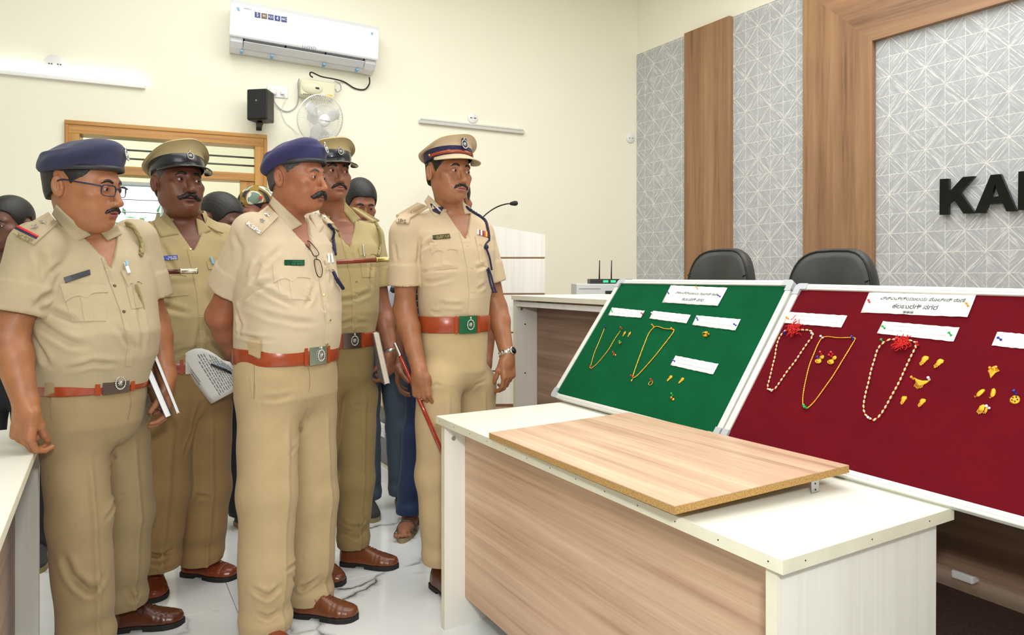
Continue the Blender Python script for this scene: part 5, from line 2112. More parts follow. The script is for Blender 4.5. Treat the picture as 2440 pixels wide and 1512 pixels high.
def hair_sdf(p, k):
    th = k.get('hair_t', .007)
    q = p.copy()
    q[:, 0] = np.abs(q[:, 0])
    d = s_ell(p, (0, .012, .036), (.0765 + th * .5, .099 + th * .7, .086 + th))
    d = smin(d, s_ell(p, (0, .035, -.02), (.062 + th * .5, .062 + th * .6, .066)), .02)
    zl = np.interp(p[:, 1], [-.11, -.075, -.060, -.050, -.030, -.018, -.006, .006, .034, .044, .075, .12],
                   [.078, .070, .055, .030, -.004, -.022, .020, .034, .034, -.026, -.050, -.056])
    zl = zl + k.get('hair_dz', 0.0)
    cut = zl - p[:, 2]
    d = smax(d, cut * .8, .004)
    if 'hair_top' in k:
        d = np.maximum(d, p[:, 2] - k['hair_top'])
    n = .00022 * np.sin(p[:, 1] * 420 + 60 * np.sin(p[:, 0] * 35)) + .0002 * np.sin(p[:, 0] * 380 + p[:, 2] * 210)
    return d + n


def add_head(s, k):
    Hi = s.H.inverted()
    nb = Hi @ Vector(s.neck)                       # neck base in head space
    nr = k.get('neck_r', .056) / s.hs
    rows_in = [(z, cx_, cy_, a - .011, b - .011) for z, cx_, cy_, a, b in s.rows]
    Hn = np.array(s.H, dtype=f32)
    zlow = s.vz - 0.02

    def f(p):
        d = head_sdf(p, k)
        a = np.array((0, .018, -.045), f32)
        b = np.array(nb, f32)
        d = smin(d, s_cone(p, a, b, nr * .96, nr * 1.06), .028)
        d = smin(d, s_ell(p, a + (b - a) * .45 + np.array((0, -.03, 0), f32), (.02, .026, .035)), .03)
        w = p @ Hn[:3, :3].T + Hn[:3, 3]
        t = loft_sdf(w, rows_in) / s.hs
        t = np.maximum(t, (zlow - w[:, 2]) / s.hs)
        t = np.maximum(t, (w[:, 2] - s.rows[-1][0] + .02) / s.hs)
        return smin(d, t, .02)
    lo = np.array([-.11, -.135, -.13])
    hi = np.array([.11, .125, .135])
    zb = (Hi @ Vector((s.neck[0], s.neck[1], zlow))).z
    lo[2] = min(zb - .03, -.16)
    lo[:2] = np.minimum(lo[:2], (nb.x - .12, nb.y - .14))
    hi[:2] = np.maximum(hi[:2], (nb.x + .12, nb.y + .10))
    V, Q = sdf_mesh(f, lo, hi, k.get('res', .0027))
    # lips and lid tint
    q = V.copy()
    q[:, 0] = np.abs(q[:, 0])
    mw = k.get('mouth', 1.0)
    lip = np.minimum(s_ell(V, (0, -.1005, -.0645), (.0215 * mw, .009, .0048)), s_ell(V, (0, -.0990, -.0750), (.0195 * mw, .010, .0060)))
    tint = np.clip(1 - lip / .0022, 0, 1) * (V[:, 1] < -.09)
    dark = s_ell(q, (.0318, -.093, 0), (.0165, .010, .0080))
    tint = np.maximum(tint, .45 * np.clip(1 - dark / .003, 0, 1))
    W = V @ Hn[:3, :3].T + Hn[:3, 3]
    s.body.append((W, Q))
    s.tints.append(tint.astype(f32))
    s.add_bvh('head', W, Q)
    # eyes
    gz = k.get('gaze', (0.0, 0.0))
    for sx in (-1, 1):
        Mb = s.H @ Matrix.Translation((sx * .0315, -.0806, 0)) @ Matrix.Rotation(math.radians(gz[0]), 4, 'Z') @ Matrix.Rotation(PI / 2 + math.radians(gz[1]), 4, 'X')
        R = .0132
        rings = []
        angs = [0, 11, 14, 25, 29, 38, 50, 70, 90, 110]
        for a in angs:
            rr_ = R * (1.03 if a <= 25 else 1.0)
            rings.append([Mb @ Vector((rr_ * math.sin(math.radians(a)) * math.cos(2 * PI * j / 20), rr_ * math.sin(math.radians(a)) * math.sin(2 * PI * j / 20), rr_ * math.cos(math.radians(a)))) for j in range(20)])
        V2, F2 = rings_vf(rings)
        o = obj('eye', V2, F2, [m_eye, m_iris, m_pupil], s.e, True)
        for i, pl_ in enumerate(o.data.polygons):
            r_ = i // 20
            pl_.material_index = 2 if r_ < 2 else (1 if r_ < 4 else 0)
    # hair
    if k.get('hair', True):
        V, Q = sdf_mesh(lambda p: hair_sdf(p, k), (-.10, -.115, -.10), (.10, .135, .150), .0034)
        W = V @ Hn[:3, :3].T + Hn[:3, 3]
        obj('hair', W, Q, k.get('hair_mat', m_hair), s.e, True)
        s.add_bvh('hair', W, Q)
    # brows
    hb = s.bv['head']
    Hr = s.H.to_3x3()

    def face_pt(x, z, lift=0.0):
        o = s.H @ Vector((x, -.2, z))
        d = (Hr @ Vector((0, 1, 0))).normalized()
        h = hb.ray_cast(o, d)
        if h[0] is None:
            return None
        return h[0] - d * lift * s.hs
    for sx in (-1, 1):
        pts, rad = [], []
        bt = k.get('brow', 1.0)
        for t in np.linspace(0, 1, 9):
            x = sx * (.0125 + .037 * t)
            z = .0185 + .0058 * math.sin(PI * min(1, t * 1.15)) - .004 * t * t + k.get('browz', 0)
            q_ = face_pt(x, z, -.0026)
            if q_ is not None:
                pts.append(q_)
                rad.append(.0050 * bt * (math.sin(PI * (0.12 + .88 * t) ** .75) ** .6 + .12) * s.hs)
        if len(pts) > 3:
            V, Fs = tube_vf(pts, rad, 8)
            obj('eyebrow', V, Fs, k.get('brow_mat', m_hair), s.e, True)
    # moustache
    ms = k.get('moustache')
    if ms:
        ctrl = [(x, z, r) for x, z, r in ms]

        def fm(p):
            q = p.copy()
            q[:, 0] = np.abs(q[:, 0])
            d = np.full(len(p), 1e3, f32)
            for (x0, z0, r0), (x1, z1, r1) in zip(ctrl[:-1], ctrl[1:]):
                y0 = -.1040 + 9.0 * x0 * x0
                y1 = -.1040 + 9.0 * x1 * x1
                d = smin(d, s_cone(q, (x0, y0, z0), (x1, y1, z1), r0, r1), .004)
            d = d + .0005 * np.sin(q[:, 0] * 1500 + q[:, 2] * 900) + .0004 * np.sin(q[:, 0] * 900 - q[:, 2] * 1300)
            return d
        V, Q = sdf_mesh(fm, (-.07, -.13, -.105), (.07, -.05, -.03), .0016)
        obj('moustache', V @ Hn[:3, :3].T + Hn[:3, 3], Q, m_hair, s.e, True)


# ------------------------------------------------------------ arms with hands
def hand_parts(w, d, n, ts, curl, sc=1.0, spread=0.0, thumb=(0.55, 0.75, 0.25, 25)):
    """wrist, finger direction, palm normal, thumb side (+1: d x n), finger curls in degrees"""
    w, d, n = Vector(w), Vector(d).normalized(), Vector(n)
    n = (n - d * n.dot(d)).normalized()
    t = d.cross(n) * ts
    parts = []
    bx = (w + d * .050 * sc, (.044 * sc, .039 * sc, .0135 * sc), .012 * sc, np.array([[d.x, t.x, n.x], [d.y, t.y, n.y], [d.z, t.z, n.z]], f32))
    fingers = []
    for i in range(4):
        base = w + d * (.086, .092, .088, .078)[i] * sc + t * (.0290, .0098, -.0100, -.0285)[i] * sc
        A = 0.0
        cur = base - d * .02 * sc
        L_ = [(.052, .026, .020), (.056, .029, .021), (.052, .027, .020), (.044, .021, .018)][i]
        c = curl[i] if isinstance(curl[0], (tuple, list)) else curl
        sp = (1.0, .3, -.4, -1.1)[i] * spread
        segs = []
        for j in range(3):
            A += math.radians(c[j])
            dv = (d * math.cos(A) + n * math.sin(A) + t * sp * (1 if j == 0 else .5)).normalized()
            if j == 0:
                kn = base + d * .004
                segs.append((cur, kn, .0098 * sc, .0094 * sc))
                cur = kn
                nx_ = cur + dv * (L_[0] - .02) * sc * 1.15
            else:
                nx_ = cur + dv * L_[j] * sc
            rr_ = (.0090, .0080, .0074)[j] * sc * (1, 1.02, .98, .88)[i]
            segs.append((cur, nx_, rr_, rr_ * .93))
            cur = nx_
        fingers.append(segs)
    a, b, c_, bend = thumb
    tb = w + d * .022 * sc + t * .024 * sc + n * .006 * sc
    dv = (d * a + t * b + n * c_).normalized()
    k1 = tb + dv * .040 * sc
    dv2 = (d * (a + .35) + t * (b - .45) + n * (c_ + bend / 60)).normalized()
    k2 = k1 + dv2 * .031 * sc
    k3 = k2 + (dv2 + n * .15).normalized() * .024 * sc
    th = [(tb, k1, .0150 * sc, .0112 * sc), (k1, k2, .0108 * sc, .0098 * sc), (k2, k3, .0096 * sc, .0082 * sc)]
    return bx, fingers, th


def add_arm(s, sh, el, wr_, hand, ru=.049, rf=.044, rw=.0285, sc=1.0, res=.0032, from_t=0.35):
    sh, el, wr_ = Vector(sh), Vector(el), Vector(wr_)
    start = sh.lerp(el, from_t)
    bx, fingers, th = hand_parts(wr_, *hand['v'], ts=hand.get('ts', 1), curl=hand['curl'], sc=hand.get('sc', 1.0), spread=hand.get('spread', 0.0), thumb=hand.get('thumb', (0.55, 0.75, 0.25, 25)))
    mid = el.lerp(wr_, 0.26)

    def f(p):
        d = s_cone(p, start, el, ru, rf * .92)
        d = smin(d, s_cone(p, el, mid, rf * .95, rf), .03)
        d = smin(d, s_cone(p, mid, wr_, rf, rw), .02)
        c, h, r, R = bx
        pm = s_box(p, c, h, r, R)
        pm = smin(pm, s_cone(p, wr_ - (c - wr_).normalized() * .01, wr_ + (c - wr_) * .5, rw * .98, rw * .80), .022)
        pm = smin(pm, s_cone(p, *th[0]), .014)
        fd = None
        for sg in fingers:
            g = None
            for a, b, ra, rb in sg:
                x = s_cone(p, a, b, ra, rb)
                g = x if g is None else smin(g, x, .0025)
            pm2 = g
            fd = pm2 if fd is None else smin(fd, pm2, .0012)
        g = s_cone(p, *th[1])
        g = smin(g, s_cone(p, *th[2]), .003)
        pm = smin(pm, fd, .0075)
        pm = smin(pm, g, .005)
        return smin(d, pm, .012)
    allp = [start, el, wr_] + [q for sg in fingers for x in sg for q in x[:2]] + [x[1] for x in th]
    lo = np.min(np.array(allp), 0) - .062
    hi = np.max(np.array(allp), 0) + .062
    V, Q = sdf_mesh(f, lo, hi, res)
    s.body.append((V, Q))
    s.tints.append(np.zeros(len(V), f32))
    s.add_bvh('arm%d' % len(s.body), V, Q)
    return fingers, th


def finish_body(s):
    V = np.concatenate([b[0] for b in s.body])
    off = np.cumsum([0] + [len(b[0]) for b in s.body[:-1]])
    Q = np.concatenate([b[1] + o for b, o in zip(s.body, off)])
    o = obj('body', V, Q, s.skin, s.e, True)
    at = o.data.attributes.new('tint', 'FLOAT', 'POINT')
    at.data.foreach_set('value', np.concatenate(s.tints))
    return o


# ------------------------------------------------------------ clothes
def vnormals(V, Q):
    n = np.zeros_like(V)
    fn = np.cross(V[Q[:, 2]] - V[Q[:, 0]], V[Q[:, 3]] - V[Q[:, 1]])
    for k in range(4):
        np.add.at(n, Q[:, k], fn)
    return n / (np.linalg.norm(n, axis=1, keepdims=True) + 1e-9)


def add_folds(s, V, Q, key, folds):
    if not folds:
        return V
    N_ = vnormals(V, Q)
    disp = np.zeros(len(V), f32)
    for pts, w, dep in folds:
        ps = []
        for a, b in pts:
            h = s.cast(a, b, (key,))
            if h:
                ps.append(np.array(h[0], f32))
        if len(ps) < 2:
            continue
        dm = np.full(len(V), 9.0, f32)
        tt = np.zeros(len(V), f32)
        m = len(ps) - 1
        for i in range(m):
            a, b = ps[i], ps[i + 1]
            ab = b - a
            t = np.clip(((V - a) @ ab) / max(float(ab @ ab), 1e-9), 0, 1)
            q = np.linalg.norm(V - a - t[:, None] * ab, axis=1)
            u = q < dm
            dm = np.where(u, q, dm)
            tt = np.where(u, (i + t) / m, tt)
        env = np.clip(np.sin(PI * np.clip(tt, .04, .96)) * 1.6, 0, 1)
        disp += 1.35 * dep * env * (-np.exp(-(dm / (.72 * w)) ** 2) + .6 * np.exp(-((dm - 1.7 * w) / (.9 * w)) ** 2))
    return (V + N_ * disp[:, None]).astype(f32)


def add_shirt(s, mat, arms, sleeve_r=(.072, .070), cuff=.09, cut=.62, folds=(), res=.0052, zlo=None, vwide=.42, seed=1, name='shirt', long_sleeve=False):
    rows = s.rows
    zlo = rows[0][0] if zlo is None else zlo
    zhi = rows[-1][0]
    nk = np.array(s.neck, f32)
    vz = s.vz
    cy_v = lambda z: np.interp(z, [r[0] for r in rows], [r[2] - r[4] for r in rows])
    cx_v = lambda z: np.interp(z, [r[0] for r in rows], [r[1] for r in rows])
    A = []
    for sh, el in arms:
        sh, el = np.array(sh, f32), np.array(el, f32)
        end = sh + (el - sh) * cut
        ax_ = (el - sh) / np.linalg.norm(el - sh)
        A.append((sh, end, ax_))

    def f(p):
        d = loft_sdf(p, rows)
        for sh, end, ax_ in A:
            yoke = s_cone(p, nk + np.array((0, .012, -.029), f32), sh + np.array((0, 0, .017), f32), .052, .055)
            d = smin(d, yoke, .045)
        d = smax(d, p[:, 2] - zhi, .006)
        d = smax(d, zlo - p[:, 2], .006)
        # open collar
        z = p[:, 2]
        wedge = np.abs(p[:, 0] - cx_v(z)) - np.clip(z - vz, 0, 1) * vwide
        fr = p[:, 1] - (cy_v(z) + .045)
        d = np.maximum(d, -np.maximum(np.maximum(wedge, fr), vz - z))
        d = np.maximum(d, -np.maximum(s_cone(p, nk + np.array((0, 0, -.04), f32), nk + np.array((0, 0, .2), f32), .058, .062), -1))
        for sh, end, ax_ in A:
            t = (p - sh) @ ax_
            L_ = float((end - sh) @ ax_)
            sl = s_cone(p, sh, end + ax_ * .05, sleeve_r[0], sleeve_r[1])
            sl = sl - .0035 * (1 / (1 + np.exp(-(t - (L_ - cuff)) / .0012)))
            sl = np.maximum(sl, t - L_)
            inner = s_cone(p, sh, end + ax_ * .2, sleeve_r[0] - .006, sleeve_r[1] - .005)
            sl = np.maximum(sl, -np.maximum(inner, (L_ - .035) - t))
            d = smin(d, sl, .009)
        return d + wr(p, seed, .0013)
    ends = np.array([e for _, e, _ in A] + [a for a, _, _ in A])
    r = rows
    lo = [min(min(x[1] - x[3] for x in r), ends[:, 0].min() - .09) - .015, min(min(x[2] - x[4] for x in r), ends[:, 1].min() - .09) - .015, min(zlo, ends[:, 2].min() - .08) - .015]
    hi = [max(max(x[1] + x[3] for x in r), ends[:, 0].max() + .09) + .015, max(max(x[2] + x[4] for x in r), ends[:, 1].max() + .09) + .015, zhi + .03]
    V, Q = sdf_mesh(f, lo, hi, res)
    s.add_bvh('shirt', V, Q)
    V = add_folds(s, V, Q, 'shirt', folds)
    s.add_bvh('shirt', V, Q)
    s.shirt = obj(name, V, Q, mat, s.e, True)
    return s.shirt


def add_trousers(s, mat, legs, belt_z, a, b, cx_=0.0, cy_=0.0, crotch=.80, r_hip=.098, r_knee=.088, r_hem=.082, folds=(), res=.006, seed=3, name='trousers', crease=.009):
    """legs: list of (hip, knee, hem) in person space"""
    top_ = belt_z + .03
    rows = [(crotch - .02, cx_, cy_, a * .72, b * .62), (crotch + .07, cx_, cy_, a * .97, b * .93), (belt_z - .06, cx_, cy_, a * 1.015, b * 1.0), (top_, cx_, cy_, a, b)]
    s.waist = (belt_z, cx_, cy_, a, b)

    def f(p):
        d = smax(loft_sdf(p, rows), (crotch - .01) - p[:, 2], .05)
        d = smax(d, p[:, 2] - top_, .006)
        lg = None
        for hip, kn, hem in legs:
            hip, kn, hem = (np.array(v, f32) for v in (hip, kn, hem))
            g = s_cone(p, hip + np.array((0, 0, .04), f32), kn, r_hip, r_knee)
            g = smin(g, s_cone(p, kn, hem + (hem - kn) * .12, r_knee, r_hem), .03)
            zz = p[:, 2]
            ccx = np.interp(zz, [hem[2], kn[2], hip[2]], [hem[0], kn[0], hip[0]])
            ccy = np.interp(zz, [hem[2], kn[2], hip[2]], [hem[1], kn[1], hip[1]])
            ang = np.arctan2(p[:, 0] - ccx, -(p[:, 1] - ccy))
            g = g - crease * np.exp(-(ang / .09) ** 2) * np.clip((crotch + .02 - zz) / .1, 0, 1)
            # breaks above the hem
            brk = np.exp(-((zz - (hem[2] + .075)) / .028) ** 2) * np.clip(np.cos(ang), 0, 1)
            g = g + .012 * brk - .004 * np.exp(-((zz - (hem[2] + .035)) / .02) ** 2)
            g = np.maximum(g, (hem[2] - .012 * np.cos(ang + PI) * 0) - zz)
            inner = s_cone(p, kn, hem + (hem - kn) * .3, r_knee - .012, r_hem - .013)
            g = np.maximum(g, -np.maximum(inner, zz - (hem[2] + .03)))
            lg = g if lg is None else smin(lg, g, .012)
        d = smin(d, lg, .035)
        return d + wr(p, seed, .0016, 8.0) * np.clip((top_ - p[:, 2]) * 12, .2, 1)
    pts = np.array([[v[0], v[1], v[2]] for lg in legs for v in lg])
    lo = [min(cx_ - a, pts[:, 0].min() - .1) - .03, min(cy_ - b, pts[:, 1].min() - .1) - .03, pts[:, 2].min() - .03]
    hi = [max(cx_ + a, pts[:, 0].max() + .1) + .03, max(cy_ + b, pts[:, 1].max() + .1) + .03, top_ + .02]
    V, Q = sdf_mesh(f, lo, hi, res)
    s.add_bvh('trousers', V, Q)
    V = add_folds(s, V, Q, 'trousers', folds)
    s.add_bvh('trousers', V, Q)
    s.trousers = obj(name, V, Q, mat, s.e, True)
    return s.trousers


def add_belt(s, h=.052, mat=None, out=.008, buckle='silver', tilt=0.0, zoff=0.0):
    bz, cx_, cy_, a, b = s.waist
    bz += zoff
    a, b = a + out, b + out
    mat = mat or m_tan

    def pt(phi, r, z):
        ca_, sa = math.sin(phi), -math.cos(phi)
        pw = 2.35
        q = (abs(ca_ / (a + r)) ** pw + abs(sa / (b + r)) ** pw) ** (-1 / pw)
        return Vector((cx_ + ca_ * q, cy_ + sa * q, z + tilt * (-sa)))
    rings = []
    for r, dz in ((-.004, -h / 2), (0.0, -h / 2), (.0018, -h / 2 + .003), (.0018, h / 2 - .003), (0.0, h / 2), (-.004, h / 2)):
        rings.append([pt(2 * PI * k / 96, r, bz + dz) for k in range(96)])
    rings.append(rings[0])
    V, Fs = rings_vf(rings)
    belt = obj('belt', V, Fs, mat, s.e, True)
    s.add_bvh('belt', [tuple(v) for v in V], Fs)

    def strip(name, p0, p1, r0, r1, z0, z1, mt, n=10):
        rg = []
        for r, z in ((r0, z0), (r1, z0), (r1, z1), (r0, z1)):
            rg.append([pt(p0 + (p1 - p0) * k / n, r, bz + z) for k in range(n + 1)])
        rg.append(rg[0])
        V, Fs = rings_vf(rg, False)
        m_ = n + 1
        Fs.append((0, m_, 2 * m_, 3 * m_))
        Fs.append((n, 3 * m_ + n, 2 * m_ + n, m_ + n))
        return obj(name, V, Fs, mt, belt)
    if buckle:
        w = .040 / (a + b) * 2
        bc = {'silver': m_silver, 'green': plain('green_enamel', rgb(30, 96, 60), 0.25, var=0.05), 'dark': plain('dark_steel', rgb(120, 116, 112), 0.25, 0.9)}[buckle]
        bk = strip('buckle', -w, w, .001, .0075, -h / 2 - .003, h / 2 + .003, bc)
        ems = pt(w * .25, .0105, bz)
        nn = (pt(w * .25, .03, bz) - pt(w * .25, 0, bz)).normalized()
        badge(s, ems, nn, .019, belt, 'buckle_emblem')
        strip('keeper_loop', w + .04, w + .04 + .014 / a, 0, .006, -h / 2 - .002, h / 2 + .002, mat, 3)
        strip('keeper_loop', -w - .04 - .014 / a, -w - .04, 0, .006, -h / 2 - .002, h / 2 + .002, mat, 3)
    return belt


def badge(s, pos, nrm, R, parent, name='badge', tall=1.25, backing=None):
    """oval wreath with a central figure and a crest on top"""
    z = Vector((0, 0, 1))
    n = nrm.normalized()
    u = z.cross(n).normalized()
    v = n.cross(u)
    items = []
    for k in range(20):
        a = 2 * PI * k / 20
        c = pos + u * math.cos(a) * R * .8 + v * math.sin(a) * R * tall * .8
        t = (u * -math.sin(a) + v * math.cos(a) * tall).normalized()
        items.append(tube_vf([c - t * R * .17, c, c + t * R * .17], [R * .07, R * .19, R * .07], 6))
    for k in range(8):
        a = 2 * PI * k / 8
        items.append(tube_vf([pos - n * R * .1, pos + (u * math.cos(a) + v * math.sin(a)) * R * .5 + n * R * .05], [R * .16, R * .07], 5))
    items.append(tube_vf([pos - v * R * .3, pos + v * R * .35 + n * R * .15], [R * .22, R * .15], 8))
    items.append(tube_vf([pos + v * R * tall * .85, pos + v * R * tall * 1.1, pos + v * R * tall * 1.35], [R * .12, R * .28, R * .08], 8))
    V, Fs = merge_vf(items)
    o = obj(name, V, Fs, m_silver, parent, True)
    if backing:
        items = []
        ring = [pos - n * .0015 + u * math.cos(a) * R * 1.0 + v * (math.sin(a) * R * tall * 1.0 + (R * .35 if math.sin(a) > .6 else 0)) for a in np.linspace(0, 2 * PI, 25)[:-1]]
        ring2 = [q + n * .0012 for q in ring]
        V, Fs = rings_vf([ring, ring2], True, True, True)
        obj(name + '_backing', V, Fs, backing, parent)
    return o


def head_obj(s, name, V, Fs, mat, parent=None, smooth=True):
    return obj(name, [s.H @ Vector(v) for v in V], Fs, mat, parent or s.e, smooth)


def peaked_cap(s, mat, band_mat, visor_mat, strap=None, pitch=-9, roll=0, z0=.050, badge_on='band', rise=.036, big=1.0, badge_az=0.0, dent=1.0):
    HM = s.H.copy()
    s.H = HM @ Matrix.Translation((0, .004, z0)) @ Matrix.Rotation(math.radians(pitch), 4, 'X') @ Matrix.Rotation(math.radians(roll), 4, 'Y')
    n = 64

    def ring(a, b, z, rs=0.0, wob=0.0):
        out = []
        for k in range(n):
            t = 2 * PI * k / n
            x, y = a * math.sin(t), -b * math.cos(t)
            out.append((x * (1 + wob * math.sin(3 * t + 1) * .02), y, z + rs * (-y / b) + wob * .003 * math.sin(5 * t) - (.012 * wob * max(0, abs(x / a)) ** 2)))
        return out
    crown = [ring(.089, .108, .030), ring(.090, .110, .036), ring(.101 * big, .119 * big, .041, rise * .6), ring(.115 * big, .132 * big, .045, rise * .95, dent), ring(.1195 * big, .1375 * big, .048, rise, dent), ring(.1195 * big, .1375 * big, .051, rise, dent),
             ring(.112 * big, .130 * big, .057, rise, dent), ring(.09, .105, .061, rise * .9, dent), ring(.05, .06, .063, rise * .5), ring(.004, .005, .0635)]
    V, Fs = rings_vf(crown, True, True, True)
    cap = head_obj(s, 'cap', V, Fs, mat)
    pip = [Vector(v) for v in ring(.1205 * big, .1385 * big, .0495, rise, dent)]
    V, Fs = tube_vf(pip, .0016, 5, True)
    head_obj(s, 'crown_seam', V, Fs, mat, cap)
    V, Fs = rings_vf([ring(.0862, .105, -.004), ring(.0885, .1075, -.002), ring(.0905, .1095, .002), ring(.0915, .1105, .034), ring(.089, .108, .037)])
    head_obj(s, 'band', V, Fs, band_mat, cap)
    # visor
    m = 26
    rows = []
    for q in np.linspace(0, 1, 6):
        r = []
        for k in range(m + 1):
            t = math.radians(-74 + 148 * k / m)
            ex = .050 * (max(0, math.cos(t * 90 / 75)) ** .7) * q
            dx, dy = math.sin(t), -math.cos(t)
            x = (.0900 + ex * .75) * dx
            y = (.1095 + ex) * dy
            z = .003 - .62 * ex - .006 * q * (1 - math.cos(t)) * 0 - .020 * (abs(dx) ** 2) * (0.3 + q * .3) + .01 * q * q * 0
            r.append((x, y, z))
        rows.append(r)
    top_ = [v for r in rows for v in r]
    bot_ = [(x, y, z - .003) for x, y, z in top_]
    w = m + 1
    nv = len(top_)
    Fs = []
    for j in range(5):
        for i in range(m):
            a = j * w + i
            Fs += [(a, a + w, a + w + 1, a + 1), (nv + a, nv + a + 1, nv + a + w + 1, nv + a + w)]
    for i in range(m):
        a = 5 * w + i
        Fs += [(a, nv + a, nv + a + 1, a + 1)]
    head_obj(s, 'visor', top_ + bot_, Fs, visor_mat, cap)
    V, Fs = tube_vf([Vector(v) - Vector((0, 0, .0015)) for v in rows[-1]], .0022, 6)
    head_obj(s, 'visor_rim', V, Fs, visor_mat if not strap else mat, cap)
    if strap:
        rg = []
        for r_, z in ((0, .0), (.003, .0), (.0036, .012), (0, .012)):
            rg.append([((.0918 + r_) * math.sin(t), -(.1108 + r_) * math.cos(t), .0045 + z + .004 * (1 - math.cos(t)) * -1) for t in np.radians(np.linspace(-86, 86, 40))])
        rg.append(rg[0])
        V, Fs = rings_vf(rg, False)
        st_ = head_obj(s, 'chin_strap', V, Fs, strap, cap)
        for t in (-38, 30):
            t = math.radians(t)
            rg = []
            for r_, z in ((0, -.001), (.0052, -.001), (.0052, .013), (0, .013)):
                rg.append([((.0918 + r_) * math.sin(t + dt), -(.1108 + r_) * math.cos(t + dt), .0045 + z) for dt in np.linspace(-.06, .06, 4)])
            rg.append(rg[0])
            V, Fs = rings_vf(rg, False)
            head_obj(s, 'strap_slide', V, Fs, strap, cap)
        for t in (-84, 84):
            t = math.radians(t)
            V, Fs = tube_vf([(.0935 * math.sin(t), -.113 * math.cos(t), .0095), (.1005 * math.sin(t), -.119 * math.cos(t), .0095)], [.006, .0045], 10)
            head_obj(s, 'cap_button', V, Fs, m_brass, cap)
    az = math.radians(badge_az)
    zb, R = (.026, .0135) if badge_on == 'band' else (.040, .0165)
    rr_ = .1135 if badge_on == 'band' else .1185
    pos = s.H @ Vector((rr_ * .83 * math.sin(az), -rr_ * math.cos(az), zb))
    nn = (s.H.to_3x3() @ Vector((math.sin(az), -math.cos(az), .12))).normalized()
    badge(s, pos, nn, R * s.hs, cap, 'badge', 1.3, None if badge_on == 'band' else m_navyc)
    s.H = HM
    return cap


def beret(s, mat, droop=-20, side=-8, z0=.050, big=1.0, cx_=-.006, cy_=.008, bpos=25, h=.046, zc=.036):
    HM = s.H.copy()
    s.H = HM @ Matrix.Translation((0, .004, z0)) @ Matrix.Rotation(math.radians(-8), 4, 'X')
    R = np.array((Matrix.Rotation(math.radians(droop), 3, 'X') @ Matrix.Rotation(math.radians(side), 3, 'Y')), dtype=f32)

    def f(p):
        d = s_ell(p, (cx_, cy_, zc), (.100 * big, .109 * big, h), R)
        b = np.sqrt((p[:, 0] / .0885) ** 2 + ((p[:, 1]) / .107) ** 2) - 1
        b = b * .09
        b = smax(b, np.abs(p[:, 2] - .022) - .024, .004)
        d = smin(d, b, .014)
        sk = np.maximum(s_ell(p, (0, .009, .036 - z0), (.082, .104, .091)), .012 - p[:, 2])
        d = smin(d, sk, .02)
        d = smin(d, s_ell(p, (.01, -.050, .040), (.07, .055, .036)), .03)
        d = np.maximum(d, -.0005 - p[:, 2] + np.where(np.hypot(p[:, 0] / .086, p[:, 1] / .104) < 1.0, 0, -9))
        inner = s_ell(p, (0, .008, -.02), (.080, .098, .055))
        return np.maximum(d, -inner) + wr(p, 4, .0010, 26)
    V, Q = sdf_mesh(f, (-.17, -.17, -.09), (.16, .20, .16), .0034)
    Hn = np.array(s.H, dtype=f32)
    o = obj('beret', V @ Hn[:3, :3].T + Hn[:3, 3], Q, mat, s.e, True)
    rg = []
    for r_, z in ((.0005, -.005), (.0042, -.005), (.0042, .009), (.0005, .009)):
        rg.append([((.0888 + r_) * math.sin(t), -(.1072 + r_) * math.cos(t), z) for t in np.linspace(0, 2 * PI, 65)])
    rg.append(rg[0])
    V, Fs = rings_vf(rg, False)
    head_obj(s, 'leather_band', V, Fs, m_band, o)
    az = math.radians(bpos)
    pos = s.H @ Vector((.10 * math.sin(az), -.122 * math.cos(az), .045))
    badge(s, pos, (s.H.to_3x3() @ Vector((math.sin(az), -math.cos(az), .2))), .014 * s.hs, o, 'badge', 1.3)
    s.H = HM
    return o


def collar(s, mat, z_off=0.0, r0=.068, r1=.088):
    """standing back of the collar"""
    nk = Vector(s.neck)
    rg = []
    for r_, z in ((r0 - .004, .035), (r0, .037), (r0 + .006, .034), (r1, -.012), (r1 - .006, -.014), (r0, -.006)):
        row = []
        for k in range(41):
            t = math.radians(42 + 276 * k / 40)
            fz = .022 * max(0, math.cos(t))
            row.append(nk + Vector((r_ * math.sin(t), -r_ * math.cos(t) * .98 + .004, z - .055 * 0 - fz + z_off)))
        rg.append(row)
    rg.append(rg[0])
    V, Fs = rings_vf(rg, False)
    return obj('collar', V, Fs, mat, s.shirt, True)


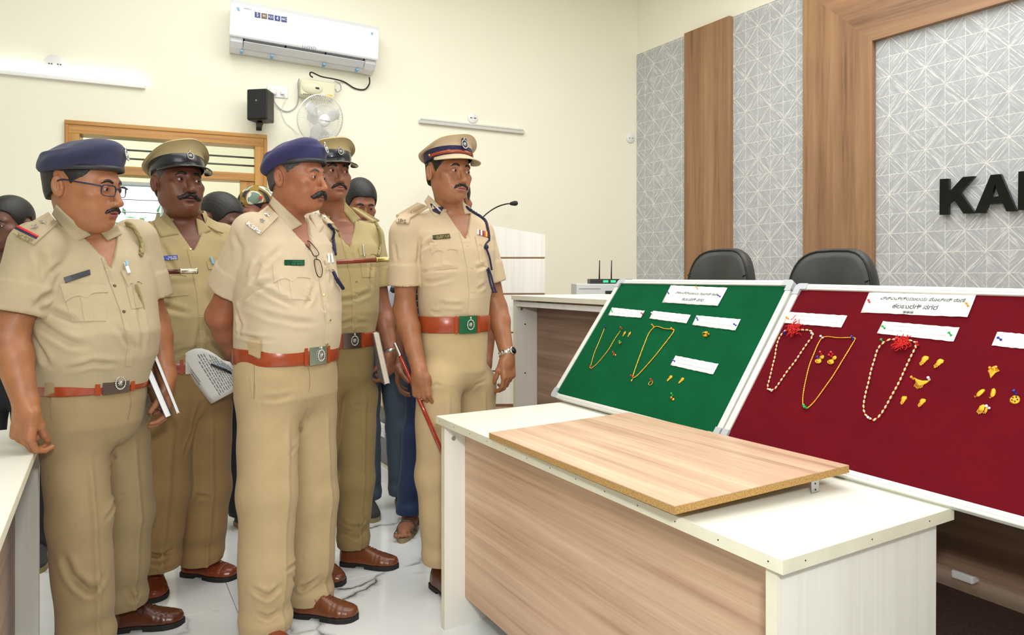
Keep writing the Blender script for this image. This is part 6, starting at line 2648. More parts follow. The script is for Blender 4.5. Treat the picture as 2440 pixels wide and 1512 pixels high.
# ------------------------------------------------------------ shoes
def shoe(s, heel, toe, mat, sole_mat, laces=True, w=.048, h=.075, sole=.018, heel_h=.026, kind='derby', stripes=False):
    """heel and toe are ground points in person space"""
    heel, toe = Vector(heel), Vector(toe)
    heel.z = toe.z = 0 if abs(heel.z) < .2 else heel.z
    d = toe - heel
    Lg = d.length
    d.normalize()
    z0 = heel.z
    Ms_ = Matrix(((d.x, -d.y, 0, heel.x), (d.y, d.x, 0, heel.y), (0, 0, 1, z0), (0, 0, 0, 1)))
    tx = np.array([0, .05, .15, .3, .45, .6, .75, .88, .96, 1.0]) * Lg
    ww = np.array([.30, .60, .72, .70, .76, .94, 1.0, .86, .60, .22]) * w
    hh = np.array([.70, .92, 1.0, 1.0, .88, .68, .52, .42, .36, .22]) * h

    def f(p):
        x = p[:, 0]
        W_ = np.interp(x, tx, ww)
        Hh = np.interp(x, tx, hh)
        zz = (p[:, 2] - sole) / Hh
        q = (np.abs(p[:, 1] / W_) ** 2.4 + np.abs(np.maximum(zz, 0)) ** 2.2) ** (1 / 2.3)
        dd = (q - 1) * np.minimum(W_, Hh)
        dd = smax(dd, sole - p[:, 2], .004)
        dd = np.maximum(dd, np.maximum(-x, x - Lg))
        if kind == 'derby':
            cr = np.exp(-((x - .70 * Lg) / .006) ** 2) * .0012 + np.exp(-((x - .64 * Lg) / .005) ** 2) * .001 * (p[:, 2] > sole + .02)
            cap_ = np.exp(-((x - .80 * Lg) / .0022) ** 2) * .001
            dd = dd + cr + cap_
        return dd
    V, Q = sdf_mesh(f, (-.015, -w - .02, sole - .01), (Lg + .015, w + .02, sole + h + .02), .0034)
    Mn = np.array(Ms_, dtype=f32)
    o = obj('shoe', V @ Mn[:3, :3].T + Mn[:3, 3], Q, mat, s.e, True)
    key = 'shoe%d' % len(s.bv)
    s.add_bvh(key, V @ Mn[:3, :3].T + Mn[:3, 3], Q)
    # sole
    ol = []
    for i in range(31):
        a = i / 30
        x = Lg * (-.01 + 1.03 * a)
        ol.append((x, np.interp(x / Lg, [-.01, 0.0, .04, .15, .3, .45, .6, .75, .88, .97, 1.02], [.0, .5, .68, .76, .74, .79, .98, 1.05, .92, .62, .0]) * w))
    top_ = [(x, y) for x, y in ol] + [(x, -y) for x, y in ol[::-1][1:-1]]

    def slab(poly, za, zb):
        return rings_vf([[(x, y, za) for x, y in poly], [(x * 1.0, y * 1.02, (za + zb) / 2) for x, y in poly], [(x, y, zb) for x, y in poly]], True, True, True)
    parts = [slab(top_, .011 if heel_h > .015 else 0.0, sole + .001)]
    if heel_h > .015:
        hp = [(x, y) for x, y in ol if x < .30 * Lg] + [(x, -y) for x, y in ol[::-1] if x < .30 * Lg][:-1]
        parts.append(slab(hp, 0, .012))
        fp = [(x, y) for x, y in ol if x > .45 * Lg] + [(x, -y) for x, y in ol[::-1] if x > .45 * Lg][1:]
        parts.append(slab(fp, 0.0, .012))
    V, Fs = merge_vf(parts)
    obj('sole', [Ms_ @ Vector(v) for v in V], Fs, sole_mat, o)
    if laces:
        for i in range(5):
            x = Lg * (.40 + .045 * i)
            Hh = float(np.interp(x, tx, hh))
            pts = []
            for q in np.linspace(-1, 1, 7):
                yy = q * .016
                W_ = float(np.interp(x, tx, ww))
                zz = sole + Hh * (1 - abs(yy / W_) ** 2.4) ** (1 / 2.2) + .0012
                pts.append(Ms_ @ Vector((x + q * .004, yy, zz)))
            V, Fs = tube_vf(pts, .0014, 5)
            obj('lace', V, Fs, laces if not isinstance(laces, bool) else m_lace, o, True)
        x = Lg * .38
        zt = sole + float(np.interp(x, tx, hh)) * .98
        for sy_ in (-1, 1):
            pts = [(x + .01, 0, zt), (x - .004, sy_ * .018, zt + .004), (x + .004, sy_ * .034, zt - .014), (x + .018, sy_ * .036, zt - .030), (x + .022, sy_ * .026, zt - .012), (x + .012, 0, zt)]
            V, Fs = tube_vf([Ms_ @ q for q in spline(pts, 5)], .0013, 5)
            obj('lace_bow', V, Fs, laces if not isinstance(laces, bool) else m_lace, o, True)
    if stripes:
        for i in range(5):
            x = Lg * (.50 + .035 * i)
            Hh = float(np.interp(x, tx, hh))
            W_ = float(np.interp(x, tx, ww))
            pts = [Ms_ @ Vector((x, q * .03, sole + Hh * (1 - abs(q * .03 / W_) ** 2.4) ** (1 / 2.2) - .0003)) for q in np.linspace(-1, 1, 9)]
            V, Fs = tube_vf(pts, .0012, 5)
            obj('stitched_ridge', V, Fs, mat, o, True)
    return o


m_lace = plain('brown_lace', rgb(120, 64, 36), 0.8)
m_shoe = plain('tan_brown_shoe_leather', rgb(116, 64, 36), 0.3, var=0.16, scale=18, Coat_Weight=0.2, Coat_Roughness=0.15)
m_shoe_r = plain('red_brown_shoe_leather', rgb(124, 54, 28), 0.28, var=0.14, scale=18, Coat_Weight=0.25, Coat_Roughness=0.12)
m_shoe_d = plain('dark_brown_shoe_leather', rgb(92, 46, 26), 0.3, var=0.14, scale=18, Coat_Weight=0.35, Coat_Roughness=0.15)
m_sole = plain('black_rubber_sole', rgb(24, 22, 22), 0.6)


def flap_prof(u):
    """scalloped bottom of a pocket flap: two dips and a centre point"""
    return 0.74 + 0.26 * (math.exp(-((u - .5) / .10) ** 2)) + 0.20 * (abs(2 * u - 1) ** 3)


def pocket(s, quad, body_quad, mat, parent, button=None, bmat=None):
    if body_quad:
        s.decal(body_quad, 'pocket', mat, parent, .0018, 10, 8)
        tl, tr = body_quad[0], body_quad[1]
        br, bl = body_quad[2], body_quad[3]
        mt, mb = ((tl[0] + tr[0]) / 2, (tl[1] + tr[1]) / 2), ((bl[0] + br[0]) / 2, (bl[1] + br[1]) / 2)
        w = 0.13
        q = [(mt[0] + (tl[0] - mt[0]) * w * 2, mt[1] + (tl[1] - mt[1]) * w * 2), (mt[0] + (tr[0] - mt[0]) * w * 2, mt[1] + (tr[1] - mt[1]) * w * 2),
             (mb[0] + (br[0] - mb[0]) * w * 2, mb[1] + (br[1] - mb[1]) * w * 2), (mb[0] + (bl[0] - mb[0]) * w * 2, mb[1] + (bl[1] - mb[1]) * w * 2)]
        s.decal(q, 'pocket_pleat', mat, parent, .0032, 3, 6)
    s.decal(quad, 'pocket_flap', mat, parent, .0042, 22, 5, prof=flap_prof)
    if button:
        s.button(button[0], button[1], parent, .0068, bmat or m_brass)
        

def placket(s, pts, mat, parent, w=11):
    """raised front band between the two columns of pixels"""
    seg = []
    for a, b in zip(pts[:-1], pts[1:]):
        s.decal([(a[0] - w, a[1]), (a[0] + w, a[1]), (b[0] + w, b[1]), (b[0] - w, b[1])], 'placket', mat, parent, .0022, 3, 8)

# ============================================================ THE OFFICERS
LIP = rgb(150, 84, 72)
sk1 = skin_mat('skin_warm_brown', rgb(164, 108, 72), rgb(150, 86, 76))
sk2 = skin_mat('skin_deep_brown', rgb(112, 66, 46), rgb(96, 56, 48))
sk3 = skin_mat('skin_red_brown', rgb(160, 100, 68), rgb(140, 84, 72))
sk4 = skin_mat('skin_mid_brown', rgb(148, 96, 70), rgb(150, 92, 80))
sk5 = skin_mat('skin_golden_brown', rgb(162, 108, 74), rgb(162, 98, 84))
sh1 = cloth('khaki_shirt_warm', rgb(178, 162, 130))
sh2 = cloth('khaki_shirt_olive', rgb(170, 152, 108))
sh3 = cloth('khaki_shirt_pale', rgb(202, 184, 154))
sh4 = cloth('khaki_shirt_green', rgb(176, 158, 110))
sh5 = cloth('khaki_shirt_tan', rgb(202, 180, 146))
tr1 = cloth('khaki_trousers_warm', rgb(160, 139, 101))
tr2 = cloth('khaki_trousers_brown', rgb(150, 120, 76))
tr3 = cloth('khaki_trousers_pale', rgb(184, 161, 120))
tr4 = cloth('khaki_trousers_olive', rgb(152, 130, 82))
tr5 = cloth('khaki_trousers_tan', rgb(194, 169, 127))
k3 = lambda sc, ox, oy: (lambda *a: [(ox + x / sc, oy + y / sc) for x, y in a])
z1 = k3(2.52, 0, 300)
z2 = k3(2.749, 450, 300)
z3 = k3(3.024, 850, 280)


def hem(s, px, py, Y):
    v = s.L(px, py, Y)
    return v


# ---------------------------------------------------------------- senior officer beside the desk
s = Person(1082, 2.86, 26, 'person in khaki uniform and peaked cap with red strap, standing beside the front desk', sk5)
s.rows = [(1.04, 0, 0, .138, .112), (1.09, 0, 0, .141, .114), (1.17, 0, -.008, .150, .124), (1.27, 0, -.008, .162, .128), (1.36, 0, 0, .172, .122), (1.425, 0, .006, .170, .104), (1.465, 0, .01, .140, .086), (1.50, 0, .015, .090, .074), (1.530, 0, .018, .066, .066)]
s.neck = (0, .016, 1.515)
s.vz = 1.395
shR, elR, wrR = s.L(967, 556, 2.78), s.L(966, 742, 2.80), s.L(1000, 888, 2.70)
shL, elL, wrL = s.L(1140, 556, 2.96), s.L(1184, 735, 2.98), s.L(1209, 848, 2.90)
s.head_frame(1068, 412, 2.80, 34, 2, 2, 1.0)
add_head(s, dict(fat=.001, nose=1.05, gaze=(20, 10), eye=.0040, moustache=[(.000, -.0555, .0036), (.012, -.0565, .0050), (.024, -.0615, .0048), (.0310, -.0700, .0026)], brow=.95, neck_r=.057, hair_top=.075, hair_t=.008))
dw = lambda x, y, z: s.Mi.to_3x3() @ Vector((x, y, z))
add_arm(s, shR, elR, wrR, dict(v=(dw(.10, .02, -1), dw(.35, .95, .05)), ts=1, curl=[(38, 62, 45), (50, 70, 50), (56, 74, 55), (60, 76, 55)], thumb=(.85, .05, .8, 30)), rf=.043)
add_arm(s, shL, elL, wrL, dict(v=(dw(.04, -.06, -1), dw(-.72, .62, 0)), ts=-1, curl=[(18, 34, 26), (26, 42, 30), (32, 46, 34), (36, 50, 36)], thumb=(.85, .42, .30, 15)), rf=.043)
finish_body(s)
S5 = s
add_shirt(s, sh5, [(shR, elR), (shL, elL)], (.067, .064), .085, .66, seed=5, vwide=.50, folds=[
    (z3((450, 960), (530, 900), (560, 880)), .010, .006), (z3((440, 1120), (600, 1090), (720, 1085)), .008, .004),
    (z3((430, 1290), (600, 1340), (760, 1350)), .009, .005), (z3((430, 1190), (560, 1180), (700, 1150)), .009, .004),
    (z3((860, 1090), (930, 1060)), .009, .005), (z3((440, 1340), (540, 1400), (600, 1405)), .008, .005),
    (z3((870, 1240), (930, 1200)), .009, .004), (z3((270, 900), (290, 1040)), .009, .003), (z3((460, 880), (440, 1050)), .010, .006)])
hipR, knR, hmR = s.L(1046, 935, 2.80), s.L(1040, 1130, 2.80), s.L(1052, 1338, 2.80)
hipL, knL, hmL = s.L(1130, 935, 2.94), s.L(1132, 1130, 2.96), s.L(1130, 1305, 2.98)
add_trousers(s, tr5, [(hipR, knR, hmR), (hipL, knL, hmL)], 1.062, .140, .112, 0, 0, .80, .094, .082, .074, seed=5, folds=[
    ([(1015, 925), (1040, 915), (1085, 925)], .007, .002), ([(1110, 940), (1135, 915), (1160, 905)], .007, .002)])
bl = add_belt(s, .064, buckle='green')
collar(s, sh5)
C = s.shirt
s.decal(z3((522, 566), (642, 682), (572, 732), (492, 612)), 'collar_flap', sh5, C, .005, 10, 6, ('shirt', 'head'), lift=.003, relax=14, smooth=True)
s.decal(z3((752, 608), (830, 676), (812, 696), (772, 700)), 'collar_flap', sh5, C, .005, 6, 6, ('shirt', 'head'), lift=.003, relax=14, smooth=True)
s.decal(z3((534, 630), (628, 658), (600, 704), (552, 682)), 'gorget_patch', m_navyc, C, .002, 6, 4, ('shirt', 'head'), lift=.008)
s.decal(z3((545, 632), (556, 630), (616, 688), (606, 692)), 'gorget_bar', m_silver, C, .002, 3, 6, ('shirt', 'head'), lift=.0105)
s.decal(z3((440, 626), (516, 656), (386, 735), (288, 714)), 'epaulette', sh5, C, .004, 8, 8, lift=.006, relax=4)
s.decal(z3((287, 713), (387, 734), (380, 772), (285, 764)), 'epaulette_end', sh5, C, .006, 8, 3, lift=.006)
s.letters('IPS', z3((302, 728), (358, 738), (356, 764), (300, 756)), C, plain('dark_pewter', rgb(88, 80, 66), .35, .9), lift=.014, name='rank_letters')
for x, y in ((352, 692), (408, 684), (392, 702)):
    q = z3((x, y))[0]
    s.star(q[0], q[1], C, .0105, lift=.012)
q = z3((455, 650))[0]
hh = s.cast(q[0], q[1])
if hh:
    badge(s, hh[0] + hh[1] * .013, hh[1], .011, C, 'crest', 1.1)
placket(s, z3((752, 742), (792, 900), (826, 1080), (844, 1260), (832, 1424)), sh5, C)
for q in z3((752, 795), (795, 920), (827, 1083), (843, 1255), (832, 1425)):
    s.button(q[0], q[1], C, .0052, plain('khaki_button', rgb(200, 180, 130), .4))
pocket(s, z3((520, 882), (706, 885), (728, 962), (540, 990)), z3((535, 900), (716, 900), (726, 1085), (558, 1100)), sh5, C, z3((632, 940))[0], plain('khaki_button', rgb(200, 180, 130), .4))
pocket(s, z3((850, 858), (948, 872), (945, 925), (868, 935)), z3((858, 890), (945, 900), (938, 1075), (892, 1060)), sh5, C)
np_ = s.decal(z3((545, 850), (668, 838), (676, 868), (551, 881)), 'name_plate', plain('olive_name_plate', rgb(56, 56, 34), .3), C, .0035, 4, 2, lift=.001)
s.letters('III IIIIII II III', z3((575, 852), (664, 842), (666, 851), (577, 862)), C, m_brass, lift=.0075, thick=.0008)
s.letters('IIIIIIII I IIIII', z3((575, 864), (666, 853), (668, 862), (577, 874)), C, m_brass, lift=.0075, thick=.0008)
cols = [rgb(220, 220, 225), rgb(150, 70, 60), rgb(225, 220, 215), rgb(110, 60, 60), rgb(196, 70, 50), rgb(220, 190, 60), rgb(170, 60, 50)]
for i, c_ in enumerate(cols):
    a, b = i / 7, (i + 1) / 7
    L_ = lambda t, o: (865 + 83 * t, (806 if o == 0 else 842) + 22 * t)
    s.decal(z3(L_(a, 0), L_(b, 0), L_(b, 1), L_(a, 1)), 'medal_ribbon', plain('ribbon_%d' % i, c_, .7), C, .004, 2, 2)
s.cord(z3((800, 640), (850, 680), (892, 706), (920, 745), (935, 790), (946, 840), (948, 885)), .0048, 'lanyard', m_navyc, C, keys=('shirt', 'head'), braid=True)
s.cord(z3((948, 885), (926, 912), (922, 940)), .004, 'lanyard', m_navyc, C)
V, Fs = None, None
h = s.cast(*z3((924, 938))[0])
if h:
    bm = bmesh.new()
    bmesh.ops.create_uvsphere(bm, u_segments=14, v_segments=8, radius=.010, matrix=Matrix.Translation(h[0] + h[1] * .008))
    bm_obj('lanyard_knot', bm, m_navyc, C, True)
s.cord(z3((924, 945), (944, 1000), (955, 1060, ), (962, 1100)), .0042, 'lanyard', m_navyc, C, lift=.008)
pk = s.cast(*z3((942, 1090))[0])
if pk:
    Yk = (s.M @ pk[0]).y - .012
    for a_ in ([(940, 1090), (952, 1140), (965, 1200), (985, 1262)], [(948, 1080), (966, 1130), (985, 1200), (1006, 1262)]):
        pts = [s.L(*z3(q)[0], Yk + .0) for q in a_]
        V, Fs = tube_vf(spline(pts, 5), [.0042] * (5 * (len(pts) - 1)) + [.006])
        obj('lanyard_tail', V, Fs, m_navyc, C, True)
peaked_cap(s, sh5, m_navyc if False else cloth('navy_band_felt', rgb(40, 36, 72), .9, fold=.02), sh5, m_tan, pitch=-9, z0=.046, badge_on='crown', rise=.028, big=.92, badge_az=0)
hY, tY = 0, 0
shoe(s, s.L(1034, 1392, 2075 / 732), s.L(1034, 1392, 2075 / 732) + (s.Mi.to_3x3() @ Vector((.16, -.22, 0))), m_shoe_d, m_sole, True)
f0 = s.Mi @ Vector((-.155, 3.02, 0))
shoe(s, f0, f0 + Vector((.05, -.27, 0)), m_shoe_d, m_sole, True)
# watch
wv = (wrL - elL).normalized()
uu = wv.orthogonal().normalized()
vv = wv.cross(uu)
cw = wrL - wv * .012
rg = []
for r_, t in ((.030, -.009), (.0335, -.009), (.0335, .009), (.030, .009)):
    rg.append([cw + wv * t + (uu * math.cos(a) + vv * math.sin(a)) * r_ for a in np.linspace(0, 2 * PI, 33)[:-1]])
rg.append(rg[0])
V, Fs = rings_vf(rg)
wt = obj('watch_strap', V, Fs, m_silver, s.e, True)
for k in range(16):
    a = 2 * PI * k / 16
    c = cw + (uu * math.cos(a) + vv * math.sin(a)) * .0338
    V, Fs = tube_vf([c - wv * .008, c + wv * .008], .0022, 6)
    obj('strap_link', V, Fs, m_silver, wt, True)
od = dw(.75, -.65, .1).normalized()
od = (od - wv * od.dot(wv)).normalized()
Mw = od.to_track_quat('Z', 'Y').to_matrix().to_4x4()
Mw.translation = cw + od * .031
lathe('watch_case', [(0, 0), (.0165, 0), (.0178, .004), (.0165, .008), (.0145, .0085), (0, .0085)], m_silver, wt, 24, M=Mw)
lathe('watch_dial', [(0, .0086), (.0142, .0086), (.0142, .0092), (0, .0094)], m_black_gloss, wt, 24, M=Mw)
ring_p = s.L(990, 969, 2.70)


def finger_ring(fingers, i, j, t, mat=m_gold):
    a, b, ra, rb = fingers[i][j]
    c = a.lerp(b, t)
    d = (b - a).normalized()
    u = d.orthogonal().normalized()
    v = d.cross(u)
    r = ra + (rb - ra) * t + .0006
    rg = []
    for rr_, tt in ((r - .001, -.003), (r + .0012, -.0028), (r + .0012, .0028), (r - .001, .003)):
        rg.append([c + d * tt + (u * math.cos(q) + v * math.sin(q)) * rr_ for q in np.linspace(0, 2 * PI, 21)[:-1]])
    rg.append(rg[0])
    return rings_vf(rg)


fg = hand_parts(wrR, dw(.10, .02, -1), dw(.35, .95, .05), ts=1, curl=[(38, 62, 45), (50, 70, 50), (56, 74, 55), (60, 76, 55)])[1]
V, Fs = finger_ring(fg, 2, 1, .3)
obj('gold_ring', V, Fs, m_gold, s.e, True)


# batons are held things
def baton(a, b, r, label, tips=(True, True), mat=None, metal=None):
    a, b = Vector(a), Vector(b)
    d = (b - a)
    L = d.length
    M_ = d.to_track_quat('Z', 'Y').to_matrix().to_4x4()
    M_.translation = a
    e = empty('baton', mat=M_, label=label, cat='baton', group='swagger sticks carried by the officers')
    t0 = .055 if tips[0] else 0
    t1 = .055 if tips[1] else 0
    lathe('shaft', [(0, t0), (r, t0), (r * .95, L / 2), (r, L - t1), (0, L - t1)], mat or m_baton, e, 16)
    mt = metal or m_brass
    if tips[0]:
        lathe('metal_tip', [(0, 0), (r * .75, .002), (r * 1.0, .006), (r * 1.05, .052), (r * 1.2, .054), (r * 1.2, .058), (0, .058)], mt, e, 16)
    if tips[1]:
        lathe('metal_tip', [(0, L - .058), (r * 1.2, L - .058), (r * 1.2, L - .054), (r * 1.05, L - .050), (r * 1.12, L - .008), (r * 1.3, L - .006), (r * 1.1, L), (0, L)], mt, e, 16)
    return e


m_baton = plain('polished_red_brown_wood', rgb(132, 52, 30), .16, var=.12, scale=30, Coat_Weight=.6)
m_baton_r = plain('red_lacquered_wood', rgb(160, 44, 26), .12, var=.1, scale=30, Coat_Weight=.8)
m_baton_d = plain('dark_lacquered_wood', rgb(82, 34, 26), .16, var=.1, scale=30, Coat_Weight=.6)
baton(P(940, 816, 2.76), P(1077, 1130, 2.66), .0085, 'red lacquered baton slanting down in the senior officer\'s fist', (True, False), m_baton_r, m_silver)
baton(P(690, 631, 2.66), P(929, 617, 2.84), .0095, 'red brown baton with long brass tip, in front of the olive khaki officer', (False, True), m_baton)
baton(P(250, 652, 2.30), P(471, 645, 2.46), .0092, 'dark brown baton with metal tip pointing right behind the bespectacled officer', (False, True), m_baton_d, plain('pale_steel_tip', rgb(190, 178, 150), .25, .9))

# ---------------------------------------------------------------- officer in beret, centre front
s = Person(684, 2.52, 40, 'person in khaki uniform and navy beret, arms behind back, glasses hanging on chest', sk3)
S3 = s
s.rows = [(.955, 0, 0, .176, .150), (1.00, 0, -.004, .184, .158), (1.05, 0, -.010, .188, .160), (1.13, 0, -.014, .190, .161), (1.22, 0, -.006, .187, .153), (1.31, 0, .000, .184, .136), (1.37, 0, .004, .182, .118), (1.41, 0, .012, .155, .096), (1.445, 0, .02, .105, .084), (1.475, 0, .022, .074, .074)]
s.neck = (0, .020, 1.455)
s.vz = 1.335
shR, elR, wrR = s.L(606, 560, 2.42), s.L(524, 752, 2.52), s.L(585, 880, 2.74)
shL, elL, wrL = s.L(742, 556, 2.66), s.L(700, 740, 2.86), s.L(630, 880, 2.80)
s.head_frame(706, 423, 2.50, 57, 2, -2, 1.02)
add_head(s, dict(fat=.002, nose=1.12, jaw=1.05, gaze=(8, 3), eye=.0036, moustache=[(.000, -.0545, .0070), (.012, -.0565, .0090), (.024, -.0640, .0085), (.036, -.0700, .0066), (.042, -.0690, .0034)], brow=.9, neck_r=.062, hair_top=.06, hair_mat=m_hair_g, hair_t=.004, brow_mat=m_hair_g))
dw = lambda x, y, z: s.Mi.to_3x3() @ Vector((x, y, z))
add_arm(s, shR, elR, wrR, dict(v=(dw(.55, .1, -.6), dw(-.3, .9, -.2)), ts=1, curl=(40, 50, 40), thumb=(.6, .5, .5, 30)), ru=.054, rf=.049, rw=.032)
add_arm(s, shL, elL, wrL, dict(v=(dw(-.8, -.1, -.5), dw(.1, .9, -.1)), ts=-1, curl=(40, 50, 40), thumb=(.6, .5, .5, 30)), ru=.054, rf=.049, rw=.032)
finish_body(s)
add_shirt(s, sh3, [(shR, elR), (shL, elL)], (.080, .078), .085, .66, seed=2, vwide=.5, folds=[
    (z2((420, 1010), (440, 950), (470, 880)), .012, .008), (z2((330, 1160), (440, 1060), (560, 1010)), .011, .007), (z2((420, 1030), (560, 1110), (700, 1180)), .010, .005),
    (z2((310, 1210), (340, 1300), (330, 1380)), .010, .005), (z2((330, 1150), (520, 1240), (700, 1280), (830, 1290)), .011, .004),
    (z2((470, 940), (520, 870), (600, 800)), .010, .004), (z2((860, 1020), (880, 1180), (910, 1250)), .008, .005), (z2((820, 1040), (800, 1120), (760, 1180)), .009, .004),
    (z2((300, 1350), (420, 1390), (560, 1400)), .008, .005), (z2((880, 880), (930, 960), (930, 1040)), .009, .006), (z2((300, 700), (340, 800), (330, 900)), .012, .004)])
hipR, knR, hmR = s.L(640, 930, 2.44), s.L(636, 1180, 2.40), s.L(632, 1494, 2.38)
hipL, knL, hmL = s.L(730, 930, 2.60), s.L(742, 1180, 2.62), s.L(737, 1424, 2.62)
add_trousers(s, tr3, [(hipR, knR, hmR), (hipL, knL, hmL)], .976, .178, .150, 0, 0, .76, .108, .096, .086, seed=9, folds=[
    ([(690, 1085), (712, 1025), (732, 975)], .009, .006),
    ([(700, 940), (660, 950), (620, 950)], .010, .003), ([(690, 1370), (720, 1400), (760, 1375)], .009, .008), ([(600, 1400), (640, 1420), (668, 1395)], .010, .008),
    ([(610, 1460), (640, 1470), (665, 1455)], .008, .006), ([(680, 1360), (700, 1345), (720, 1330)], .008, .005), ([(600, 880), (604, 920), (606, 950)], .003, .003)])
m_seam = plain('khaki_seam', rgb(150, 128, 92), .9)
for q_ in ([(606, 868), (606, 905), (605, 950)], [(734, 872), (738, 915), (728, 955)]):
    s.cord(q_, .0010, 'seam', m_seam, s.trousers, keys=('trousers',))
s.decal([(596, 806), (626, 810), (624, 852), (598, 842)], 'belt_loop', tr3, s.trousers, .004, 4, 6, ('trousers', 'shirt'), lift=.009)
bl = add_belt(s, .056, buckle='silver', out=.007)
s.decal([(600, 812), (624, 812), (618, 856), (602, 848)], 'belt_tab', tr3, s.trousers, .004, 4, 6, ('belt', 'trousers'), lift=.002)
s.button(608, 848, s.trousers, .005, keys=('belt', 'trousers'))
collar(s, sh3, r0=.070, r1=.092)
C = s.shirt
s.decal(z2((548, 462), (745, 645), (662, 692), (530, 512)), 'collar_flap', sh3, C, .005, 12, 6, ('shirt', 'head'), lift=.003, relax=14, smooth=True)
s.decal(z2((785, 592), (850, 575), (880, 660), (846, 716)), 'collar_flap', sh3, C, .005, 8, 6, ('shirt', 'head'), lift=.003, relax=14, smooth=True)
s.decal(z2((512, 530), (584, 600), (464, 722), (366, 640)), 'epaulette', sh3, C, .004, 8, 8, lift=.006, relax=4)
s.decal(z2((392, 622), (480, 692), (462, 712), (370, 642)), 'letter_bar', m_silver if False else sh3, C, .002, 6, 2, lift=.010)
s.letters('KSPS', z2((394, 626), (476, 690), (460, 708), (376, 644)), C, m_silver, lift=.013, name='rank_letters')
for x, y in ((530, 566), (502, 596), (474, 628)):
    q = z2((x, y))[0]
    s.star(q[0], q[1], C, .0118, lift=.011)
s.decal(z2((818, 580), (880, 596), (940, 652), (900, 648)), 'epaulette', sh3, C, .004, 6, 6, lift=.008, relax=4)
for x, y in ((858, 600), (880, 612)):
    q = z2((x, y))[0]
    s.star(q[0], q[1], C, .009, lift=.013)
placket(s, z2((755, 668), (830, 800), (872, 1000), (900, 1150), (918, 1290), (905, 1425)), sh3, C, 8)
for q in z2((884, 1105), (924, 1270), (903, 1428)):
    s.button(q[0], q[1], C, .0052)
pocket(s, z2((546, 906), (770, 925), (797, 1004), (558, 1036)), z2((562, 920), (780, 930), (800, 1140), (600, 1130)), sh3, C, z2((686, 990))[0], m_silver)
pocket(s, z2((885, 880), (940, 890), (952, 950), (905, 960)), None, sh3, C)
s.decal(z2((624, 878), (755, 878), (755, 914), (625, 916)), 'name_plate', plain('green_name_plate', rgb(10, 66, 42), .3), C, .0035, 4, 2, lift=.001)
m_gprint = plain('pale_green_print', rgb(40, 120, 80), .4)
s.letters('IIIIIIII', z2((680, 883), (740, 882), (740, 892), (681, 893)), C, m_gprint, lift=.0075, thick=.0008)
s.letters('IIII IIIIII', z2((675, 898), (742, 897), (742, 908), (676, 910)), C, m_gprint, lift=.0075, thick=.0008)
for x in (905, 925):
    s.cord(z2((x, 840), (x + 4, 868), (x + 8, 896)), .0042, 'pen', m_white_pl, C, lift=.006)
s.cord(z2((905, 650), (938, 690), (955, 740), (962, 800), (950, 850)), .0052, 'lanyard', m_navyc, C, lift=.008, braid=True)
s.cord(z2((938, 950), (948, 990), (962, 1030)), .006, 'lanyard_tail', m_navyc, C, lift=.01)
s.cord(z2((950, 1000), (975, 1045), (1000, 1066)), .007, 'lanyard_tail', m_navyc, C, lift=.012)


def spectacles(s, pts_l, pts_r, bridge, arms, name, mat, parent, keys, r=.0013, lift=.006):
    e = None
    for loop in (pts_l, pts_r):
        ps = []
        for q in loop:
            h = s.cast(q[0], q[1], keys)
            if h:
                ps.append(h[0] + h[1] * lift)
        V, Fs = tube_vf(spline(ps, 4, True), r, 6, True)
        if e is None:
            e = obj(name, V, Fs, mat, parent, True)
        else:
            obj('lens_rim', V, Fs, mat, e, True)
        c = sum(ps, Vector()) / len(ps)
        Vg = [c] + spline(ps, 4, True)
        n = len(Vg) - 1
        obj('lens', Vg, [(0, 1 + i, 1 + (i + 1) % n) for i in range(n)], m_lens, e)
    for b in (bridge, arms):
        if b:
            ps = [(h[0] + h[1] * lift) for h in (s.cast(q[0], q[1], keys) for q in b) if h]
            if len(ps) > 1:
                V, Fs = tube_vf(ps, r, 6)
                obj('bridge', V, Fs, mat, e, True)
    return e


sl = NT('clear_lens')
sl.set((.95, .97, .97), .03)
sl.b.inputs['Transmission Weight'].default_value = 1.0
sl.b.inputs['IOR'].default_value = 1.02
sl.b.inputs['Alpha'].default_value = 0.25
m_lens = sl.m
spectacles(s, z2((768, 768), (800, 765), (830, 820), (838, 850), (808, 856), (785, 815)), z2((812, 880), (845, 885), (862, 940), (856, 990), (832, 985), (815, 930)), z2((820, 852), (828, 882)), z2((762, 762), (768, 800)), 'hanging_glasses', plain('dark_bronze_wire', rgb(70, 58, 50), .3, .8), C, ('shirt',), .0016, .009)
beret(s, m_navy2, droop=-22, side=-6, big=1.04, cy_=.012, bpos=8, z0=.040, h=.042, zc=.030)
heelL = s.L(702, 1462, 2075 / (1462 - 660))
toeL = s.L(852, 1474, 2075 / (1474 - 660))
shoe(s, heelL, toeL, m_shoe, m_sole, True, w=.049)
heelR = s.L(600, 1524, 2075 / (1524 - 660))
toeR = heelR + (s.Mi.to_3x3() @ Vector((.21, -.16, 0)))
shoe(s, heelR, toeR, m_shoe_r, m_sole, False, w=.050)

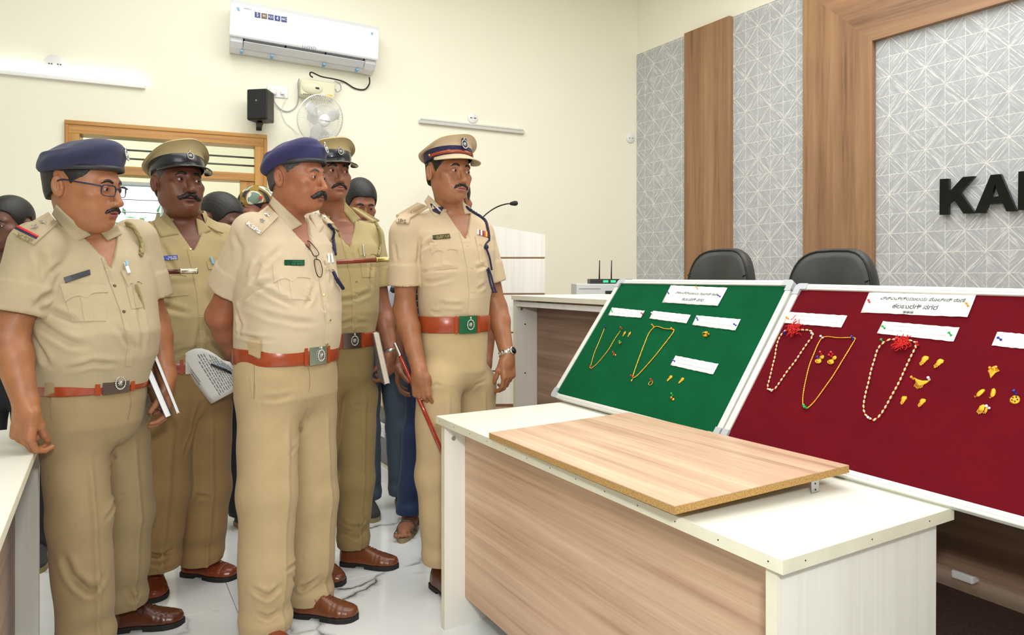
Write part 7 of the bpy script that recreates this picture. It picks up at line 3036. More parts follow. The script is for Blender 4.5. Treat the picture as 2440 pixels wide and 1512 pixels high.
# ---------------------------------------------------------------- officer in beret and spectacles, left front
s = Person(216, 2.22, 26, 'person in khaki uniform, navy beret and spectacles leaning a hand on the side desk', sk1)
S1 = s
s.rows = [(.905, 0, 0, .160, .146), (.95, 0, -.004, .170, .158), (1.00, 0, -.014, .182, .170), (1.08, 0, -.020, .186, .172), (1.17, 0, -.010, .184, .156), (1.25, 0, .0, .184, .138), (1.31, 0, .004, .180, .116), (1.35, -.004, .006, .156, .098), (1.385, -.008, .008, .108, .086), (1.415, -.01, .008, .074, .074)]
s.neck = (-.012, .004, 1.395)
s.vz = 1.270
shR, elR, wrR = s.L(92, 590, 2.06), s.L(22, 808, 2.00), s.L(62, 964, 1.97)
shL, elL, wrL = s.L(318, 575, 2.36), s.L(368, 765, 2.40), s.L(398, 900, 2.36)
s.head_frame(197, 443, 2.14, 56, 7, -3, 1.06)
add_head(s, dict(fat=.004, nose=1.10, jaw=1.0, gaze=(9, 12), eye=.0042, gap=.0022, moustache=[(.000, -.0560, .0042), (.012, -.0570, .0050), (.024, -.0625, .0044), (.030, -.0680, .0028)], brow=.95, neck_r=.064, hair_top=.062, hair_t=.006))
dw = lambda x, y, z: s.Mi.to_3x3() @ Vector((x, y, z))
h1 = dict(v=(dw(-.04, -.10, -1), dw(.30, .92, -.1)), ts=1, curl=[(34, 48, 30), (46, 62, 40), (58, 72, 48), (64, 76, 50)], thumb=(.95, .12, .55, 20), sc=1.05)
add_arm(s, shR, elR, wrR, h1, ru=.052, rf=.048, rw=.031)
add_arm(s, shL, elL, wrL, dict(v=(dw(.05, .02, -1), dw(-.80, -.40, 0)), ts=-1, curl=(22, 36, 24), thumb=(.8, .4, .4, 20)), ru=.052, rf=.045, rw=.030)
finish_body(s)
fg = hand_parts(wrR, *h1['v'], ts=1, curl=h1['curl'], sc=1.05)[1]
V, Fs = finger_ring(fg, 2, 1, .4)
obj('gold_ring', V, Fs, m_gold, s.e, True)
add_shirt(s, sh1, [(shR, elR), (shL, elL)], (.078, .078), .085, .72, seed=7, vwide=.5, folds=[
    (z1((215, 1080), (260, 1030), (330, 1000)), .010, .008), (z1((200, 1150), (300, 1230), (420, 1300), (520, 1320)), .012, .007), (z1((215, 1080), (330, 1120), (480, 1190)), .010, .006),
    (z1((190, 1250), (250, 1360), (300, 1440)), .012, .006), (z1((270, 950), (300, 880), (380, 820)), .010, .004), (z1((700, 1200), (760, 1280), (800, 1340)), .010, .005),
    (z1((400, 1460), (560, 1420), (700, 1430)), .009, .005), (z1((230, 740), (260, 840), (250, 930)), .012, .005), (z1((830, 1080), (850, 1200), (860, 1330)), .010, .005), (z1((600, 760), (640, 860), (660, 960)), .009, .004)])
hipR, knR, hmR = s.L(170, 1000, 2.18), s.L(190, 1240, 2.18), s.L(207, 1530, 2.20)
hipL, knL, hmL = s.L(284, 1000, 2.34), s.L(298, 1220, 2.42), s.L(290, 1438, 2.44)
add_trousers(s, tr1, [(hipR, knR, hmR), (hipL, knL, hmL)], .925, .156, .142, 0, 0, .72, .094, .088, .080, seed=4, folds=[
    ([(255, 1130), (268, 1090), (285, 1050)], .009, .004), ([(180, 1380), (215, 1410), (250, 1370)], .012, .008),
    ([(150, 1320), (170, 1370), (200, 1400)], .012, .006), ([(250, 1240), (270, 1200), (290, 1180)], .009, .006), ([(300, 1400), (320, 1430), (335, 1410)], .008, .006),
    ([(120, 910), (118, 960)], .004, .004)])
add_belt(s, .056, buckle='dark', out=.007)
for q_ in ([(114, 930), (118, 965), (122, 1000)], [(306, 925), (312, 960), (304, 1000)]):
    s.cord(q_, .0010, 'seam', m_seam, s.trousers, keys=('trousers',))
s.decal([(112, 882), (130, 880), (130, 936), (108, 944)], 'belt_tab', tr1, s.trousers, .004, 4, 6, ('belt', 'trousers'), lift=.002)
s.button(118, 928, s.trousers, .005, keys=('belt', 'trousers'))
collar(s, sh1, r0=.072, r1=.094)
C = s.shirt
s.decal(z1((345, 470), (552, 652), (450, 702), (322, 525)), 'collar_flap', sh1, C, .005, 12, 6, ('shirt', 'head'), lift=.003, relax=14, smooth=True)
s.decal(z1((600, 640), (690, 590), (724, 652), (640, 690)), 'collar_flap', sh1, C, .005, 8, 6, ('shirt', 'head'), lift=.003, relax=14, smooth=True)
s.decal(z1((292, 528), (348, 596), (205, 722), (80, 652)), 'epaulette', sh1, C, .004, 8, 8, lift=.006, relax=4)
s.decal(z1((118, 610), (240, 672), (232, 680), (106, 618)), 'red_stripe', plain('red_ribbon', rgb(206, 34, 40), .7), C, .0015, 6, 1, lift=.0105)
s.decal(z1((106, 618), (232, 680), (224, 688), (96, 626)), 'navy_stripe', m_navyc, C, .0015, 6, 1, lift=.0105)
s.letters('KSP', z1((112, 645), (200, 680), (188, 706), (98, 668)), C, plain('worn_brass', rgb(168, 150, 104), .4, .8), lift=.012, name='rank_letters')
for x, y in ((210, 620), (255, 596), (298, 572)):
    q = z1((x, y))[0]
    s.star(q[0], q[1], C, .0122, lift=.012)
placket(s, z1((550, 672), (622, 770), (682, 950), (742, 1110), (786, 1300), (772, 1440)), sh1, C, 8)
for q in z1((548, 665), (687, 960), (742, 1115)):
    s.button(q[0], q[1], C, .0052, plain('dark_button', rgb(88, 70, 44), .35, .6))
pocket(s, z1((357, 946), (622, 956), (650, 1002), (394, 1064)), z1((372, 960), (636, 960), (640, 1170), (430, 1175)), sh1, C, z1((514, 998))[0])
pocket(s, z1((722, 872), (846, 850), (850, 955), (770, 975)), z1((735, 880), (846, 870), (856, 1090), (790, 1100)), sh1, C, z1((826, 927))[0], plain('dark_button', rgb(88, 70, 44), .35, .6))
s.decal(z1((382, 911), (538, 863), (543, 893), (392, 944)), 'name_plate', plain('charcoal_name_plate', rgb(52, 52, 56), .35), C, .0035, 4, 2, lift=.001)
s.cord(z1((746, 822), (756, 856), (768, 888)), .0055, 'pen', m_white_pl, C, lift=.007)
s.decal(z1((738, 818), (752, 814), (758, 842), (744, 848)), 'pen_clip', plain('pale_blue_plastic', rgb(130, 180, 206), .4), C, .004, 2, 3, lift=.010)
s.cord(z1((762, 592), (800, 615), (828, 660), (842, 720), (838, 780)), .0062, 'lanyard', m_kh_cord, C, lift=.008, braid=True)
for a_ in ([(818, 950), (830, 1020), (850, 1100), (880, 1180), (915, 1250)], [(822, 950), (850, 1040), (872, 1140), (876, 1210), (905, 1268)]):
    h = s.cast(*z1(a_[0])[0])
    if h:
        Yk = (s.M @ h[0]).y - .015
        pts = [s.L(*z1(q)[0], Yk + .03 * i / 4) for i, q in enumerate(a_)]
        V, Fs = tube_vf(spline(pts, 5), .0036, 8)
        obj('lanyard_tail', V, Fs, m_kh_cord, C, True)
beret(s, m_navy, droop=-14, side=-10, big=1.04, cy_=-.002, bpos=16, h=.040, zc=.038, z0=.044)
# worn spectacles in head space
Hh = s.H
m_spec = plain('navy_spectacle_frame', rgb(30, 32, 62), .35)


def hp(x, y, z):
    return Hh @ Vector((x, y, z))


def rrect(cx_, cz_, w, h, n=20):
    out = []
    for k in range(n):
        a = 2 * PI * k / n
        out.append((cx_ + w * math.copysign(abs(math.cos(a)) ** .55, math.cos(a)), cz_ + h * math.copysign(abs(math.sin(a)) ** .55, math.sin(a))))
    return out


sp_ = empty('spectacles', mat=Matrix.Identity(4))
sp_.parent = s.e
for sx in (-1, 1):
    lp = rrect(sx * .0325, -.004, .0245, .0155)
    ps = [hp(x, -.1045 + 3.4 * x * x, z) for x, z in lp]
    V, Fs = tube_vf(ps, [.0021 if math.sin(2 * PI * k / 20) > -.2 else .0013 for k in range(20)], 6, True)
    obj('rim', V, Fs, m_spec, sp_, True)
    c = sum(ps, Vector()) / len(ps)
    obj('lens', [c] + ps, [(0, 1 + i, 1 + (i + 1) % 20) for i in range(20)], m_lens, sp_)
    V, Fs = tube_vf(spline([hp(sx * .057, -.0975, .006), hp(sx * .070, -.085, .008), hp(sx * .0815, -.04, .010), hp(sx * .0845, 0, .012), hp(sx * .082, .02, .004)], 5), .0023, 6)
    obj('temple_arm', V, Fs, m_spec, sp_, True)
V, Fs = tube_vf([hp(-.009, -.1055, .002), hp(0, -.1075, .005), hp(.009, -.1055, .002)], .0019, 6)
obj('bridge', V, Fs, m_spec, sp_, True)
heelL = s.L(262, 1502, 2075 / (1502 - 660))
toeL = s.L(438, 1482, 2075 / (1482 - 660))
shoe(s, heelL, toeL, m_shoe_d, m_sole, plain('dark_lace', rgb(50, 30, 22), .8), w=.048)
heelR = s.Mi @ Vector((hmR.x, hmR.y, 0)) if False else Vector((hmR.x, hmR.y + .06, 0))
shoe(s, heelR, heelR + Vector((.03, -.28, 0)), m_shoe_d, m_sole, True)

# books in the hand
def booklet(name, M_, w, h, t, cover, label, group=None, pages=m_sheet):
    e = empty(name, mat=M_, label=label, cat='book', group=group)
    box('cover', (-w / 2, -t / 2, -h / 2), (w / 2, -t / 2 + .002, h / 2), cover, e)
    box('cover', (-w / 2, t / 2 - .002, -h / 2), (w / 2, t / 2, h / 2), cover, e)
    box('spine', (-w / 2 - .001, -t / 2, -h / 2), (-w / 2 + .0012, t / 2, h / 2), cover, e)
    box('pages', (-w / 2 + .003, -t / 2 + .0022, -h / 2 + .003), (w / 2 - .003, t / 2 - .0022, h / 2 - .003), pages, e)
    return e


def frame3(o, x, z):
    x = Vector(x).normalized()
    z = Vector(z)
    z = (z - x * z.dot(x)).normalized()
    y = z.cross(x)
    return Matrix(((x.x, y.x, z.x, o[0]), (x.y, y.y, z.y, o[1]), (x.z, y.z, z.z, o[2]), (0, 0, 0, 1)))


m_cov = plain('navy_book_cover', rgb(34, 36, 70), .5)
bc = P(368, 915, 2.33)
booklet('notebook', frame3(bc, (.50, -.85, .0), (P(405, 990, 2.33) - P(345, 850, 2.33))), .13, .22, .020, m_cov, 'navy covered notebook held by the officer in spectacles')
booklet('notebook', frame3(bc + Vector((.030, .012, .006)), (.50, -.85, .0), (P(407, 985, 2.33) - P(352, 850, 2.33))), .125, .21, .008, plain('white_book_cover', rgb(226, 228, 234), .5), 'thin white notebook held against the navy one')

# ---------------------------------------------------------------- officer with dark moustache between them
s = Person(445, 2.84, 12, 'person in khaki uniform and peaked cap with black patent visor, standing second from left', sk2)
s.rows = [(.885, 0, 0, .176, .152), (.93, 0, -.004, .184, .160), (1.00, 0, -.016, .192, .172), (1.10, 0, -.02, .194, .168), (1.22, 0, -.008, .186, .148), (1.33, 0, 0, .184, .126), (1.40, 0, .006, .172, .106), (1.44, 0, .012, .140, .09), (1.475, 0, .016, .092, .078), (1.505, 0, .018, .072, .072)]
s.neck = (0, .016, 1.49)
s.vz = 1.350
shR, elR, wrR = s.L(348, 575, 2.76), s.L(338, 760, 2.80), s.L(352, 880, 2.70)
shL, elL, wrL = s.L(528, 575, 2.96), s.L(552, 750, 3.00), s.L(560, 880, 2.92)
s.head_frame(424, 437, 2.80, 24, -3, 1, 1.08)
add_head(s, dict(fat=.004, nose=1.28, jaw=1.05, gaze=(14, -2), eye=.0038, moustache=[(.000, -.0550, .0062), (.012, -.0565, .0082), (.024, -.0640, .0080), (.035, -.0690, .0064), (.0395, -.0650, .0036)], brow=1.1, neck_r=.064, hair_t=.006, hair_mat=m_hair_g, mouth=1.0, brow_mat=m_hair))
dw = lambda x, y, z: s.Mi.to_3x3() @ Vector((x, y, z))
add_arm(s, shR, elR, wrR, dict(v=(dw(.1, -.3, -1), dw(.9, .1, 0)), ts=1, curl=(20, 30, 20)))
add_arm(s, shL, elL, wrL, dict(v=(dw(0, -.1, -1), dw(-.9, .3, 0)), ts=-1, curl=(20, 30, 20)))
finish_body(s)
add_shirt(s, sh2, [(shR, elR), (shL, elL)], (.076, .074), .085, .66, seed=12, vwide=.5, folds=[
    (z1((890, 1060), (1000, 1090), (1140, 1130)), .012, .004), (z1((1210, 1180), (1190, 1300), (1180, 1380)), .011, .005), (z1((1000, 1390), (1100, 1350), (1200, 1330)), .010, .004),
    (z1((960, 690), (1020, 800), (1060, 900)), .010, .003)])
hipR, knR, hmR = s.L(400, 960, 2.78), s.L(388, 1160, 2.76), s.L(374, 1348, 2.74)
hipL, knL, hmL = s.L(488, 960, 2.90), s.L(490, 1160, 2.92), s.L(480, 1334, 2.90)
add_trousers(s, tr2, [(hipR, knR, hmR), (hipL, knL, hmL)], .905, .172, .150, 0, 0, .70, .110, .098, .084, seed=14, folds=[
    ([(440, 1080), (460, 1020), (480, 960)], .009, .007), ([(345, 1315), (375, 1325), (410, 1310)], .010, .009), ([(350, 1340), (380, 1345), (410, 1335)], .008, .005), ([(450, 1200), (470, 1180), (500, 1185)], .01, .004)])
add_belt(s, .052, buckle='silver')
collar(s, sh2, r0=.072, r1=.092)
C = s.shirt
s.decal(z1((945, 532), (1075, 655), (968, 674), (925, 590)), 'collar_flap', sh2, C, .005, 10, 6, ('shirt', 'head'), lift=.003, relax=14, smooth=True)
s.decal(z1((1175, 560), (1215, 575), (1262, 632), (1190, 668)), 'collar_flap', sh2, C, .005, 8, 6, ('shirt', 'head'), lift=.003, relax=14, smooth=True)
s.decal(z1((905, 580), (930, 612), (838, 640), (812, 606)), 'epaulette', sh2, C, .004, 6, 5, lift=.006, relax=4)
s.decal(z1((1240, 606), (1270, 620), (1335, 650), (1290, 636)), 'epaulette', sh2, C, .004, 6, 5, lift=.006, relax=4)
placket(s, z1((1142, 735), (1172, 860), (1200, 1000), (1215, 1150), (1215, 1300), (1200, 1390)), sh2, C, 8)
for q in z1((1143, 740), (1178, 880)):
    s.button(q[0], q[1], C, .0052)
pocket(s, z1((888, 832), (1105, 850), (1120, 905), (905, 915)), z1((895, 850), (1105, 865), (1135, 1015), (930, 1035)), sh2, C)
s.decal(z1((933, 784), (1066, 776), (1069, 800), (935, 813)), 'name_plate', plain('blue_name_plate', rgb(48, 66, 156), .3), C, .0035, 4, 2, lift=.001)
s.letters('II IIII III', z1((990, 784), (1058, 780), (1058, 789), (990, 794)), C, m_white_pl, lift=.0075, thick=.0008)
s.letters('IIII IIIII', z1((985, 795), (1062, 791), (1062, 800), (985, 805)), C, m_white_pl, lift=.010, thick=.0008)
s.star(*z1((955, 798))[0], C, .008, m_gold, lift=.005)
s.decal(z1((1240, 812), (1290, 820), (1290, 860), (1250, 860)), 'pocket_flap', sh2, C, .004, 5, 3)
s.cord(z1((1262, 790), (1270, 812), (1276, 830)), .005, 'pen', plain('pale_blue_plastic', rgb(130, 180, 206), .4), C, lift=.007)
peaked_cap(s, sh2, m_patent if False else plain('black_band_leather', rgb(26, 28, 38), .3, Coat_Weight=.3), m_patent, None, pitch=-10, z0=.042, rise=.034, big=.92, badge_az=0)
shoe(s, s.L(368, 1375, 2075 / (1382 - 660)), s.L(364, 1432, 2075 / (1432 - 660)) + Vector((0, -.02, 0)), m_shoe_r, m_sole, False, w=.052, stripes=True)
shoe(s, s.L(436, 1366, 2075 / (1366 - 660)), s.L(563, 1378, 2075 / (1378 - 660)), m_shoe_r, m_sole, False, w=.050, stripes=True)

# ---------------------------------------------------------------- officer behind, holding a diary
s = Person(808, 3.02, 22, 'person in olive khaki uniform and peaked cap, standing half hidden behind the navy beret', sk4)
s.rows = [(.965, 0, 0, .150, .128), (1.01, 0, 0, .154, .132), (1.10, 0, -.012, .162, .142), (1.20, 0, -.012, .166, .140), (1.32, 0, -.002, .174, .128), (1.39, 0, .004, .172, .110), (1.43, 0, .01, .144, .09), (1.47, 0, .014, .094, .078), (1.505, 0, .016, .068, .068)]
s.neck = (-.005, .016, 1.49)
s.vz = 1.360
shR, elR, wrR = s.L(735, 560, 2.94), s.L(720, 750, 2.96), s.L(730, 880, 2.88)
shL, elL, wrL = s.L(878, 565, 3.14), s.L(910, 745, 3.16), s.L(932, 838, 3.08)
s.head_frame(783, 413, 2.98, 27, 0, 0, 1.02)
add_head(s, dict(fat=.003, nose=1.15, gaze=(17, 3), eye=.0040, moustache=[(.000, -.0560, .0048), (.012, -.0575, .0058), (.024, -.0640, .0054), (.033, -.0720, .0034)], brow=1.15, neck_r=.058, hair_t=.007))
dw = lambda x, y, z: s.Mi.to_3x3() @ Vector((x, y, z))
add_arm(s, shR, elR, wrR, dict(v=(dw(.1, -.3, -1), dw(.9, .1, 0)), ts=1, curl=(20, 30, 20)))
add_arm(s, shL, elL, wrL, dict(v=(dw(-.10, -.05, -1), dw(-.85, .30, 0)), ts=-1, curl=[(30, 40, 25), (35, 45, 30), (40, 50, 30), (45, 50, 30)], thumb=(.8, .3, .6, 20)))
finish_body(s)
add_shirt(s, sh4, [(shR, elR), (shL, elL)], (.070, .068), .085, .66, seed=21, vwide=.45, folds=[
    (z2((960, 1150), (1080, 1130), (1200, 1080)), .011, .005), (z2((1200, 900), (1190, 1000), (1200, 1060)), .010, .006), (z2((970, 1310), (1060, 1280), (1180, 1290)), .010, .005),
    (z2((1100, 700), (1060, 820), (1080, 900)), .010, .004)])
hipR, knR, hmR = s.L(762, 960, 2.96), s.L(752, 1140, 2.94), s.L(740, 1330, 2.94)
hipL, knL, hmL = s.L(848, 960, 3.08), s.L(846, 1140, 3.06), s.L(842, 1298, 3.04)
add_trousers(s, tr4, [(hipR, knR, hmR), (hipL, knL, hmL)], .985, .150, .128, 0, 0, .76, .096, .082, .066, seed=24, folds=[([(806, 960), (850, 965), (890, 955)], .008, .003), ([(812, 1240), (850, 1255), (872, 1235)], .009, .006), ([(815, 1270), (850, 1280), (872, 1262)], .008, .005)])
add_belt(s, .058, buckle='dark')
collar(s, sh4, r0=.068, r1=.088)
C = s.shirt
s.decal(z2((1012, 500), (1118, 612), (1070, 642), (1010, 560)), 'collar_flap', sh4, C, .005, 8, 6, ('shirt', 'head'), lift=.003, relax=14, smooth=True)
s.decal(z2((885, 570), (985, 690), (940, 670), (880, 600)), 'collar_flap', sh4, C, .005, 8, 6, ('shirt', 'head'), lift=.003, relax=14, smooth=True)
s.decal(z2((1062, 545), (1110, 550), (1244, 630), (1200, 636)), 'epaulette', sh4, C, .004, 8, 5, lift=.006, relax=4)
for x, y in ((1120, 570), (1150, 590)):
    q = z2((x, y))[0]
    s.star(q[0], q[1], C, .010, lift=.012)
placket(s, z2((1005, 700), (1040, 830), (1075, 980), (1090, 1150), (1085, 1340)), sh4, C, 7)
for q in z2((1007, 716), (1094, 1018), (1085, 1330)):
    s.button(q[0], q[1], C, .0055)
pocket(s, z2((1108, 798), (1216, 800), (1230, 850), (1120, 860)), z2((1112, 800), (1218, 805), (1215, 990), (1135, 990)), sh4, C)
s.cord(z2((1135, 785), (1138, 820), (1145, 860)), .004, 'pen', m_silver, C, lift=.008)
s.cord(z2((1214, 630), (1238, 680), (1248, 740), (1246, 800), (1228, 850)), .0062, 'lanyard', m_kh_cord, C, lift=.008, braid=True)
peaked_cap(s, sh4, plain('black_band_leather', rgb(26, 28, 38), .3, Coat_Weight=.3), m_patent, None, pitch=-6, z0=.041, rise=.030, big=.91, badge_az=0)
shoe(s, s.L(812, 1342, 2075 / (1342 - 660)), s.L(948, 1352, 2075 / (1352 - 660)), m_shoe, m_sole, True, w=.048)
f0 = s.L(742, 1350, 2.98)
shoe(s, Vector((f0.x, f0.y + .05, 0)), Vector((f0.x + .04, f0.y - .23, 0)), m_shoe, m_sole, True)
bc = P(903, 850, 3.02)
booklet('diary', frame3(bc, (.35, -.93, .0), (P(915, 896, 3.02) - P(888, 780, 3.02))), .14, .225, .024, plain('grey_book_cover', rgb(150, 150, 154), .4), 'grey covered diary held by the officer in olive khaki', None, plain('cream_pages', rgb(236, 222, 200), .8))
# wrist watch of this officer
cw = wrL
wv = (wrL - elL).normalized()
uu = wv.orthogonal().normalized(); vv = wv.cross(uu)
rg = []
for r_, t in ((.030, -.008), (.0335, -.008), (.0335, .008), (.030, .008)):
    rg.append([cw + wv * t + (uu * math.cos(a) + vv * math.sin(a)) * r_ for a in np.linspace(0, 2 * PI, 33)[:-1]])
rg.append(rg[0])
V, Fs = rings_vf(rg)
obj('watch_strap', V, Fs, m_silver, s.e, True)

# paper and telephone held behind the back of the officer in the navy beret
e = empty('typed_sheet', P(505, 905, 2.66), 0, label='white typed sheet held behind the back of the officer in the navy beret', cat='paper')
q4 = [P(421, 858, 2.66), P(548, 868, 2.62), P(548, 938, 2.66), P(503, 962, 2.70)]
top_c = P(484, 836, 2.62)
o0 = e.location
Vp = []
for j in range(9):
    for i in range(9):
        u, v = i / 8, j / 8
        a = P(421, 858, 2.70) * (1 - u) + P(548, 862, 2.60) * u + Vector((0, -.01, .050)) * math.sin(PI * min(1, u * 1.1)) * 1.0
        b = P(503, 962, 2.74) * (1 - u) + P(590, 915, 2.66) * u
        Vp.append(a.lerp(b, v) - o0)
Fs = [(j * 9 + i, (j + 1) * 9 + i, (j + 1) * 9 + i + 1, j * 9 + i + 1) for j in range(8) for i in range(8)]
o = obj('sheet', Vp, Fs, m_sheet, e, True)
md = o.modifiers.new('s', 'SOLIDIFY'); md.thickness = .0005


def on_sheet(u, v):
    a = P(421, 858, 2.70) * (1 - u) + P(548, 862, 2.60) * u + Vector((0, -.01, .050)) * math.sin(PI * min(1, u * 1.1)) * 1.0
    b = P(503, 962, 2.74) * (1 - u) + P(590, 915, 2.66) * u
    return a.lerp(b, v) - o0 + Vector((0, -.002, 0))


rl = random.Random(11)
items = []
for r_ in range(12):
    u = .30 + .055 * r_
    v = .12 + (.12 if r_ % 4 == 0 else 0)
    while v < .88:
        w = rl.uniform(.03, .09)
        items.append(([on_sheet(u, v), on_sheet(u, v + w), on_sheet(u + .018, v + w), on_sheet(u + .018, v)], [(0, 1, 2, 3)]))
        v += w + .018
for u, v0, v1 in ((.10, .28, .56), (.06, .30, .60)):
    items.append(([on_sheet(u, v0), on_sheet(u, v1), on_sheet(u + .012, v1), on_sheet(u + .012, v0)], [(0, 1, 2, 3)]))
V, Fs = merge_vf(items)
o = obj('typed_lines', V, Fs, m_ink2, e)
o['kind'] = 'stuff'
ph = P(535, 882, 2.655)
e = empty('mobile_phone', mat=frame3(ph, P(565, 895, 2.72) - P(520, 872, 2.62), (.1, -.35, 1)), label='black edged mobile phone held against the typed sheet', cat='phone')
box('phone_body', (-.045, -.036, -.0045), (.10, .036, .004), m_dark, e, .004)
box('screen', (-.042, -.033, .0041), (.097, .033, .0048), plain('pale_blue_screen', rgb(170, 200, 222), .15), e)

# ============================================================ PEOPLE IN THE BACKGROUND
sk6 = skin_mat('skin_dark_brown', rgb(104, 66, 50), rgb(92, 54, 48))
m_jean = cloth('dark_blue_denim', rgb(30, 48, 84), .85, fold=.4)
m_jean2 = cloth('faded_blue_grey_denim', rgb(74, 88, 104), .85, fold=.4)
m_jean3 = cloth('black_denim', rgb(38, 40, 46), .85, fold=.4)
m_whites = cloth('white_shirt', rgb(226, 230, 236), .8)
m_greys = cloth('grey_shirt', rgb(120, 120, 122), .8)
m_redp = cloth('red_print_shirt', rgb(190, 96, 96), .8)
m_canvas = plain('charcoal_canvas', rgb(58, 60, 62), .85, bump=.4, bscale=500)
m_brs = plain('tan_rubber_sole', rgb(150, 132, 96), .7)
m_sand = plain('brown_sandal_leather', rgb(84, 70, 54), .65)


def plaid():
    s = NT('dark_plaid_shirt')
    tc = s.n('ShaderNodeTexCoord')
    sp = s.n('ShaderNodeSeparateXYZ')
    s.l(tc.outputs['Object'], sp.inputs[0])
    h = s.math('ADD', sp.outputs[0], sp.outputs[1])
    a = s.math('FRACT', s.math('MULTIPLY', h, 26))
    b = s.math('FRACT', s.math('MULTIPLY', sp.outputs[2], 30))
    la = s.math('LESS_THAN', a, .12)
    lb = s.math('LESS_THAN', b, .12)
    m = s.math('MAXIMUM', la, lb)
    wide = s.math('MAXIMUM', s.math('GREATER_THAN', a, .6), s.math('GREATER_THAN', b, .6))
    c = s.mix(wide, rgb(24, 28, 38), rgb(44, 48, 60))
    c = s.mix(m, c, rgb(168, 170, 172))
    s.set(c, .85)
    return s.m


def camo():
    s = NT('camouflage_cloth')
    co = s.coord()
    a = s.noise(co, 13, 2, .4, .6)
    c = s.ramp(a, [(0.0, rgb(44, 46, 44)), (0.42, rgb(44, 46, 44)), (0.425, rgb(140, 112, 48)), (0.52, rgb(140, 112, 48)), (0.525, rgb(206, 202, 184)), (0.60, rgb(206, 202, 184)), (0.605, rgb(112, 136, 118)), (1, rgb(112, 136, 118))], 'CONSTANT')
    s.set(c, .9)
    return s.m


m_plaid, m_camo = plaid(), camo()


def extra(label, px, Y, app, hpx, hpy, happ, pitch, skin, shirt, pants, hs=1.0, roll=0, hair=True, hk=None, height=1.66, hems=None, wide=1.0, arms=True, foot='shoe', seed=31, long_=False, legs_=True):
    s = Person(px, Y, app, label, skin, None)
    k = height / 1.68
    s.rows = [(z * k, x, y, a * wide, b * wide) for z, x, y, a, b in [(.92, 0, 0, .150, .115), (1.02, 0, 0, .152, .118), (1.12, 0, 0, .158, .124), (1.24, 0, 0, .166, .122), (1.31, 0, .004, .168, .105), (1.35, 0, .008, .140, .088), (1.39, 0, .010, .090, .074), (1.42, 0, .012, .066, .066)]]
    s.neck = (0, .012, 1.405 * k)
    s.vz = 1.33 * k
    s.head_frame(hpx, hpy, Y, happ, pitch, roll, hs)
    d = dict(fat=.002, res=.0036, neck_r=.054, hair_t=.014, eye=.0036, hair_dz=-.004)
    d.update(hk or {})
    if not hair:
        d['hair'] = True
    # pull the neck under a forward head
    hp_ = s.H @ Vector((0, .02, -.08))
    s.neck = ((hp_.x) * .35, hp_.y * .35 + .01, 1.405 * k)
    add_head(s, d)
    L, R_ = {}, {}
    A = []
    for sx in (-1, 1):
        sh = Vector((sx * .172 * wide, .005, 1.315 * k))
        el = Vector((sx * .215 * wide, .02, 1.04 * k))
        wr_ = Vector((sx * .205 * wide, -.06, .80 * k))
        A.append((sh, el))
        add_arm(s, sh, el, wr_, dict(v=(Vector((0, -.1, -1)), Vector((-sx, .2, 0))), ts=(1 if sx < 0 else -1), curl=(22, 32, 22)), res=.0042, ru=.042, rf=.038, rw=.026)
    finish_body(s)
    add_shirt(s, shirt, A, (.062, .060), .03, .66, seed=seed, res=.0075, vwide=.35)
    collar(s, shirt, r0=.064, r1=.082)
    if legs_:
        hems = hems or [Vector((-.10, .02, .06)), Vector((.10, .02, .06))]
        lg = []
        for hm, sx in zip(hems, (-1, 1)):
            lg.append((Vector((sx * .082, 0, .80 * k)), Vector(((sx * .09 + hm[0]) / 2, hm[1] * .5 - .01, .46 * k)), Vector(hm)))
        add_trousers(s, pants, lg, .95 * k, .146 * wide, .114 * wide, 0, 0, .76 * k, .086, .072, .068, seed=seed + 1, res=.008, crease=.002)
        for hm in hems:
            heel = Vector((hm[0], hm[1] + .05, 0))
            if foot == 'sandal':
                f = lambda p: smin(s_ell(p, (hm[0], hm[1] - .06, .035), (.042, .115, .030)), s_cone(p, (hm[0], hm[1] + .01, .05), (hm[0], hm[1] + .01, .16), .036, .034), .03)

                def f2(p):
                    d_ = f(p)
                    for i in range(5):
                        d_ = smin(d_, s_ell(p, (hm[0] - .032 + .016 * i, hm[1] - .175 + .006 * abs(i - 1), .026), (.0085 if i else .012, .018, .010)), .004)
                    return d_
                V, Q = sdf_mesh(f2, (hm[0] - .07, hm[1] - .22, -.01), (hm[0] + .07, hm[1] + .09, .17), .004)
                obj('foot', V, Q, skin, s.e, True)
                ol = [(hm[0] + .050 * math.sin(a) * (1 - .18 * max(0, math.cos(a))), hm[1] - .055 - .145 * -math.cos(a) * -1) for a in np.linspace(0, 2 * PI, 29)[:-1]]
                V, Fs = rings_vf([[(x, y, 0) for x, y in ol], [(x, y, .018) for x, y in ol]], True, True, True)
                sd = obj('sandal', V, Fs, m_brs, s.e)
                for yy, zz, hw in ((-.125, .050, .047), (-.075, .066, .046), (.02, .072, .043)):
                    rg = []
                    for o_ in (0, .004):
                        for e_ in (-.011, .011):
                            rg.append([(hm[0] + (hw + o_) * math.cos(t), hm[1] + yy + e_, .014 + (zz + o_ - .014) * math.sin(t)) for t in np.linspace(0, PI, 13)])
                    rg = [rg[0], rg[1], rg[3], rg[2], rg[0]]
                    V, Fs = rings_vf(rg, False)
                    obj('strap', V, Fs, m_sand, sd, True)
            else:
                shoe(s, heel, heel + Vector((.02 * (1 if hm[0] > 0 else -1), -.27, 0)), m_canvas, m_brs, False, w=.046, h=.07, sole=.022, heel_h=0, kind='plain')
    return s


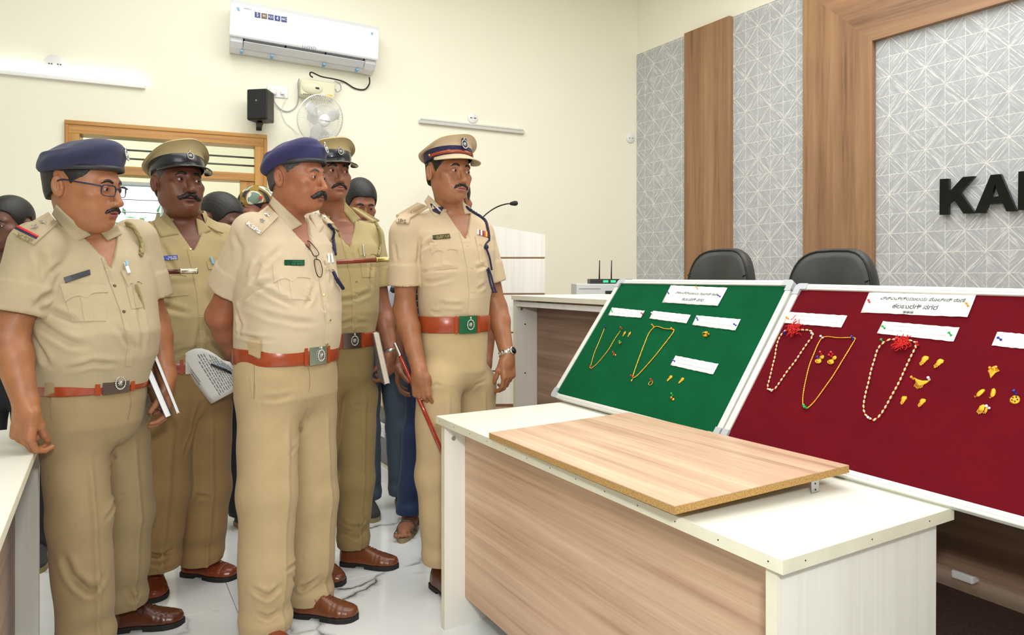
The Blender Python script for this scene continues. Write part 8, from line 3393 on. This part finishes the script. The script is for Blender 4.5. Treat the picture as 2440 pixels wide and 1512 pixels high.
# man at the far left edge, head only above the shoulder of the bespectacled officer
s = extra('person with short black hair, mostly hidden at the far left edge', 22, 3.05, -10, 24, 534, -42, 8, sk6, m_greys, m_jean3, hs=.94, height=1.55, seed=41)
# man bending his head between the second officer and the navy beret
s = extra('person with greying sideburns bending the head, behind the second officer from left', 520, 3.42, 30, 526, 526, 56, 20, sk6, m_redp, m_jean3, hs=1.06, height=1.60, hk=dict(hair_t=.012), hems=[Vector((-.10, .10, .06)), Vector((.12, -.02, .06))], seed=43)
# man in a camouflage cap looking away
s = extra('person in camouflage cap looking left, behind the navy beret', 612, 4.05, 10, 612, 500, -64, 6, sk4, m_camo, m_camo, hs=1.05, height=1.62, hk=dict(hair_t=.006), seed=45)
V, Q = sdf_mesh(lambda p: np.maximum(smin(s_ell(p, (0, .010, .038), (.090, .112, .098)), s_ell(p, (0, -.135, .040), (.062, .050, .008)), .012), .034 - p[:, 2] - .03 * np.clip(-p[:, 1] * 4, 0, .3)), (-.12, -.20, .0), (.12, .14, .16), .004)
Hn = np.array(s.H, dtype=f32)
cp = obj('camouflage_cap', V @ Hn[:3, :3].T + Hn[:3, 3], Q, m_camo, s.e, True)
V, Fs = tube_vf([s.H @ Vector((.097, -.02, .06)), s.H @ Vector((.101, -.02, .06))], .011, 10)
obj('red_cap_patch', V, Fs, plain('red_patch', rgb(190, 60, 40), .7), cp)
# young man looking down behind the officer with the diary
s = extra('young person in white shirt looking down, behind the officer with the diary', 905, 3.78, 12, 858, 486, 18, 20, sk4, m_whites, m_jean2, hs=1.02, height=1.60, hk=dict(hair_t=.018, hair_dz=-.012), hems=[Vector((-.06, .0, .06)), Vector((.12, .0, .06))], seed=47)
# man in plaid shirt and sandals hidden behind the senior officer
s = extra('person in dark plaid shirt, blue jeans and sandals, mostly hidden behind the senior officer', 1058, 3.48, -8, 1082, 474, 150, 0, sk4, m_plaid, m_jean, hs=.98, height=1.73, foot='sandal', wide=1.06, hems=[Vector((-.17, -.02, .08)), Vector((.12, .02, .08))], seed=49)
